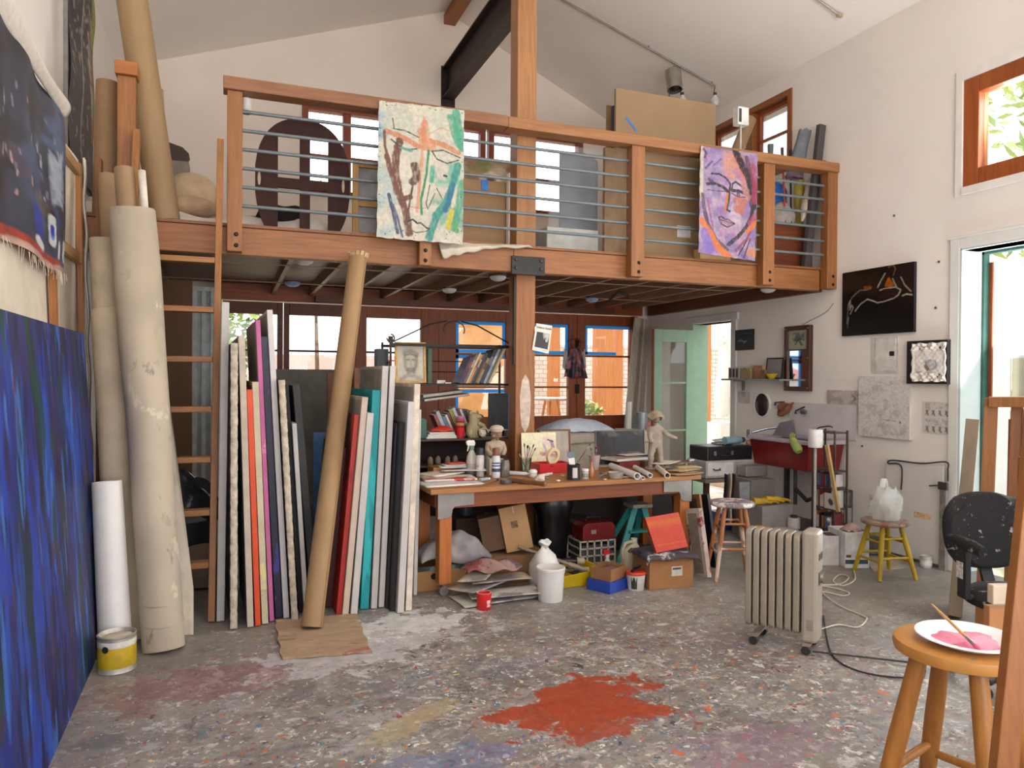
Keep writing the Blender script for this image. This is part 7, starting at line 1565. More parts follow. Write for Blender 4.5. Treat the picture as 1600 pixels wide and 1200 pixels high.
cv.stroke([(.52, .3), (.58, .18), (.62, .11)], .008, 'c9c2b8', .9).stroke([(.66, .03), (.72, .0), (.76, .06), (.73, .16)], .006, '8d8060', .7).stroke([(.72, .2), (.76, .3), (.78, .34)], .009, '9a948c').stroke([(.83, .2), (.88, .32), (.96, .42)], .008, 'a39c94', .9).stroke([(.85, .47), (.9, .45), (.97, .47)], .009, W_)
cv.stroke([(.67, .2), (.64, .29), (.72, .29), (.68, .22)], .02, 'b8621c').stroke([(.34, .28), (.42, .29)], .02, 'a04a18', .8).stroke([(.58, .42), (.75, .4)], .04, '2a1410', .7)
wallpic('black_painting', 'large black canvas with a white reclining outline high on the right wall', 'painting', (1319, 418, 1431, 522), .03, cv, mat('141014', .4), rough=.25)
t = wallpic('breaker_panel', 'white flush electrical panel cover with a black catch under the black painting', 'panel', (1362, 527, 1403, 583), .008, None, mat('cfccc8', .5))
ya, yb, z0, z1 = wr(1368, 530, 1400, 580); mb = MB(); mb.box(XR-.016, XR-.0105, yb, ya, z0, z1); build(mb, 'door', mat('d2cfca', .5), t, world=True, bevel=.003)
ya, yb, z0, z1 = wr(1391, 549, 1398, 556); mb = MB(); mb.box(XR-.02, XR-.0165, yb, ya, z0, z1); build(mb, 'catch', BLACK, t, world=True)
t = wallpic('relief_painting', 'square white plaster relief on a deep black frame beside the near doorway', 'painting', (1423, 532, 1487, 600), .055, None, mat('1a1518', .6))
ya, yb, z0, z1 = wr(1426, 536, 1479, 596, XR-.06); g = random.Random(2)
def rel(u, v):
    b = math.sin(17*u+5*v)*math.sin(13*v-4*u)+.6*math.sin(41*u)*math.sin(37*v); e = min(u, 1-u, v, 1-v)
    return Vector((XR-.058-.008-.005*b*(.4+2*(abs(v-.5) > .3))-(.004 if e < .06 else 0), ya+(yb-ya)*(u+.012*math.sin(21*v)*(u < .05 or u > .95)), z1-(z1-z0)*(v+.012*math.sin(19*u)*(v < .05 or v > .95))))
cv = Canvas(70, 76, 'd8d2cc', 131, .05); cv.stroke([(.42, .5), (.55, .45), (.7, .48), (.72, .62), (.55, .7), (.45, .64), (.42, .5)], .03, '8d8f98', .8).stroke([(.52, .55), (.66, .6)], .09, '9a9ca6', .8).stroke([(.42, .6), (.48, .68)], .05, '6a6252', .9).stroke([(.3, .1), (.5, .1), (.55, .14)], .012, '5a5450', .8).stroke([(.15, .76), (.3, .74)], .015, '5d5650', .8).stroke([(.4, .76), (.7, .76)], .01, '77706a', .8)
paintsurf(cv, 'plaster_face', rel, t, .8, solid=.006)
cv = Canvas(70, 80, 'c2bab4', 141, .06); cv.wash(7, '9a8a8a', .5, .72, .7).wash(8, '857f86', .5, .7, .7, 1, (.4, .2, .9, .8)).wash(7, '9c6a68', .5, .7, .6, 1, (.6, .6, .95, .95)).stroke([(.05, .1), (.12, .9)], .05, 'a39478', .7).stroke([(.75, .15), (.85, .2), (.8, .28)], .015, '554f4f', .8).stroke([(.6, .45), (.72, .6)], .02, '6a6268', .7)
wallpic('mixed_media_drawing', 'small smudged grey and red drawing on board, left of the large pale canvas', 'drawing', (1293, 610, 1345, 665), .012, cv, mat('b9b2aa', .7))
cv = Canvas(80, 96, 'd4d0cb', 151, .03); cv.wash(9, 'b8b3ae', .52, .75, .8); g = random.Random(12)
for k in range(26):
    u, v = g.random(), g.random(); cv.stroke([(u, v), (u+g.uniform(-.1, .1), v+g.uniform(-.08, .12)), (u+g.uniform(-.15, .15), v+g.uniform(0, .2))], .004, g.choice(['9a9590', 'a8a29c', '827d78']), .5, .8)
cv.stroke([(.45, .7), (.75, .72)], .008, '7d7772', .7).stroke([(.82, .72), (.83, .74)], .014, '5a5450', .9)
wallpic('pale_canvas', 'large pale scratched white canvas below the electrical panel', 'canvas', (1345, 588, 1425, 684), .035, cv, mat('cfcac4', .7))
for k, (y0, y1, l) in enumerate(((628, 651, 'upper of the two small ink prints by the doorway'), (653, 677, 'lower of the two small ink prints by the doorway'))):
    cv = Canvas(64, 40, 'cfcac5', 161+k, .03); cv.wash(9, '9a9590', .5, .75, .6, 1, (.05, .05, .95, .6))
    for q in range(4): cv.stroke([(.14+.24*q, .6), (.2+.24*q, .9)], .03, '4f4a48', .85, .9).stroke([(.2+.24*q, .6), (.12+.24*q, .85)], .02, '5d5754', .8, .9)
    wallpic('ink_print', l, 'print', (1442, y0, 1483, y1), .004, cv, mat('cfcac4', .8))
t = wallpic('wall_panel', 'large blank white panel low on the wall beside the near doorway', 'panel', (1388, 722, 1478, 872), .012, None, mat('d3d0cd', .6, var=.015), off=.032)
ya, yb, z0, z1 = wr(1433, 801, 1459, 810); mb = MB(); mb.box(XR-.0462, XR-.0445, yb, ya, z0, z1); build(mb, 'orange_tape', mat('d8b48c', .7, var=.2, scale=40), t, world=True)
t = T('metal_post', 'grey painted metal clamp post beside the near doorway', 'post', (XR-.03, 4.2, 0)); ya, yb, z0, z1 = wr(1473, 755, 1483, 886, XR-.03)
mb = MB(); mb.box(XR-.07, XR-.047, yb, ya, .0, z1); build(mb, 'post', mat('8a837e', .6, .2, .2, 14), t, world=True, bevel=.002)
ya2, yb2, z2, z3 = wr(1471, 753, 1485, 765, XR-.05); mb = MB(); mb.box(XR-.09, XR-.0705, yb2, ya2, z2, z3).tube([(XR-.08, ya2, (z2+z3)/2), (XR-.085, ya2+.08, (z2+z3)/2-.015)], .006, 6); build(mb, 'clamp', mat('5a5654', .4, .5), t, world=True)
def cable(name, label, pts, r, m, cat='cable', seg=6, n=6, group=None):
    pts = [Vector(p) for p in pts]; out = []
    for i in range(len(pts)-1):
        p0, p1, p2, p3 = pts[max(i-1, 0)], pts[i], pts[i+1], pts[min(i+2, len(pts)-1)]
        for k in range(n):
            s_ = k/n; out.append(.5*((2*p1)+(p2-p0)*s_+(2*p0-5*p1+4*p2-p3)*s_*s_+(3*p1-p0-3*p2+p3)*s_**3))
    out.append(pts[-1]); return one(MB().tube(out, r, seg), name, m, label, cat, group, smooth=True)
Xc = XR-.052
cable('power_cable', 'thin black cable looping along the wall above the white panel', [P(x, y, X=Xc) for x, y in ((1408, 765), (1408, 728), (1388, 724), (1395, 719), (1440, 724), (1478, 722), (1481, 735), (1481, 752))], .006, mat('2c2a2a', .5))
p_, q_ = [P(x, y, Z=.012) for x, y in ((1300, 868), (1400, 874))], 0
t = wallpic('wall_outlet', 'white double wall outlet above the white cartons', 'outlet', (1358, 773, 1369, 792), .008, None, mat('d6d3cf', .4)); ya, yb, z0, z1 = wr(1358, 773, 1369, 792)
for f in (.3, .68): mb = MB(); mb.lathe([(.001, 0), (.014, 0), (.014, .002), (.001, .003)], seg=14, M=Matrix.Translation((XR-.0102, (ya+yb)/2, z0+(z1-z0)*f)) @ Euler((0, -PI/2, 0)).to_matrix().to_4x4()); build(mb, 'socket', mat('a39f9b', .5), t, world=True)
for k, (x, y) in enumerate(((1467, 409), (1462, 481), (1347, 697), (1397, 337))):
    p = P(x, y, X=XR-.006); one(MB().cube(p, .012, .012, .016), 'nail', mat('4f4a48', .5), ['upper nail in the wall right of the black painting', 'lower nail in the wall right of the black painting', 'small screw in the wall below the pale canvas', 'nail high in the wall above the black painting'][k], 'nail')
t = T('wall_mirror', 'tall dark framed mirror with a flower picture in its upper part', 'mirror', (XR, 5.9, P(1247, 612, X=XR-.02).z)); ya, yb, z0, z1 = wr(1227, 509, 1267, 611, XR-.03)
o = [(ya, z0), (yb, z0), (yb, z1), (ya, z1)]; f = .045; i = [(ya-f, z0+f), (yb+f, z0+f), (yb+f, z1-f), (ya-f, z1-f)]
mb = MB(); mb.ring(o, i, XR-.05, XR-.003, axis='x'); build(mb, 'frame', wood('4f2b1a', '371c11', 2, .35), t, world=True, bevel=.006)
zm = z0+(z1-z0)*.62; mb = MB(); mb.box(XR-.03, XR-.004, yb+f, ya-f, z0+f, zm); build(mb, 'mirror_glass', mat('c9d4dc', .03, 1.0, 0), t, world=True)
cv = Canvas(40, 50, 'b9b79c', 171, .04); cv.wash(6, '4a5a78', .35, .6, .9, 1, (.2, .12, .85, .6)).stroke([(.5, .3), (.4, .5), (.6, .45)], .12, '3c4a5c', .8).stroke([(.45, .6), (.35, .75)], .04, '5a6a48').stroke([(.6, .6), (.7, .78)], .05, '55663f')
paintsurf(cv, 'flower_picture', lambda u, v: Vector((XR-.031, ya-f+(yb-ya+2*f)*u, z1-f-(z1-f-zm-.012)*v)), t); mb = MB(); mb.box(XR-.0305, XR-.004, yb+f, ya-f, zm+.012, z1-f).box(XR-.045, XR-.004, yb+f, ya-f, zm, zm+.012); build(mb, 'divider', wood('4f2b1a', '371c11', 2, .35), t, world=True)
for z in (z0+.03, (z0+z1)/2, z1-.03):
    for y in (ya-.02, yb+.02): mb = MB(); mb.ball((XR-.052, y, z), .008, None, None, 8); build(mb, 'rosette', mat('b08d3c', .35, .6), t, world=True, smooth=True)
ya, yb = P(1128, 592, X=5.12).y, P(1222, 590, X=5.14).y; zs = P(1180, 592, X=5.12).z
yaa = min(ya, 6.76)
t = T('wall_shelf', 'thin grey green wall shelf left of the tall mirror', 'shelf', (5.2, (ya+yb)/2, zs)); mb = MB(); mb.box(5.11, XR-.035, yb, ya, zs-.018, zs); build(mb, 'board', mat('7f8a84', .5), t, world=True)
mb = MB(); mb.box(XR-.03, XR-.001, yaa-.12, yaa-.1, zs-.13, zs-.019).box(5.16, XR-.03, yaa-.12, yaa-.1, zs-.03, zs-.019); build(mb, 'bracket', mat('6d736f', .5), t, world=True)
def shbox(name, label, cat, x0, y0, x1, m, X=5.13, d=.1, m2=None):
    a, b, z_, z1 = wr(x0, y0, x1, 590, X); t = T(name, label, cat, (X, (a+b)/2, zs+.0008)); mb = MB(); mb.box(X, X+d, b, a, zs+.0008, z1); build(mb, 'case', m, t, world=True, bevel=.003)
    if m2:
        mb = MB()
        for k in range(3): mb.box(X-.002, X-.0002, b+(a-b)*(.1+.3*k), b+(a-b)*(.3+.3*k), zs+.015, z1-.015)
        build(mb, 'speaker_grille', m2, t, world=True)
    return t
shbox('radio', 'small grey radio at the left end of the wall shelf', 'radio', 1138, 574, 1155, mat('b0ada6', .4), m2=mat('3a3c40', .6))
shbox('tea_tin', 'tan and black tin right of the grey radio on the wall shelf', 'tin', 1157, 575, 1172, speck('9a8458', ['2a2622', 'b59c68'], 10, .5, .5))
shbox('carton', 'faded orange carton in the middle of the wall shelf', 'box', 1177, 571, 1191, mat('a67c5a', .7, var=.2, scale=14), X=5.16)
shbox('tea_tin', 'low brown tin before the faded carton on the wall shelf', 'tin', 1188, 578, 1195, mat('7a5a3c', .6), X=5.12, d=.03)
a, b, z_, z1 = wr(1196, 559, 1222, 590, 5.2); t = T('framed_picture', 'black framed grey drawing leaning on the wall shelf behind the yellow bowl', 'picture', (5.2, (a+b)/2, zs+.001), rot=(0, .12, 0))
h = z1-zs; w = (a-b)/2; mb = MB(); mb.ring([(-w, 0), (w, 0), (w, h), (-w, h)], [(-w+.012, .012), (w-.012, .012), (w-.012, h-.012), (-w+.012, h-.012)], -.008, .008, axis='x'); build(mb, 'frame', BLACK, t)
mb = MB(); mb.box(-.003, .006, -w+.011, w-.011, .011, h-.011); build(mb, 'drawing', speck('8a8688', ['5d5a64', 'a8a4a6'], 6, .4, .6), t)
p = P(1205, 590, X=5.15); turned('fruit_bowl', 'small yellow bowl on the wall shelf before the black framed drawing', 'bowl', 0, 0, [(.025, 0), (.045, .02), (.062, .055), (.058, .055), (.04, .02), (.001, .01)], mat('c9a824', .35), base=Vector((5.155, p.y, zs+.001)), sc=.95)
cv = Canvas(40, 44, '23262e', 181, .2); cv.stroke([(.2, .55), (.35, .5), (.5, .6)], .04, '9a9ea6', .8).stroke([(.5, .65), (.62, .55)], .03, 'b5b8bc', .8).stroke([(.1, .15), (.9, .2)], .06, '32465a', .8)
wallpic('small_painting', 'small dark square painting above the wall shelf', 'painting', (1150, 515, 1178, 547), .02, cv, BLACK)
t = wallpic('paper_notice', 'pale pencil sketch taped to the wall under the shelf', 'paper', (1152, 612, 1171, 630), .0015, None, speck('c9c5c2', ['a39f9c'], 8, .2))
ya, yb, z0, z1 = wr(1178, 612, 1204, 653); cy_, cz_ = (ya+yb)/2, (z0+z1)/2; ry_, rz_ = (ya-yb)/2, (z1-z0)/2; n = 30
t = T('oval_mirror', 'small oval mirror in a white rim below the wall shelf', 'mirror', (XR, cy_, z0)); E_ = lambda k: [(cy_+k*ry_*math.cos(2*PI*j/n), cz_+k*rz_*math.sin(2*PI*j/n)) for j in range(n)]
mb = MB(); mb.ring(E_(1), E_(.87), XR-.02, XR-.002, axis='x'); build(mb, 'rim', WHITE, t, world=True); mb = MB(); mb.prism(E_(.88), XR-.012, XR-.003, axis='x'); build(mb, 'mirror_glass', mat('5a6068', .06, .9, .3), t, world=True)
SXF = 4.83; sy1, sy0 = P(1170, 690, X=SXF).y, P(1263, 700, X=SXF).y; sz1, sz0 = P(1215, 684, X=SXF).z, P(1200, 728, X=SXF).z
t = T('utility_sink', 'deep dark red enamel sink with a pale lilac rim on the right wall', 'sink', (5.05, (sy0+sy1)/2, sz0))
REDE = mat('7a1a1c', .3, var=.12, scale=5); LIL = mat('b3a9b4', .3, var=.08)
mb = MB(); o = [(SXF, sy0), (XR-.04, sy0), (XR-.04, sy1), (SXF, sy1)]
def frus(z0, z1, k0, k1, o, th):
    c = ((SXF+XR)/2, (sy0+sy1)/2); sc = lambda k: [(c[0]+(x-c[0])*k, c[1]+(y-c[1])*k) for x, y in o]
    a, b = sc(k0), sc(k1); vs = [(x, y, z0) for x, y in a]+[(x, y, z1) for x, y in b]+[(c[0]+(x-c[0])*th, c[1]+(y-c[1])*th, z1) for x, y in b]+[(c[0]+(x-c[0])*th, c[1]+(y-c[1])*th, z0+.02) for x, y in a]
    return vs, [(3, 2, 1, 0)]+[(i, (i+1) % 4, 4+(i+1) % 4, 4+i) for i in range(4)]+[(4+i, 4+(i+1) % 4, 8+(i+1) % 4, 8+i) for i in range(4)]+[(8+i, 8+(i+1) % 4, 12+(i+1) % 4, 12+i) for i in range(4)]+[(12, 13, 14, 15)]
mb.add(*frus(sz0, sz1-.04, .88, .98, o, .93)); build(mb, 'basin', REDE, t, world=True, bevel=.012)
mb = MB(); mb.ring([(SXF-.02, sy0-.02), (XR-.03, sy0-.02), (XR-.03, sy1+.02), (SXF-.02, sy1+.02)], [(SXF+.03, sy0+.03), (XR-.08, sy0+.03), (XR-.08, sy1-.03), (SXF+.03, sy1-.03)], sz1-.04, sz1, axis='z'); build(mb, 'rim', LIL, t, world=True, bevel=.01)
a_ = P(1205, 640, X=XR-.01); mb = MB(); mb.box(XR-.018, XR-.003, sy0-.1, sy1-.05, sz1+.001, P(1230, 628, X=XR).z); build(mb, 'splash_board', mat('cfcacb', .4, var=.06, scale=4), t, world=True)
yq, yw = P(1207, 680, X=5.0).y, P(1245, 680, X=5.0).y
mb = MB(); mb.prism([(yq, sz1+.0), (yw, sz1+.0), (yw+.05, sz1+.17), (yq-.1, sz1+.13)], 5.0, 5.012, axis='x'); build(mb, 'splash_guard', mat('8f8890', .35, .3, .12, 6), t, world=True)
mb = MB(); q = P(1166, 676, X=SXF); mb.tube([(SXF+.02, sy1-.02, sz1+.02), (SXF+.15, sy1-.08, sz1+.06), (5.15, sy1-.25, sz1+.1)], .012, 8).tube([(SXF-.01, sy1, sz1-.02), (SXF-.01, sy1, sz1+.05)], .014, 8); build(mb, 'faucet', mat('8f9aa8', .25, .9), t, world=True, smooth=True)
mb = MB()
for y in (sy0+.1, sy0+.4): mb.tube([(5.05, y, sz0+.01), (5.05, y, .3)], .018, 8)
mb.tube([(5.05, sy0+.4, .45), (5.05, sy0+.25, .36), (5.05, sy0+.1, .42)], .02, 8); build(mb, 'drain_pipe', mat('4a4648', .5, .4), t, world=True, smooth=True)
mb = MB(); mb.box(5.2, 5.24, sy0+.06, sy0+.1, .0, sz0+.02).box(5.2, 5.24, sy1-.12, sy1-.08, .0, sz0+.02); build(mb, 'leg', mat('4a4648', .5, .4), t, world=True)
p = P(1240, 682, X=SXF-.03); q = P(1249, 706, X=SXF-.05)
t = T('rubber_glove', 'green and yellow rubber glove hanging over the sink front', 'glove', q); p = Vector((SXF-.045, p.y, sz1+.01)); q = Vector((SXF-.05, q.y, P(1250, 706, X=SXF-.04).z))
mb = MB(); mb.tube([p, p.lerp(q, .3), p.lerp(q, .75), q], [.03, .038, .042, .03], 14)
for k in range(4): mb.tube([p+Vector((0, -.024+.016*k, .0)), p+Vector((0, -.03+.02*k, .045+.01*(k in (1, 2))))], [.01, .007], 8)
build(mb, 'glove', mat('8aa860', .6, var=.1, h2='a3a850', scale=5), t, world=True, smooth=True)
t = T('hook_rail', 'wall hooks holding a rust coloured rag above the sink', 'hooks', P(1235, 640, X=XR)); mb = MB()
for a, b in (((1211, 632), (1222, 628)), ((1243, 645), (1256, 636))):
    p, q = P(*a, X=XR-.03), P(*b, X=XR-.03); mb.tube([p, p+Vector((0, 0, .02)), q, q+Vector((.028, 0, 0))], .007, 8); mb.ball(p, .012, None, None, 8)
build(mb, 'hook', mat('4f4a4c', .4, .6), t, world=True, smooth=True)
pts = [P(1222, 630, X=XR-.03), P(1244, 630, X=XR-.03), P(1226, 652, X=XR-.05), P(1215, 645, X=XR-.04)]
mb = MB(); mb.grid(14, 10, lambda u, v: pts[0].lerp(pts[1], u).lerp(pts[3].lerp(pts[2], u), v)+Vector((-.02*math.sin(9*u+4*v)-.015, .01*math.sin(7*v), .008*math.sin(8*u))))
one(mb, 'cleaning_rag', mat('9a6a52', .85, var=.2, h2='7a3c34', scale=8), 'rust and brown rag hanging from the wall hooks above the sink', 'rag', smooth=True, solid=.006)
q = P(1252, 640, X=XR-.035); blob('sponge', 'dark grey scrubbing sponge on the right wall hook', 'sponge', (q.x-.025, q.y-.06, q.z-.02), .02, .04, .028, mat('5d5a5e', .8, var=.2), 15)
sx0, sx1 = 4.3, 4.72
yA_ = P(1104, 744, X=sx0).y
def flatcase(name, label, x0, y0, x1, y1, Yc, d, m, extra=None):
    X0, X1, Z0, Z1 = rect(x0, y0, x1, y1, Yc); t = T(name, label, 'case', ((X0+X1)/2, Yc, Z0)); mb = MB(); mb.box(X0, X1, Yc, Yc+d, Z0, Z1); build(mb, 'shell', m, t, world=True, bevel=.012)
    return t, X0, X1, Z0, Z1
YC = 5.95
X0, X1, Zs, _ = rect(1103, 718, 1180, 747, YC)
t = T('side_stand', 'dark legged stand under the suitcases by the far doorway', 'stand', ((X0+X1)/2, YC, 0)); mb = MB(); mb.box(X0-.02, X1+.02, YC-.02, YC+.34, Zs-.035, Zs-.001); build(mb, 'top', mat('7d6d60', .6), t, world=True)
for x in (X0, X1-.05):
    for y in (YC, YC+.28): mb = MB(); mb.box(x, x+.045, y, y+.045, 0, Zs-.036); build(mb, 'leg', wood('4a2c20', '33201a', 2), t, world=True)
t, a, b, z0, z1 = flatcase('projector_case', 'grey white equipment case under the black suitcase', 1103, 719, 1180, 746.5, YC, .32, mat('a8a5a2', .4)); z0 = Zs
mb = MB(); mb.box(a+.02, a+(b-a)*.55, YC-.004, YC-.0005, z0+.03, z1-.02); build(mb, 'sunlit_patch', mat('d2d0ce', .3), t, world=True, bevel=.001)  # pale patch paints the sunlight falling on the case front
mb = MB(); mb.tube([(a+.08, YC-.006, (z0+z1)/2+.01), (a+.09, YC-.025, (z0+z1)/2), (a+.15, YC-.025, (z0+z1)/2), (a+.16, YC-.006, (z0+z1)/2+.01)], .007, 8); build(mb, 'handle', mat('3a3a3c', .4), t, world=True, smooth=True)
zt = z1+.001
t, a, b, z0, z1 = flatcase('suitcase', 'black hard suitcase with silver catches beside the sink', 1105, 697, 1176, 719, YC, .3, mat('1c1c20', .35, var=.1)); 
mb = MB(); mb.tube([(a+.14, YC-.004, z0+.06), (a+.15, YC-.03, z0+.05), (a+.23, YC-.03, z0+.05), (a+.24, YC-.004, z0+.06)], .008, 8); build(mb, 'handle', BLACK, t, world=True, smooth=True)
for x in (a+.09, a+.29): mb = MB(); mb.box(x-.015, x+.015, YC-.006, YC-.0005, z0+.05, z0+.09); build(mb, 'catch', mat('b9b9b9', .25, .9), t, world=True)
zt = z1
p0, p1 = P(1132, 694, Y=YC+.1), P(1162, 690, Y=YC+.12); p0.z = p1.z = zt+.045; lying('detergent_bottle', 'pale blue bottle lying on top of the black suitcase', 'bottle', p0, p1, .04, .035, mat('8fb4c2', .35), mat('3a4a52', .4))
p0, p1 = P(1160, 698, Y=YC+.08), P(1170, 700, Y=YC+.07); p0.z = p1.z = zt+.025; q_ = p1+Vector((.06, -.02, 0)); one(MB().tube([p0+Vector((.05, 0, 0)), q_], [.025, .028], 14), 'cork_roll', mat('b39474', .8), 'short tan roll at the right end of the black suitcase', 'roll', smooth=40)
for k, l in enumerate(('grey folded cloth at the left on the black suitcase', 'white folded cloth on top of the grey one on the suitcase')):
    p = P(1130+2*k, 692, Y=YC+.2); mb = MB(); mb.grid(8, 6, lambda u, v: (p.x-.1+.2*u, YC+.17+.1*v, zt+.006+.028*k+.012*math.sin(PI*u)+.004*math.sin(9*v+5*u))); one(mb, 'folded_cloth', mat(['8fa3a6', 'c9ccca'][k], .8), l, 'cloth', solid=.01, smooth=True)
t, a, b, z0, z1 = flatcase('equipment_case', 'small grey metal case on the cabinet under the sink', 1166, 728, 1200, 745, 5.78, .14, mat('8f8c8a', .4, .3))
a, b, z0_, z1_ = rect(1157, 746, 1208, 840, 5.62); zc = min(z1_, z0-.002)
t = T('file_cabinet', 'grey metal cabinet with an open pale door under the sink', 'cabinet', ((a+b)/2, 5.62, 0)); mb = MB(); mb.box(a+.12, b+.02, 5.62, 5.9, .001, z0-.003); build(mb, 'body', mat('85807b', .5, .2, .06), t, world=True, bevel=.004)
mb = MB(); mb.box(a, a+.115, 5.63, 5.65, .02, z0-.02); build(mb, 'door', mat('a3a7ad', .4, .2), t, world=True, bevel=.003)
cl_ = [P(1143+5*k, 775, Y=6.0) for k in range(3)]
for k, (cc, l) in enumerate((('1f1c22', 'black garment hanging beside the grey cabinet'), ('b9a98f', 'tan garment hanging beside the grey cabinet'), ('3a2a30', 'maroon garment hanging beside the grey cabinet'))):
    x = P(1134+6*k, 780, Y=5.5).x; one(MB().grid(8, 12, lambda u, v: (x+.03*u+.006*math.sin(9*v), 5.48+.08*u+.02*math.sin(12*u), .17+(.46)*v)), 'hanging_cloth', mat(cc, .85), l, 'cloth', smooth=True, solid=.006)
p = P(1150, 815, Z=.0); carton('plastic_bin', 'dark blue tub on the floor under the stand', 'tub', (P(1147, 815, Y=6.0).x, 6.0), .26, .25, .16, 0, mat('2a4a8f', .4, var=.2), open_=0)
p = g0(1200, 826); carton('yellow_carton', 'bright yellow carton standing tilted behind the heater', 'box', (P(1200, 822, Y=5.15).x, 5.16), .15, .12, .2, .5, mat('d29c1c', .5, var=.08))
p = P(1228, 826, Y=5.08); turned('paint_bucket', 'purple stained paint bucket behind the heater', 'bucket', 0, 0, [(.075, 0), (.095, .17), (.1, .172), (.1, .19), (.09, .188), (.084, .16), (.001, .15)], speck('756a88', ['4a4468', 'a8a0b4', 'c9c4cc'], 8, .5, .5), base=Vector((p.x, 5.08, .001)), parts=(('rim', [(.1, .186), (.103, .195), (.092, .196)], mat('a8a4b0', .5)),))
q = P(1226, 786, Y=5.2); t = T('storage_crate', 'grey crate behind the purple bucket carrying the yellow gloves', 'crate', (q.x, 5.35, 0)); mb = MB(); mb.box(q.x-.2, q.x+.14, 5.25, 5.5, .001, q.z-.03); build(mb, 'box', mat('8d8a88', .6, var=.1), t, world=True, bevel=.004)
for k in range(2):
    c_ = Vector((q.x-.12+.17*k, 5.33+.04*k, q.z-.0285)); mb = MB()
    mb.ball(c_+Vector((0, 0, .03)), .06, .035, .03, 14)
    for j in range(4): mb.tube([c_+Vector((.05, -.025+.016*j, .03)), c_+Vector((.1, -.04+.022*j, .028)), c_+Vector((.13, -.045+.024*j, .012))], [.012, .011, .008], 8)
    mb.tube([c_+Vector((.0, -.03, .03)), c_+Vector((.04, -.065, .02))], [.013, .009], 8); mb.tube([c_+Vector((-.04, 0, .03)), c_+Vector((-.11, .01, .032))], [.03, .036], 12)
    one(mb, 'work_glove', mat(['b8962c', 'd0a81c'][k], .7, var=.1), ['mustard work glove lying left on the grey crate', 'brighter yellow work glove lying right on the grey crate'][k], 'glove', smooth=True)
p = P(1249, 803, Y=5.12); turned('tin_can', 'white tin with a dark top standing behind the blue can', 'can', 0, 0, [(.055, 0), (.055, .26), (.05, .262)], mat('c2bfbc', .4), (('lid', [(.03, .263), (.03, .285), (.001, .29)], mat('4a2a2a', .4)),), base=Vector((p.x+.01, 5.2, .001)))
p = P(1257, 832, Y=5.0); t = T('solvent_can', 'rectangular blue and white solvent can behind the heater', 'can', (p.x, 5.03, .001), .2); mb = MB(); mb.box(-.035, .045, 0, .07, 0, .17); build(mb, 'can', speck('c5c3c4', ['2a3f7a', '2a3f7a', '8a8a90'], 9, .5, .4), t, bevel=.006); mb = MB(); mb.lathe([(.015, .1705), (.015, .19), (.001, .191)], (.0, .035, 0), 14); build(mb, 'cap', BLACK, t)
p = P(1240, 835, Y=5.0); turned('glass_bottle', 'dark green bottle between the bucket and the blue can', 'bottle', 0, 0, [(.03, 0), (.032, .08), (.012, .11), (.012, .14), (.001, .141)], mat('2f4a34', .2), base=Vector((P(1243, 830, Y=4.98).x, 4.93, .001)))
Xt = 4.75; yA_, yB_ = P(1268, 760, X=Xt).y, P(1304, 760, X=Xt).y; zt = P(1290, 672, X=Xt).z
t = T('media_tower', 'narrow dark shelf tower crammed with cases beside the sink', 'shelf', (Xt+.1, (yA_+yB_)/2, 0)); TW = mat('4a3a34', .6)
mb = MB()
for x in (Xt, Xt+.135):
    for y in (yA_-.015, yB_): mb.box(x, x+.012, y, y+.015, 0, zt)
levels = [.03, .22, .40, .58, .72]
for z in levels+[zt-.015]: mb.box(Xt, Xt+.147, yB_+.015, yA_-.015, z-.012, z)
build(mb, 'case', TW, t, world=True)
g = random.Random(9)
CDN = ['slim', 'pale', 'dark', 'worn', 'dusty', 'narrow', 'glossy', 'faded', 'scuffed', 'plain', 'striped', 'mottled']
for li, z in enumerate(levels[:4]):
    y = yA_-.02; k = 0
    while y > yB_+.05:
        w = g.uniform(.012, .03); h = g.uniform(.10, min(.15, levels[li+1]-z-.03)); cc, cn = g.choice([('7a2a30', 'dark red'), ('c2bdb8', 'white'), ('3a3c48', 'charcoal'), ('b86a34', 'orange'), ('5a6a88', 'blue'), ('8f8a84', 'grey'), ('d2ccc4', 'cream'), ('2a2024', 'black')])
        one(MB().box(Xt+.01+g.uniform(0, .02), Xt+.14, y-w, y, z+.0006, z+h), 'media_case', mat(cc, .4), f'cases packed in the narrow dark tower beside the sink', 'case', f'cases in the narrow tower', bevel=.001); y -= w+.0015; k += 1
cv = Canvas(30, 34, 'c9c4be', 191, .05); cv.stroke([(.55, .5), (.6, .6)], .2, '3a3436')
p = P(1297, 764, X=Xt-.01); t = T('picture_card', 'white card with a small dark picture at the front of the narrow tower', 'card', (Xt-.02, p.y, levels[2]+.001)); H = .13
paintsurf(cv, 'picture', lambda u, v: Vector((Xt-.012, p.y+.06-.12*u, .402+H*(1-v))), t); mb = MB(); mb.box(Xt-.011, Xt-.007, p.y-.06, p.y+.06, .402, .402+H); build(mb, 'card', WHITE, t, world=True)
mb = MB(); mb.box(Xt-.02, Xt-.0005, p.y-.06, p.y+.06, .39, .4); build(mb, 'ledge', TW, t, world=True)
p = P(1274, 697, X=4.66); t = T('towel_dispenser', 'white towel holder on a thin stand in front of the narrow tower', 'holder', (4.66, p.y, 0)); z0, z1 = P(1274, 699, X=4.66).z, P(1274, 671, X=4.66).z
mb = MB(); mb.lathe([(.055, z0), (.06, z0+.01), (.06, z1-.01), (.055, z1), (.02, z1), (.02, z1-.02), (.001, z1-.02)], (4.66, p.y, 0), 26); build(mb, 'roll', mat('d3d0ce', .8), t, world=True, smooth=40)
mb = MB(); mb.tube([(4.66, p.y, .012), (4.66, p.y, z0)], .012, 8).lathe([(.08, 0), (.08, .012), (.001, .013)], (4.66, p.y, .001), 20); build(mb, 'stand', mat('b0aaa2', .5), t, world=True)
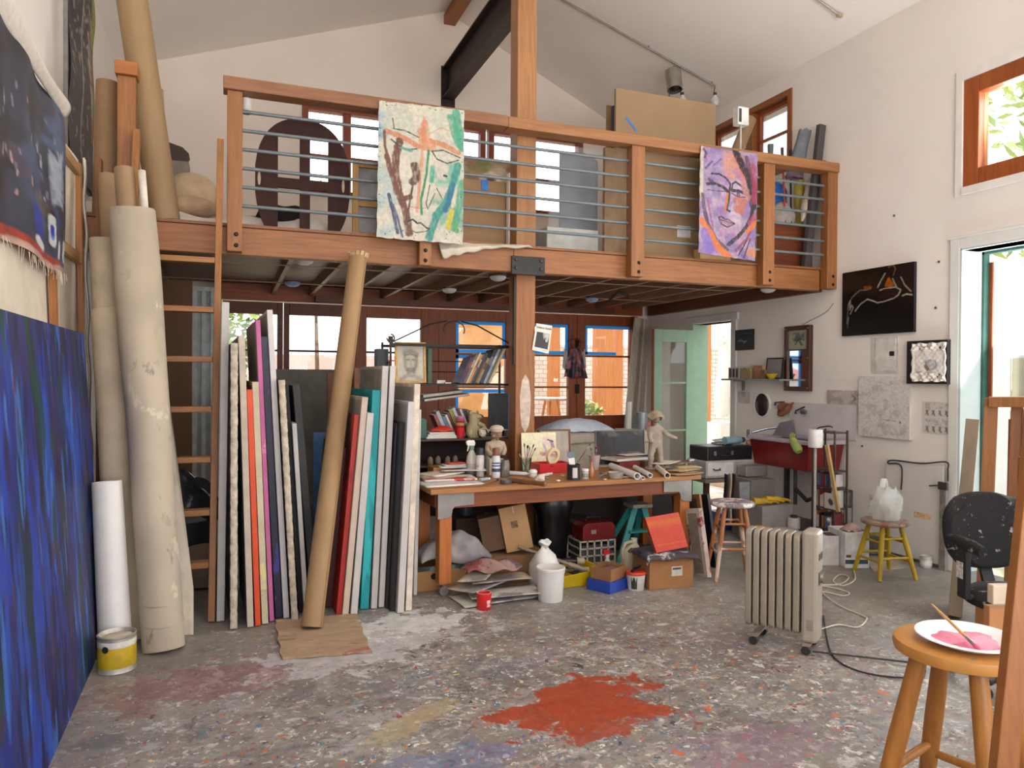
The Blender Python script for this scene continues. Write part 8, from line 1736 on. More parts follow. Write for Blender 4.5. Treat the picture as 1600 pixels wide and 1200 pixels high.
cable('wire_loop', 'black wire looping over the narrow tower', [P(1276, 672, X=Xt-.01)+Vector((0, 0, .0)), P(1280, 668, X=Xt), P(1295, 666, X=Xt+.02), P(1301, 668, X=Xt+.05)], .006, BLACK)
one(MB().bar(P(1310, 800, X=4.62), P(1292, 695, X=4.7), .03, .02, side=(0, 1, 0)), 'wood_stick', wood('b99a68', '97794a', 2), 'pale wooden stick leaning against the narrow tower', 'stick')
def bucket(label, px, py, r, h, m, X=None, z=.001, name='brush_bucket'):
    p = g0(px, py); t = T(name, label, 'bucket', (p.x, p.y+r*.8, z)); mb = MB(); mb.lathe([(r*.85, 0), (r, h*.94), (r*1.05, h*.95), (r*1.05, h), (r*.94, h), (r*.8, .012), (.001, .01)], seg=28); build(mb, 'pail', m, t, smooth=40); return t, Vector((p.x, p.y+r*.8, z))
DIRT = speck('b0aca6', ['6d6862', '8f8a84', 'd0ccc6'], 9, .4, .5)
t, b = bucket('dirty white pail of brushes beside the narrow tower', 1315, 868, .075, .2, DIRT)
for k, (dx, dy, tx, ty, L_, cc, l) in enumerate(((0, 0, .1, .02, .24, '8a5a34', 'broad wooden handled brush standing in the dirty white pail'), (.03, .03, -.05, .06, .22, '5d4030', 'brown brush leaning left in the dirty white pail'), (-.04, .01, -.1, 0, .16, 'd8d4ce', 'white handled brush leaning far left in the dirty white pail'))):
    c = b+Vector((dx*.6, dy*.6, .02)); brush(l, c+Vector((0, 0, 0)), c+Vector((tx*.6, ty*.5, .2+L_*.6)), .009, mat(cc, .6), mat(cc, .8), fl=1.8)
t, b = bucket('clear bucket with spattered sides holding a green handled tool', 1337, 852, .09, .2, mat('a8a29e', .3, var=.2, scale=9))
p = b+Vector((.0, .0, .02))
t = T('paint_scraper', 'long tool with a black and green grip sticking out of the spattered bucket', 'tool', p); q = P(1339, 764, Y=p.y); mb = MB(); d = q-p; mb.tube([p, p+d*.55], .012, 8); build(mb, 'shaft', mat('c2a878', .6), t, world=True, smooth=True)
mb = MB(); mb.tube([p+d*.55, p+d*.72], [.02, .024], 10); build(mb, 'collar', mat('1f6a58', .5), t, world=True, smooth=True); mb = MB(); mb.tube([p+d*.72, p+d*.9, q], [.022, .026, .02], 10); build(mb, 'grip', mat('30363a', .5), t, world=True, smooth=True)
p = P(1316, 800, X=5.1); t = T('wire_basket', 'wire framed clear jar on a ledge above the brush buckets', 'jar', (5.12, p.y, 0)); z0 = P(1316, 790, X=5.12).z; z1 = P(1316, 766, X=5.12).z
mb = MB(); mb.lathe([(.06, z0), (.065, z1), (.062, z1), (.057, z0+.005), (.001, z0+.004)], (5.12, p.y, 0), 24); build(mb, 'jar', CLEAR, t, world=True, smooth=40)
mb = MB()
for z in (z0, z1): mb.tube([(5.12+.067*math.cos(a), p.y+.067*math.sin(a), z) for a in [2*PI*k/20 for k in range(21)]], .004, 6)
for k in range(4): a = PI/4+k*PI/2; mb.tube([(5.12+.067*math.cos(a), p.y+.067*math.sin(a), 0), (5.12+.067*math.cos(a), p.y+.067*math.sin(a), z1)], .004, 6)
build(mb, 'wire_stand', mat('3a3836', .5, .5), t, world=True)
a, b = g0(1292, 880), g0(1320, 868)
def ctn(label, x0, yb, x1, y0, d, m, print_=None):
    p, q = g0(x0, yb), g0(x1, yb); H = (yb-y0)*mpp((p+q)/2); w = (q-p).length
    t = T('carton', label, 'box', ((p.x+q.x)/2, (p.y+q.y)/2, .001), math.atan2(q.y-p.y, q.x-p.x)); mb = MB(); mb.box(-w/2, w/2, 0, d, 0, H); build(mb, 'box', m, t, bevel=.003)
    if print_:
        mb = MB(); mb.box(-w/2+.004, w/2-.01, -.0015, -.0003, H*.12, H*.24); build(mb, 'printed_band', mat('2f4a50', .6, var=.3, scale=40), t); mb = MB(); mb.box(-w/2+.01, -w/2+.05, -.0015, -.0003, H*.3, H*.38); build(mb, 'printed_logo', speck('6d4a20', ['1f1c1a'], 30, .5), t)
    return t, H
t, H = ctn('small open white carton left of the printed one by the wall', 1284, 884, 1311, 838, .2, mat('cbc9c8', .6)); mb = MB(); mb.box(-.02, .06, .02, .14, H+.0005, H+.004); build(mb, 'dark_contents', mat('4a3a3c', .7), t)
tc, Hc = ctn('white carton with a dark green printed band beside the yellow stool', 1320, 888, 1358, 833, .3, mat('cfcecd', .6), 1)
c4b = [P(1365, 893, Z=.0), P(1413, 888, Z=0), P(1398, 873, Z=0), P(1350, 876, Z=0)]
one(MB().prism([(p.x, p.y) for p in c4b], .001, .006, axis='z'), 'cardboard_sheet', mat('a89a8a', .8), 'flat cardboard sheet on the floor under the yellow stool', 'cardboard')
p = MW[tc.name] @ Vector((0, .08, Hc+.002)); one(MB().grid(14, 8, lambda u, v: (p.x-.08+.17*u, p.y-.04+.12*v, p.z+.05*math.sin(PI*u)*math.sin(PI*v)+.012*math.sin(9*u+5*v))), 'plastic_wrap', mat('b39a94', .3, var=.2, scale=8, h2='8f5a58'), 'crumpled pink stained plastic on top of the printed white carton', 'plastic', smooth=True, solid=.003)
p = g0(1451, 886); turned('paint_tin', 'small white paint tin on the floor below the white wall panel', 'tin', 0, 0, [(.042, 0), (.044, .003), (.044, .088), (.045, .092), (.04, .093), (.038, .085), (.001, .084)], mat('c6c2be', .4, .2, .1), base=Vector((p.x-.03, p.y, .001)), parts=(('label', [(.0445, .02), (.0445, .06)], mat('d3d0cd', .6)),))
CW = mat('cfc6b4', .5)
cable('extension_cord', 'cream extension cord looped on the floor right of the heater', [P(x, y, Z=.006+.004*(k % 2)) for k, (x, y) in enumerate(((1333, 888), (1336, 905), (1318, 915), (1302, 908), (1312, 898), (1326, 902), (1315, 912), (1290, 914), (1265, 912), (1300, 918), (1326, 926), (1318, 931), (1285, 925), (1310, 945), (1348, 962), (1354, 968), (1340, 980), (1310, 976), (1284, 983)))], .005, CW)
cable('power_cable', 'black heater cord running along the floor to the front stool', [P(x, y, Z=.006+.006*(k > 4)) for k, (x, y) in enumerate(((1287, 962), (1293, 1000), (1304, 1028), (1340, 1048), (1395, 1058), (1436, 1056), (1445, 1046), (1425, 1036), (1360, 1028), (1270, 1018)))], .005, mat('222022', .5))
cable('power_cable', 'black cable on the floor along the foot of the right wall', [P(x, y, Z=.008) for x, y in ((1290, 869), (1318, 868), (1345, 866), (1395, 868), (1430, 876), (1462, 883), (1478, 884))], .007, mat('252325', .5))
def stool(label, c, H, sr, splay, m_seat, m_leg, rings, rz, lr=.019, st=.035, seat_m2=None):
    t = T('wooden_stool', label, 'stool', (c[0], c[1], 0), rz); mb = MB()
    mb.lathe([(sr*.9, H-st), (sr*.98, H-st+.006), (sr, H-st*.5), (sr*.98, H-.006), (sr*.9, H-.001), (sr*.5, H-.004), (.001, H-.006)], seg=40); build(mb, 'seat', m_seat, t, smooth=50)
    def lp(k, z): a = PI/4+k*PI/2; r = sr*.62+(splay-sr*.62)*(1-z/(H-st)); return Vector((r*math.cos(a), r*math.sin(a), z))
    for k in range(4): mb = MB(); mb.tube([lp(k, .001), lp(k, H*.3), lp(k, H*.62), lp(k, H-st+.002)], [lr*.8, lr, lr*1.12, lr], 14); build(mb, 'leg', m_leg, t, smooth=True)
    for j, (za, zb) in enumerate(rings):
        for k in range(4): z = za if k % 2 else zb; mb = MB(); mb.tube([lp(k, z), lp((k+1) % 4, z)], lr*.55, 10); build(mb, 'stretcher', m_leg, t, smooth=True)
    return t
PSEAT = speck('8d7f84', ['c4bcbc', '5a4a58', 'a8655a', '6a7088', 'd8d2cc'], 16, .55, .7)
c = (3.53, 4.56); H1 = P(1145, 783, Y=4.55).z
SLEG = speck('a86a3c', ['c9b0a0', '7a4428'], 8, .3, .5)
stool('tall wooden stool with a paint crusted seat at the right end of the table', c, H1, .165, .215, PSEAT, SLEG, ((.38, .42), (.2, .24)), -.55+.15, .016)
c = (4.675, 4.21); H2 = P(1386, 812, Y=4.2).z
YLEG = mat('b89a1e', .4, var=.1, h2='9a7f14', scale=6)
ysd = stool('yellow legged stool with a paint stained seat holding a plastic bag', c, H2, .172, .215, speck('9a7f78', ['c4b4a8', '6a5058', '8a5a4a', 'b89a5c'], 14, .5, .6), YLEG, ((.27, .3), (.13, .16)), -.2, .018)
H3 = .748; fc = tuple(P(1500, 1001, Z=H3))[:2]
OAK = wood('b87a3c', '9a5f2a', 0, .35); OAKL = wood('a8702f', '8a5722', 2, .4)
s_top = speck('bd8440', ['c98a4c', '2f7a68', 'd8c8b4', 'a8642c'], 7, .34, .4)
stool('varnished orange wooden stool in the right foreground carrying a paper plate', fc, H3, .174, .27, s_top, OAKL, ((.33, .36),), .28, .024, .042)
pc = P(1512, 1002, Z=H3+.005); pc.z = H3+.001; pr_ = .135
t = T('paper_plate', 'white paper plate smeared with pink paint on the front stool', 'plate', pc)
mb = MB(); mb.lathe([(.001, 0), (pr_*.68, .001), (pr_*.78, .012), (pr_*.98, .018), (pr_, .019), (pr_*.99, .022), (pr_*.76, .016), (pr_*.66, .005), (.001, .004)], seg=48, close=False); build(mb, 'plate', mat('e8e2e4', .5, var=.01), t, smooth=60)
mb = MB(); n = 40
vs = []; g = random.Random(6)
for i in range(n): a = 2*PI*i/n; k = .62+.10*math.sin(3*a+1)+.06*math.sin(5*a)+.05*math.sin(9*a); vs.append((pr_*k*1.05*math.cos(a), pr_*k*.95*math.sin(a), .0062))
vs2 = [(x*.96, y*.96, .0085) for x, y, z in vs]; mb.add(vs+vs2+[(0, 0, .0088)], [(i, (i+1) % n, n+(i+1) % n, n+i) for i in range(n)]+[(n+i, n+(i+1) % n, 2*n) for i in range(n)]); build(mb, 'pink_paint', mat('dc6f92', .45, var=.08, h2='e58fa8', scale=25), t, smooth=60)
a_ = P(1456, 944, Y=pc.y+.14); b_ = P(1533, 1018, Z=H3+.014); brush('pale wooden paint brush with pink bristles lying on the paper plate', Vector((a_.x, a_.y, max(a_.z, H3+.05))), b_, .0042, wood('d2a870', 'b88a52', 2), mat('d05878', .6), tl=.24, fl=1.7)
c0 = Vector((c[0], c[1], H2))
t = T('plastic_jug', 'white jug of solvent with a blue label inside the plastic bag on the yellow stool', 'jug', c0+Vector((.02, .0, .002)), .4); mb = MB(); mb.lathe([(.05, 0), (.053, .006), (.053, .14), (.045, .18), (.025, .2), (.022, .215)], seg=24, sy=.75); build(mb, 'body', mat('c9c7c4', .4), t, smooth=40)
mb = MB(); mb.lathe([(.024, .2155), (.024, .235), (.001, .236)], seg=16); build(mb, 'cap', mat('232226', .4), t, smooth=40); mb = MB(); mb.box(.0535, .055, -.03, .03, .08, .14); build(mb, 'label', mat('3a3f8f', .5), t)
mb = MB(); n, sg = 20, 32; q = random.Random(3); vs = []
for i in range(n+1):
    f = i/n; z = .0+.25*f
    for k in range(sg):
        a = 2*PI*k/sg; r = (.1+.02*math.sin(PI*min(1, f*1.25))-.035*max(0, f-.72)/.28)*(1+.07*math.sin(3*a+5*f)+.05*math.sin(7*a-8*f)+.03*math.sin(13*a+11*f)); vs.append((c0.x+.01+r*math.cos(a), c0.y+.0+r*.9*math.sin(a), H2+.0015+z+.012*math.sin(5*a)*(f > .9)))
mb.add(vs, [(i*sg+k, i*sg+(k+1) % sg, (i+1)*sg+(k+1) % sg, (i+1)*sg+k) for i in range(n) for k in range(sg)])
for s_ in (-1, 1): mb.grid(10, 3, lambda u, v: (c0.x+.01+s_*(.03+.045*u+.02*v), c0.y-.05+.03*v, H2+.245+.075*math.sin(PI*u)-.16*u*(s_ > 0)))
one(mb, 'plastic_bag', film('e6e8e6', .34, .15), 'translucent white carrier bag wrapped round a jug on the yellow stool', 'bag', smooth=True, solid=.0015)
HA = P(1276, 1024, Z=.0); d1 = Vector((-.229, .323, 0)).normalized(); d2 = Vector((.115, .095, 0)); d2 = (d2-d1*d2.dot(d1)).normalized(); rzh = math.atan2(d1.y, d1.x)
BE = mat('8f8576', .4, var=.05, scale=6); HB, HT = .075, P(1268, 833, Y=HA.y).z
t = T('oil_heater', 'beige oil filled column heater on wheels in the middle of the floor', 'heater', HA, rzh)     # local x runs back along the fins, -y is the far side
inv = 1 if Matrix.Rotation(rzh, 4, 'Z').to_3x3() @ Vector((0, 1, 0)) @ d2 > 0 else -1
Wd = .15
mb = MB(); mb.box(0, .085, min(0, inv*Wd), max(0, inv*Wd), HB-.02, HT); build(mb, 'control_end', mat('a0968a', .4, var=.04), t, bevel=.018)
L_ = .40; nf = 7
for k in range(nf):
    x0 = .095+k*(L_-.095)/nf; w = (L_-.095)/nf-.010; y_ = inv*Wd/2
    o = []
    for (cx_, cz_, a0) in ((Wd/2-.035, HT-.06, 0), (-(Wd/2-.035), HT-.06, 1), (-(Wd/2-.035), HB+.05, 2), (Wd/2-.035, HB+.05, 3)):
        for j in range(5): a = a0*PI/2+j*PI/8; o.append((y_+cx_+.035*math.cos(a), cz_+.035*math.sin(a)))
    i_ = [(y_+(y-y_)*.55, (HT+HB)/2-.005+(z-(HT+HB)/2)*.86) for y, z in o]
    mb = MB(); mb.prism(o, x0+w*.32, x0+w*.68, axis='x')
    ring2 = [(y_+(y-y_)*.82, (HT+HB)/2+(z-(HT+HB)/2)*.965) for y, z in o]
    mb.ring(o, i_, x0, x0+w, axis='x'); build(mb, 'fin', BE, t, bevel=.006, smooth=30)
for z in (HB+.045, HT-.055): build(MB().tube([(.08, inv*Wd/2, z), (L_, inv*Wd/2, z)], .02, 12), 'header_pipe', BE, t, smooth=True)
for x in (.05, L_-.07):
    mb = MB(); mb.box(x-.02, x+.02, min(-.03*inv, inv*(Wd+.03)), max(-.03*inv, inv*(Wd+.03)), .045, .055); build(mb, 'foot_bar', mat('8d8274', .5), t)
    for y in (-.02*inv, inv*(Wd+.02)):
        mb = MB(); mb.prism([(x+.024*math.cos(a), .024+.023*math.sin(a)) for a in [2*PI*i/16 for i in range(16)]], y-.018, y+.018); build(mb, 'wheel', mat('2a2627', .5), t, smooth=30)
mb = MB(); yy = sorted((inv*.03, inv*.12)); mb.box(-.003, -.0003, yy[0], yy[1], HT-.16, HT-.125); build(mb, 'dark_slot', mat('3a2c28', .4), t)
mb = MB(); mb.box(-.004, -.0003, yy[0], yy[1], HT-.295, HT-.225); build(mb, 'thermostat', mat('5a5450', .4), t, bevel=.001); mb = MB(); mb.lathe([(.03, 0), (.028, .014), (.001, .015)], seg=20, M=Matrix.Translation((-.0045, inv*.075, HT-.26)) @ Euler((0, -PI/2, 0)).to_matrix().to_4x4()); build(mb, 'dial', mat('8d8780', .3, .5), t, smooth=40)
mb = MB(); mb.box(.02, .055, -inv*.0012 if inv > 0 else 0, 0 if inv > 0 else .0012, HB+.05, HB+.11); build(mb, 'rating_label', mat('8a8176', .6), t)
cable('wall_wire', 'thin wire draped along the right wall under the loft end', [P(x, y, X=XR-.008) for x, y in ((1302, 474), (1290, 488), (1262, 503), (1248, 512))], .003, mat('8a8583', .5), 'wire')
p = P(968, 452, Y=6.6); q = Vector((p.x, 6.6, 2.403)); mb = MB(); mb.tube([q, q+Vector((0, 0, -.03))], .006, 6).tube([q+Vector((-.11, 0, -.12)), q+Vector((-.02, 0, -.035)), q+Vector((.02, 0, -.035)), q+Vector((.12, 0, -.08))], .014, 8)
one(mb, 'coat_hanger', BLACK, 'black coat hanger hooked on a joist under the loft', 'hanger', smooth=True)
FAB = speck('141315', ['5a5658', '8d898a'], 44, .27, .85)
cc = Vector((3.6, 2.45, 0)); rz = math.atan2(-.57, -.82)-PI/2+.62
t = T('office_chair', 'worn black swivel chair with paint flecks beside the easels', 'chair', cc, rz)
SZ = .47
mb = MB(); mb.lathe([(.2, 0), (.235, .015), (.24, .05), (.215, .075), (.001, .085)], (0, 0, SZ-.08), 32, sy=.95); build(mb, 'seat', FAB, t, smooth=50)
bz0, bz1 = .52, .915
mb = MB(); n, m_ = 18, 18
def bk(u, v):
    x = (u-.5)*.47*(1-.28*abs(2*v-1)**3); return (x, -.24-.05*v+.06*(2*u-1)**2, bz0+(bz1-bz0)*v-(.07*abs(2*u-1)**3)*(1 if v > .5 else -1)*abs(2*v-1))
mb.grid(n, m_, bk); o = build(mb, 'backrest', FAB, t, smooth=True, solid=.07)
q = o.modifiers.new('u', 'SUBSURF'); q.levels = q.render_levels = 1
for s_ in (-1, 1):
    mb = MB(); mb.tube([(s_*.27, -.14, .70), (s_*.275, -.05, .705), (s_*.275, .06, .70), (s_*.27, .13, .69)], [.022, .03, .032, .024], 12); build(mb, 'armrest', FAB, t, smooth=True)
    mb = MB(); mb.bar((s_*.27, -.01, .69), (s_*.262, -.02, .43), .03, .07); mb.bar((s_*.262, -.02, .445), (s_*.1, 0, .40), .05, .03, side=(0, 1, 0)); e = build(mb, 'arm_bracket', mat('17161a', .5), t, bevel=.008)
    mb = MB(); x_ = s_*.2845; mb.box(min(x_, x_+s_*.002), max(x_, x_+s_*.002), -.045, .005, .53, .61); build(mb, 'tag', mat('c9c6c4', .5, var=.3, scale=60), e)
mb = MB(); mb.bar((0, -.2, .4), (0, -.30, .62), .06, .02).bar((0, -.2, .4), (0, 0, .395), .06, .02); build(mb, 'back_support', mat('17161a', .5), t)
mb = MB(); mb.tube([(0, 0, .1), (0, 0, .4)], .025, 14); build(mb, 'gas_column', mat('1d1c1e', .4, .4), t, smooth=True)
for k in range(5):
    a = 2*PI*k/5+.5; e = Vector((.29*math.cos(a), .29*math.sin(a), 0)); mb = MB(); mb.bar((0, 0, .11), e+Vector((0, 0, .085)), .045, .025); build(mb, 'base_arm', mat('17161a', .45), t, bevel=.006)
    mb = MB(); mb.ball(e+Vector((0, 0, .031)), .03, .03, .03, 14); build(mb, 'caster', mat('19181a', .35), t, smooth=True)
EW = wood('96602f', '784a20', 2, .5); EW2 = wood('84512a', '683e1e', 2, .5)
def wbar(mbm, x0, y0, x1, y1, D, w, h=.03, side=None, Dz=None):
    p, q = P(x0, y0, Y=D), P(x1, y1, Y=Dz or D); mbm.bar(p, q, w, h, side=side or (.934, -.358, 0)); return mbm
Ye = 2.62
t = T('studio_easel', 'tall orange wooden easel standing behind the black swivel chair', 'easel', P(1560, 900, Y=2.9)+Vector((0, 0, -1)))
def floorbar(nm, x0, x1, ytop, Y, w, h, m, tp, xf=None):
    q = P(x1, ytop, Y=Y); p = Vector((q.x+(x0-x1)*.002, Y+.0, .003)); mb = MB(); mb.bar(p, q, w, h, side=side(x1)); return build(mb, nm, m, tp, world=True, bevel=.003)
floorbar('upright', 1520, 1549, 622, 3.0, .07, .035, EW, t); floorbar('upright', 1562, 1590, 625, 2.9, .06, .035, EW2, t)
a, b = P(1545, 628, Y=2.99), P(1625, 628, Y=2.78); mb = MB(); mb.bar(a, b, .03, .06, side=(0, .3, .0)); build(mb, 'top_bar', EW, t, world=True, bevel=.003)
floorbar('mast', 1574, 1583, 655, 2.95, .045, .03, EW2, t); floorbar('back_leg', 1586, 1606, 640, 2.85, .05, .03, EW, t)
a, b = P(1525, 940, Y=3.0), P(1620, 940, Y=2.8); mb = MB(); mb.bar(a, b, .03, .05, side=(0, .3, 0)); build(mb, 'lower_bar', EW2, t, world=True)
t = T('grey_plank_frame', 'pale grey brown canvas edge leaning beside the easels and the near doorway', 'canvas', P(1495, 962, Z=0)); p = P(1492, 962, Z=0); q = P(1519, 663, Y=p.y+.1); mb = MB(); mb.bar(p+Vector((0, 0, .004)), q, .075, .4, side=side(1500)); build(mb, 'edge', mat('857764', .7, var=.12, stretch=(1, 1, .3)), t, world=True, bevel=.003)
t.name = 'stretched_canvas'
def raypt(x, y, D):
    d = _F+(x-800)/FPX*_R-(y-600)/FPX*_U; return Vector((0, 0, EYE))+d*D
t = T('studio_easel', 'orange wooden easel leg at the right edge, in front of the paper plate', 'easel', Vector((1.75, 1.25, 0)))
EF = wood('935c2b', '7a481d', 2, .45)
q = raypt(1628, 600, 1.7); p_ = raypt(1567, 1200, 1.6); d = (p_-q); p = q+d*((q.z-.004)/(q.z-p_.z))
mb = MB(); mb.bar(p, q+(q-p)*.55, .046, .03, side=_R); build(mb, 'leg', EF, t, world=True, bevel=.003)
mb = MB(); off = _R*.06; mb.bar(p+off+Vector((0, .03, 0)), q+off*.3+(q-p)*.5+Vector((0, .05, 0)), .03, .03, side=_R); build(mb, 'rear_leg', wood('8d5a2c', '70441f', 2), t, world=True)
e2 = raypt(1552, 945, 2.34)+_R*.17+Vector((0, .06, 0)); t = T('studio_easel', 'easel whose small wooden tray shows between black chair and foreground easel leg', 'easel', (e2.x, e2.y, 0))
build(MB().bar((e2.x, e2.y, .003), (e2.x, e2.y, 1.25), .06, .03, side=_R), 'mast', EF, t, world=True, bevel=.003)
build(MB().bar(Vector((e2.x, e2.y, .03))-_R*.25+Vector((0, -.02, 0)), Vector((e2.x, e2.y, .03))+_R*.3+Vector((0, -.02, 0)), .05, .05, side=(0, 0, 1)), 'foot', EF, t, world=True, bevel=.003)
for k, (x0, y0, y1, cc_) in enumerate(((1552, 915, 945, 'c9b8a4'), (1546, 948, 1002, 'b07a4c'))):
    p0 = raypt(x0, y0, 2.34+.04*k); w, h = .06, (y1-y0)*2.34/FPX; mb = MB()
    M = Matrix((_R, Vector((-_R.y, _R.x, 0)), Vector((0, 0, 1)))).transposed().to_4x4(); M.translation = p0-Vector((0, 0, h))
    mb.box(0, .25, 0, .03, 0, h, M); build(mb, 'tray' if k else 'tray_lip', mat(cc_, .6, var=.08), t, world=True, bevel=.003)
def leaf_mat(h, h2):
    s = NT('leaf'); s.out(s.mix(s.step(s.noise(2.5, 2).outputs[0], .35, .65), C(h), C(h2)), .6)
    s.b.inputs['Subsurface Weight'].default_value = 0
    return s.m
LEAF = leaf_mat('5d7d3a', '92a85a'); LEAF2 = leaf_mat('7d9a4c', 'b9c47c'); BARK = mat('6d5a48', .9)
def tree(name, label, c, trunk, r, h, n, size, m, seed=1, cat='tree'):
    g = random.Random(seed); t = T(name, label, cat, c)
    if trunk:
        mb = MB(); mb.tube([(0, 0, -.1), (.05, .02, trunk*.5), (0, .05, trunk+h*.3)], [r*.09, r*.07, r*.03], 8)
        for k in range(4): a = 1.6*k; mb.tube([(.0, .02, trunk*.8), (r*.4*math.cos(a), r*.4*math.sin(a), trunk+h*.3)], [r*.04, r*.015], 6)
        build(mb, 'trunk', BARK, t)
    mb = MB()
    for k in range(n):
        while True:
            x, y, z = (g.uniform(-1, 1) for _ in range(3))
            if x*x+y*y+z*z < 1: break
        p = Vector((x*r, y*r, trunk+h/2+z*h/2)); s_ = size*g.uniform(.6, 1.4)
        R_ = Euler((g.uniform(-1, 1), g.uniform(-1, 1), g.uniform(0, 6.3))).to_matrix().to_4x4(); M = Matrix.Translation(p) @ R_
        mb.add([(-s_, 0, 0), (0, -s_*.35, .02*s_), (s_, 0, 0), (0, s_*.35, .02*s_)], [(0, 1, 2, 3)], M)
    build(mb, 'foliage', m, t); return t
mb = MB(); mb.box(-30, 40, YB+.2, 45, -.3, -.05); struct(mb, 'ground_back', mat('b5aa9a', .9, var=.08, scale=2))
mb = MB(); mb.box(XR+.2, 40, -25, YB+.2, -.3, -.05); struct(mb, 'ground_side', mat('a3a08c', .9, var=.1, scale=2))
OP = wood('d08a50', 'b47038', 2); OPX = wood('d08a50', 'b47038', 0)
for k, (px, Y, w, l) in enumerate(((868, 10.6, .16, 'orange wooden patio post seen through the left pane beside the post'), (945, 10.4, .3, 'wide orange wooden patio post seen through the right taped window'), (968, 10.9, .14, 'slim orange patio post behind the leaning planks'), (752, 11.4, .8, 'broad ochre garden door seen through the tall taped pane'), (1104, 10.9, .2, 'orange patio post seen through the far doorway'))):
    x = P(px, 560, Y=Y).x; one(MB().box(x-w/2, x+w/2, Y, Y+.14, -.05, 3.0), 'patio_post' if w < .7 else 'garden_door', OP if w < .7 else mat('d6a468', .7, var=.15, scale=2), l, 'post' if w < .7 else 'door')
one(MB().box(P(840, 500, Y=10.5).x, 7.2, 10.42, 10.56, 3.01, 3.2), 'pergola_beam', OPX, 'orange pergola beam above the patio posts', 'beam')
def stone():
    s = NT('garden_stone'); b = s.n('TexBrick', {'Vector': s.mapv(rot=(PI/2, 0, 0)), 'Color1': C('e2dcd4'), 'Color2': C('d0c8bc'), 'Mortar': C('8d857a'), 'Scale': 3.1, 'Mortar Size': .014}); s.out(b.outputs[0], .9); return s.m
mb = MB(); mb.box(3.4, 9.6, 12.4, 12.7, -.05, 2.1); struct(mb, 'wall_garden', stone())
t = T('patio_table', 'small patio table with a red patterned cloth seen through the window', 'table', (P(865, 628, Y=9.9).x, 9.9, 0)); x = P(865, 628, Y=9.9).x; zt = P(865, 622, Y=9.9).z
mb = MB(); mb.lathe([(.45, zt-.03), (.46, zt), (.001, zt+.001)], (x, 10.0, 0), 24); build(mb, 'cloth_top', speck('c9b4a8', ['a84a48', 'd8ccc0', '8a5a58'], 9, .5), t, world=True)
for k in range(3): a = 2*PI*k/3; mb = MB(); mb.tube([(x+.1*math.cos(a), 10+.1*math.sin(a), zt-.03), (x+.36*math.cos(a), 10+.36*math.sin(a), -.05)], .02, 8); build(mb, 'leg', mat('c98a3c', .5), t, world=True)
p = P(922, 628, Y=9.5); tree('potted_shrub', 'small green potted shrub outside the right taped window', (p.x, 9.5, .35), .35, .2, .45, 160, .07, LEAF2, 4, 'plant')
one(MB().lathe([(.12, -.05), (.16, .36), (.15, .36), (.11, 0), (.001, 0)], (p.x, 9.5, 0), 18), 'plant_pot', mat('a8603c', .8), 'terracotta pot under the small shrub outside the window', 'pot', smooth=40)
tree('garden_shrub', 'dark green shrub filling the window at the far left', (-.1, 10.3, 0), .2, .62, 3.2, 1300, .09, LEAF, 2, 'shrub')
tree('garden_shrub', 'pale green shrub low outside the left windows', (1.75, 11.6, 0), .1, .5, 1.3, 350, .08, LEAF2, 3, 'shrub')
tree('garden_tree', 'leafy tree behind the left loft window', (1.25, 12.0, 0), 3.2, .5, 1.5, 200, .1, LEAF2, 5)
t = T('pale_house', 'pale house wall seen overexposed through the left windows', 'house', (0, 20, 0)); mb = MB(); mb.box(-8, 6, 20, 24, -.05, 1.5); build(mb, 'wall', mat('e2ddd6', .9, var=.02), t, world=True)
mb = MB(); mb.prism([(19.6, 1.5), (24.4, 1.5), (22, 2.1)], -8.4, 6.4, axis='x'); build(mb, 'roof', mat('a8685a', .9, var=.1), t, world=True)
for x in (-5, -1.5, 2.5): mb = MB(); mb.box(x, x+1.0, 19.97, 20.01, .5, 1.2); build(mb, 'window', mat('8d969c', .3), t, world=True)
for k in range(4): mb = MB(); mb.box(6.3+.5*k, 6.8+.5*k+.0, 7.0, 9.4, -.05, .3+.17*k); struct(mb, "garden_step", mat('a89684', .9, var=.08))
mb = MB(); mb.box(5.6, 6.29, 6.6, 9.6, -.05, .0); struct(mb, 'garden_paving', mat('c9c2b8', .9))
p = P(1131, 600, Y=8.05); p = Vector((p.x, 8.05, .47))
X_ = p.x; sz = 1.0; ST = mat('dcd8d2', .7, var=.03)
t = T('garden_statue', 'tall white stone statue of a draped figure outside the far doorway', 'statue', (X_, 8.05, .3))
zb = [P(1131, y, Y=8.05).z for y in (660, 640, 600, 570, 545, 530, 522, 512, 500)]
mb = MB(); mb.box(X_-.16, X_+.16, 7.9, 8.2, .3 if X_ < 6.8 else .3, zb[0]); build(mb, 'plinth', ST, t, world=True)
def sv(x, y, dy=0): q = P(x, y, Y=8.05+dy); return q
skin('body', [sv(1132, 568), sv(1135, 548), sv(1138, 530), sv(1139, 519), sv(1139, 508), sv(1131, 590), sv(1127, 620), sv(1128, 655), sv(1136, 600), sv(1140, 625), sv(1140, 655), sv(1130, 531, -.03), sv(1121, 540, -.08), sv(1124, 527, -.1), sv(1131, 524, -.09), sv(1147, 533), sv(1150, 552), sv(1143, 566, -.06)],
     [(0, 1), (1, 2), (2, 3), (3, 4), (0, 5), (5, 6), (6, 7), (0, 8), (8, 9), (9, 10), (2, 11), (11, 12), (12, 13), (13, 14), (2, 15), (15, 16), (16, 17)],
     [.11, .095, .1, .04, .085, .11, .1, .085, .1, .085, .075, .05, .04, .032, .03, .05, .042, .034], ST, t)
tree('garden_tree', 'leafy branches behind the white statue outside the far doorway', (9.9, 10.2, 0), 1.4, 1.0, 2.6, 700, .1, LEAF, 6)
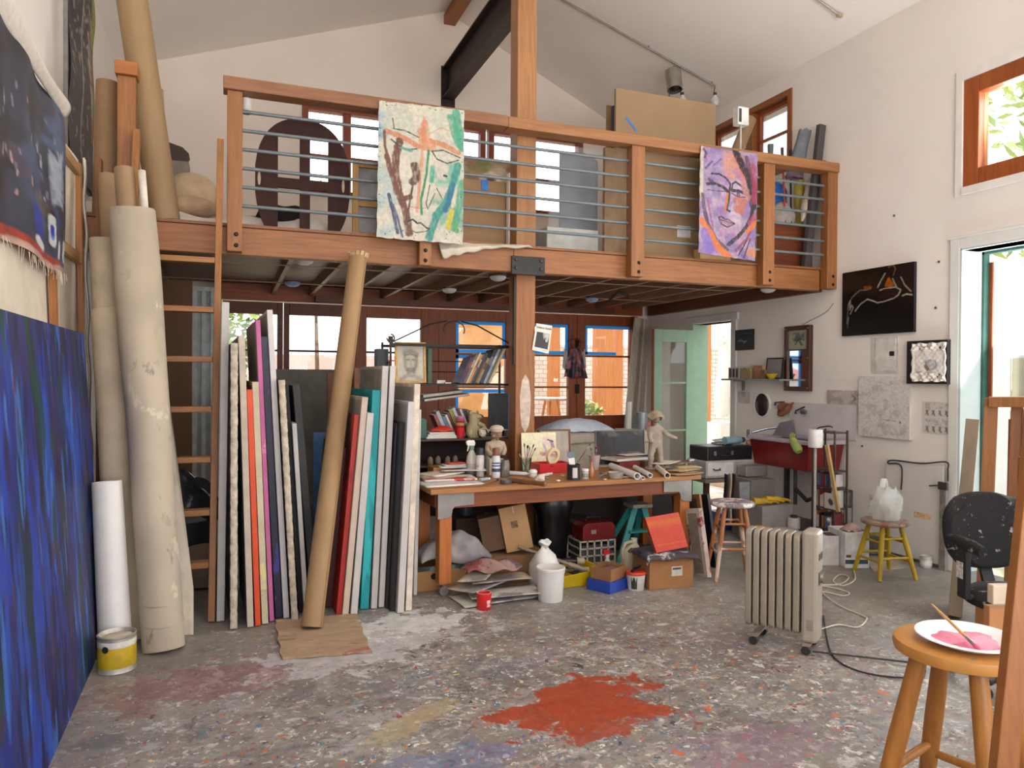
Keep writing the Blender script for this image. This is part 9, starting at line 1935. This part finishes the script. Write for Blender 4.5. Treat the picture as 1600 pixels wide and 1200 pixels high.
tree('garden_tree', 'bright tree outside the high window of the right wall', (10.2, 5.2, 0), 2.2, 2.1, 4.2, 2300, .12, LEAF2, 7)
tree('garden_tree', 'second bright tree outside, right of the high window', (10.2, .8, 0), 2.2, 2.2, 4.0, 1500, .12, LEAF2, 8)
tree('garden_tree', 'darker tree by the fence outside the near doorway', (8.3, 8.3, 0), .8, .8, 2.4, 700, .1, LEAF, 9)
t = T('garden_fence', 'pale board fence outside the near doorway', 'fence', (9, 5, 0)); mb = MB()
for k in range(40): mb.box(7.4+.02*(k % 2), 7.42+.02*(k % 2), 1.0+.16*k, 1.155+.16*k, -.05, 1.75)
build(mb, 'board_panel', mat('b9b8a6', .8, var=.1, scale=3), t, world=True)
mb = MB(); mb.box(7.44, 7.5, 1, 7.4, 1.3, 1.4).box(7.44, 7.5, 1, 7.4, .3, .4); build(mb, 'rail', mat('a8a594', .8), t, world=True)
tree('garden_shrub', 'low shrub against the pale board fence', (7.0, 3.9, 0), .1, .3, .9, 300, .07, LEAF2, 10, 'shrub')
W = bpy.data.worlds.new('sky'); S.world = W; W.use_nodes = True
nt = W.node_tree; bg = nt.nodes['Background']
sky = nt.nodes.new('ShaderNodeTexSky'); sky.sky_type = 'NISHITA'; sky.sun_disc = False; sky.sun_elevation = math.radians(50); sky.sun_rotation = math.radians(30); sky.air_density = 1.0; sky.dust_density = 4.0
mx = nt.nodes.new('ShaderNodeMix'); mx.data_type = 'RGBA'; mx.inputs[0].default_value = .55
mx.inputs[7].default_value = (.9, .95, 1.0, 1)
sc_n = nt.nodes.new('ShaderNodeVectorMath'); sc_n.operation = 'SCALE'; sc_n.inputs[3].default_value = .12
nt.links.new(sky.outputs[0], sc_n.inputs[0]); nt.links.new(sc_n.outputs[0], mx.inputs[6]); nt.links.new(mx.outputs[2], bg.inputs[0])
bg.inputs[1].default_value = 4.0
def area(name, loc, rot, sx, sy, power, col=(1, 1, 1), portal=False):
    l = bpy.data.lights.new(name, 'AREA'); l.shape = 'RECTANGLE'; l.size = sx; l.size_y = sy; l.energy = power; l.color = col
    o = bpy.data.objects.new(name, l); COL.objects.link(o); o.location = loc; o.rotation_euler = rot
    if portal: l.cycles.is_portal = True
    return o
area('front_uplight_fill', (1.4, YF+.06, 1.4), (PI/2+1.25, 0, 0), 4.2, 1.9, 400, (1, .93, .87))  # added fill at an unseen front window, tilted up to brighten the ceiling
area('front_top_fill', (1.6, YF+.06, 3.3), (PI/2+.1, 0, 0), 4.6, 1.7, 55, (1, .95, .9))  # added fill high at the unseen front wall, lifts the upper walls
area('daylight_near_doorway', (XR-.12, 3.2, 1.3), (PI/2+.7, 0, PI/2), 1.6, 2.3, 95, (.98, 1, .98))
area('daylight_high_window', (XR+.12, 3.1, 3.4), (PI/2+.3, 0, PI/2), 1.6, .6, 60, (.98, 1, .98))
area('side_uplight_fill', (XR-.06, -.6, 2.6), (PI/2+.8, 0, PI/2), 1.7, 2.6, 90, (1, .99, .97))  # added fill at unseen windows behind the camera, tilted towards the ceiling
for nm, loc, rot, sx, sy in (('sky_portal_back', (2.5, YB+.1, 1.6), (-PI/2, 0, 0), 5.1, 1.3), ('sky_portal_loft', (2.5, YB+.12, 4.08), (-PI/2, 0, 0), 3.5, 1.0), ('sky_portal_side', (XR+.15, 6.65, 4.03), (PI/2, 0, PI/2), 1.3, .8), ('sky_portal_door', (XR+.19, 7.23, 1.08), (PI/2, 0, PI/2), .7, 2.1)):
    area(nm, loc, rot, sx, sy, 1, portal=True)
sun = bpy.data.lights.new('sun', 'SUN'); sun.energy = 9.0; sun.angle = math.radians(.6); sun.color = (1, .95, .86)
so = bpy.data.objects.new('sun', sun); COL.objects.link(so)
sd = Vector((-.62, -.42, -1.05)).normalized(); so.rotation_euler = sd.to_track_quat('-Z', 'Y').to_euler(); so.location = (9, 14, 12)
cam = bpy.data.cameras.new('camera'); cam.sensor_width = 36; cam.lens = FPX*36/1600; cam.clip_start = .05; cam.clip_end = 200
co = bpy.data.objects.new('camera', cam); COL.objects.link(co)
M = Matrix((_R, _U, -_F)).transposed().to_4x4(); M.translation = (0, 0, EYE); co.matrix_world = M
S.camera = co
S.view_settings.view_transform = 'Standard'; S.view_settings.look = 'None'; S.view_settings.gamma = 1; S.view_settings.exposure = -0.14; S.view_settings.use_curve_mapping = False
S.cycles.use_denoising = True
S.cycles.max_bounces = 8; S.cycles.diffuse_bounces = 5; S.cycles.transparent_max_bounces = 16; S.cycles.sample_clamp_indirect = 8
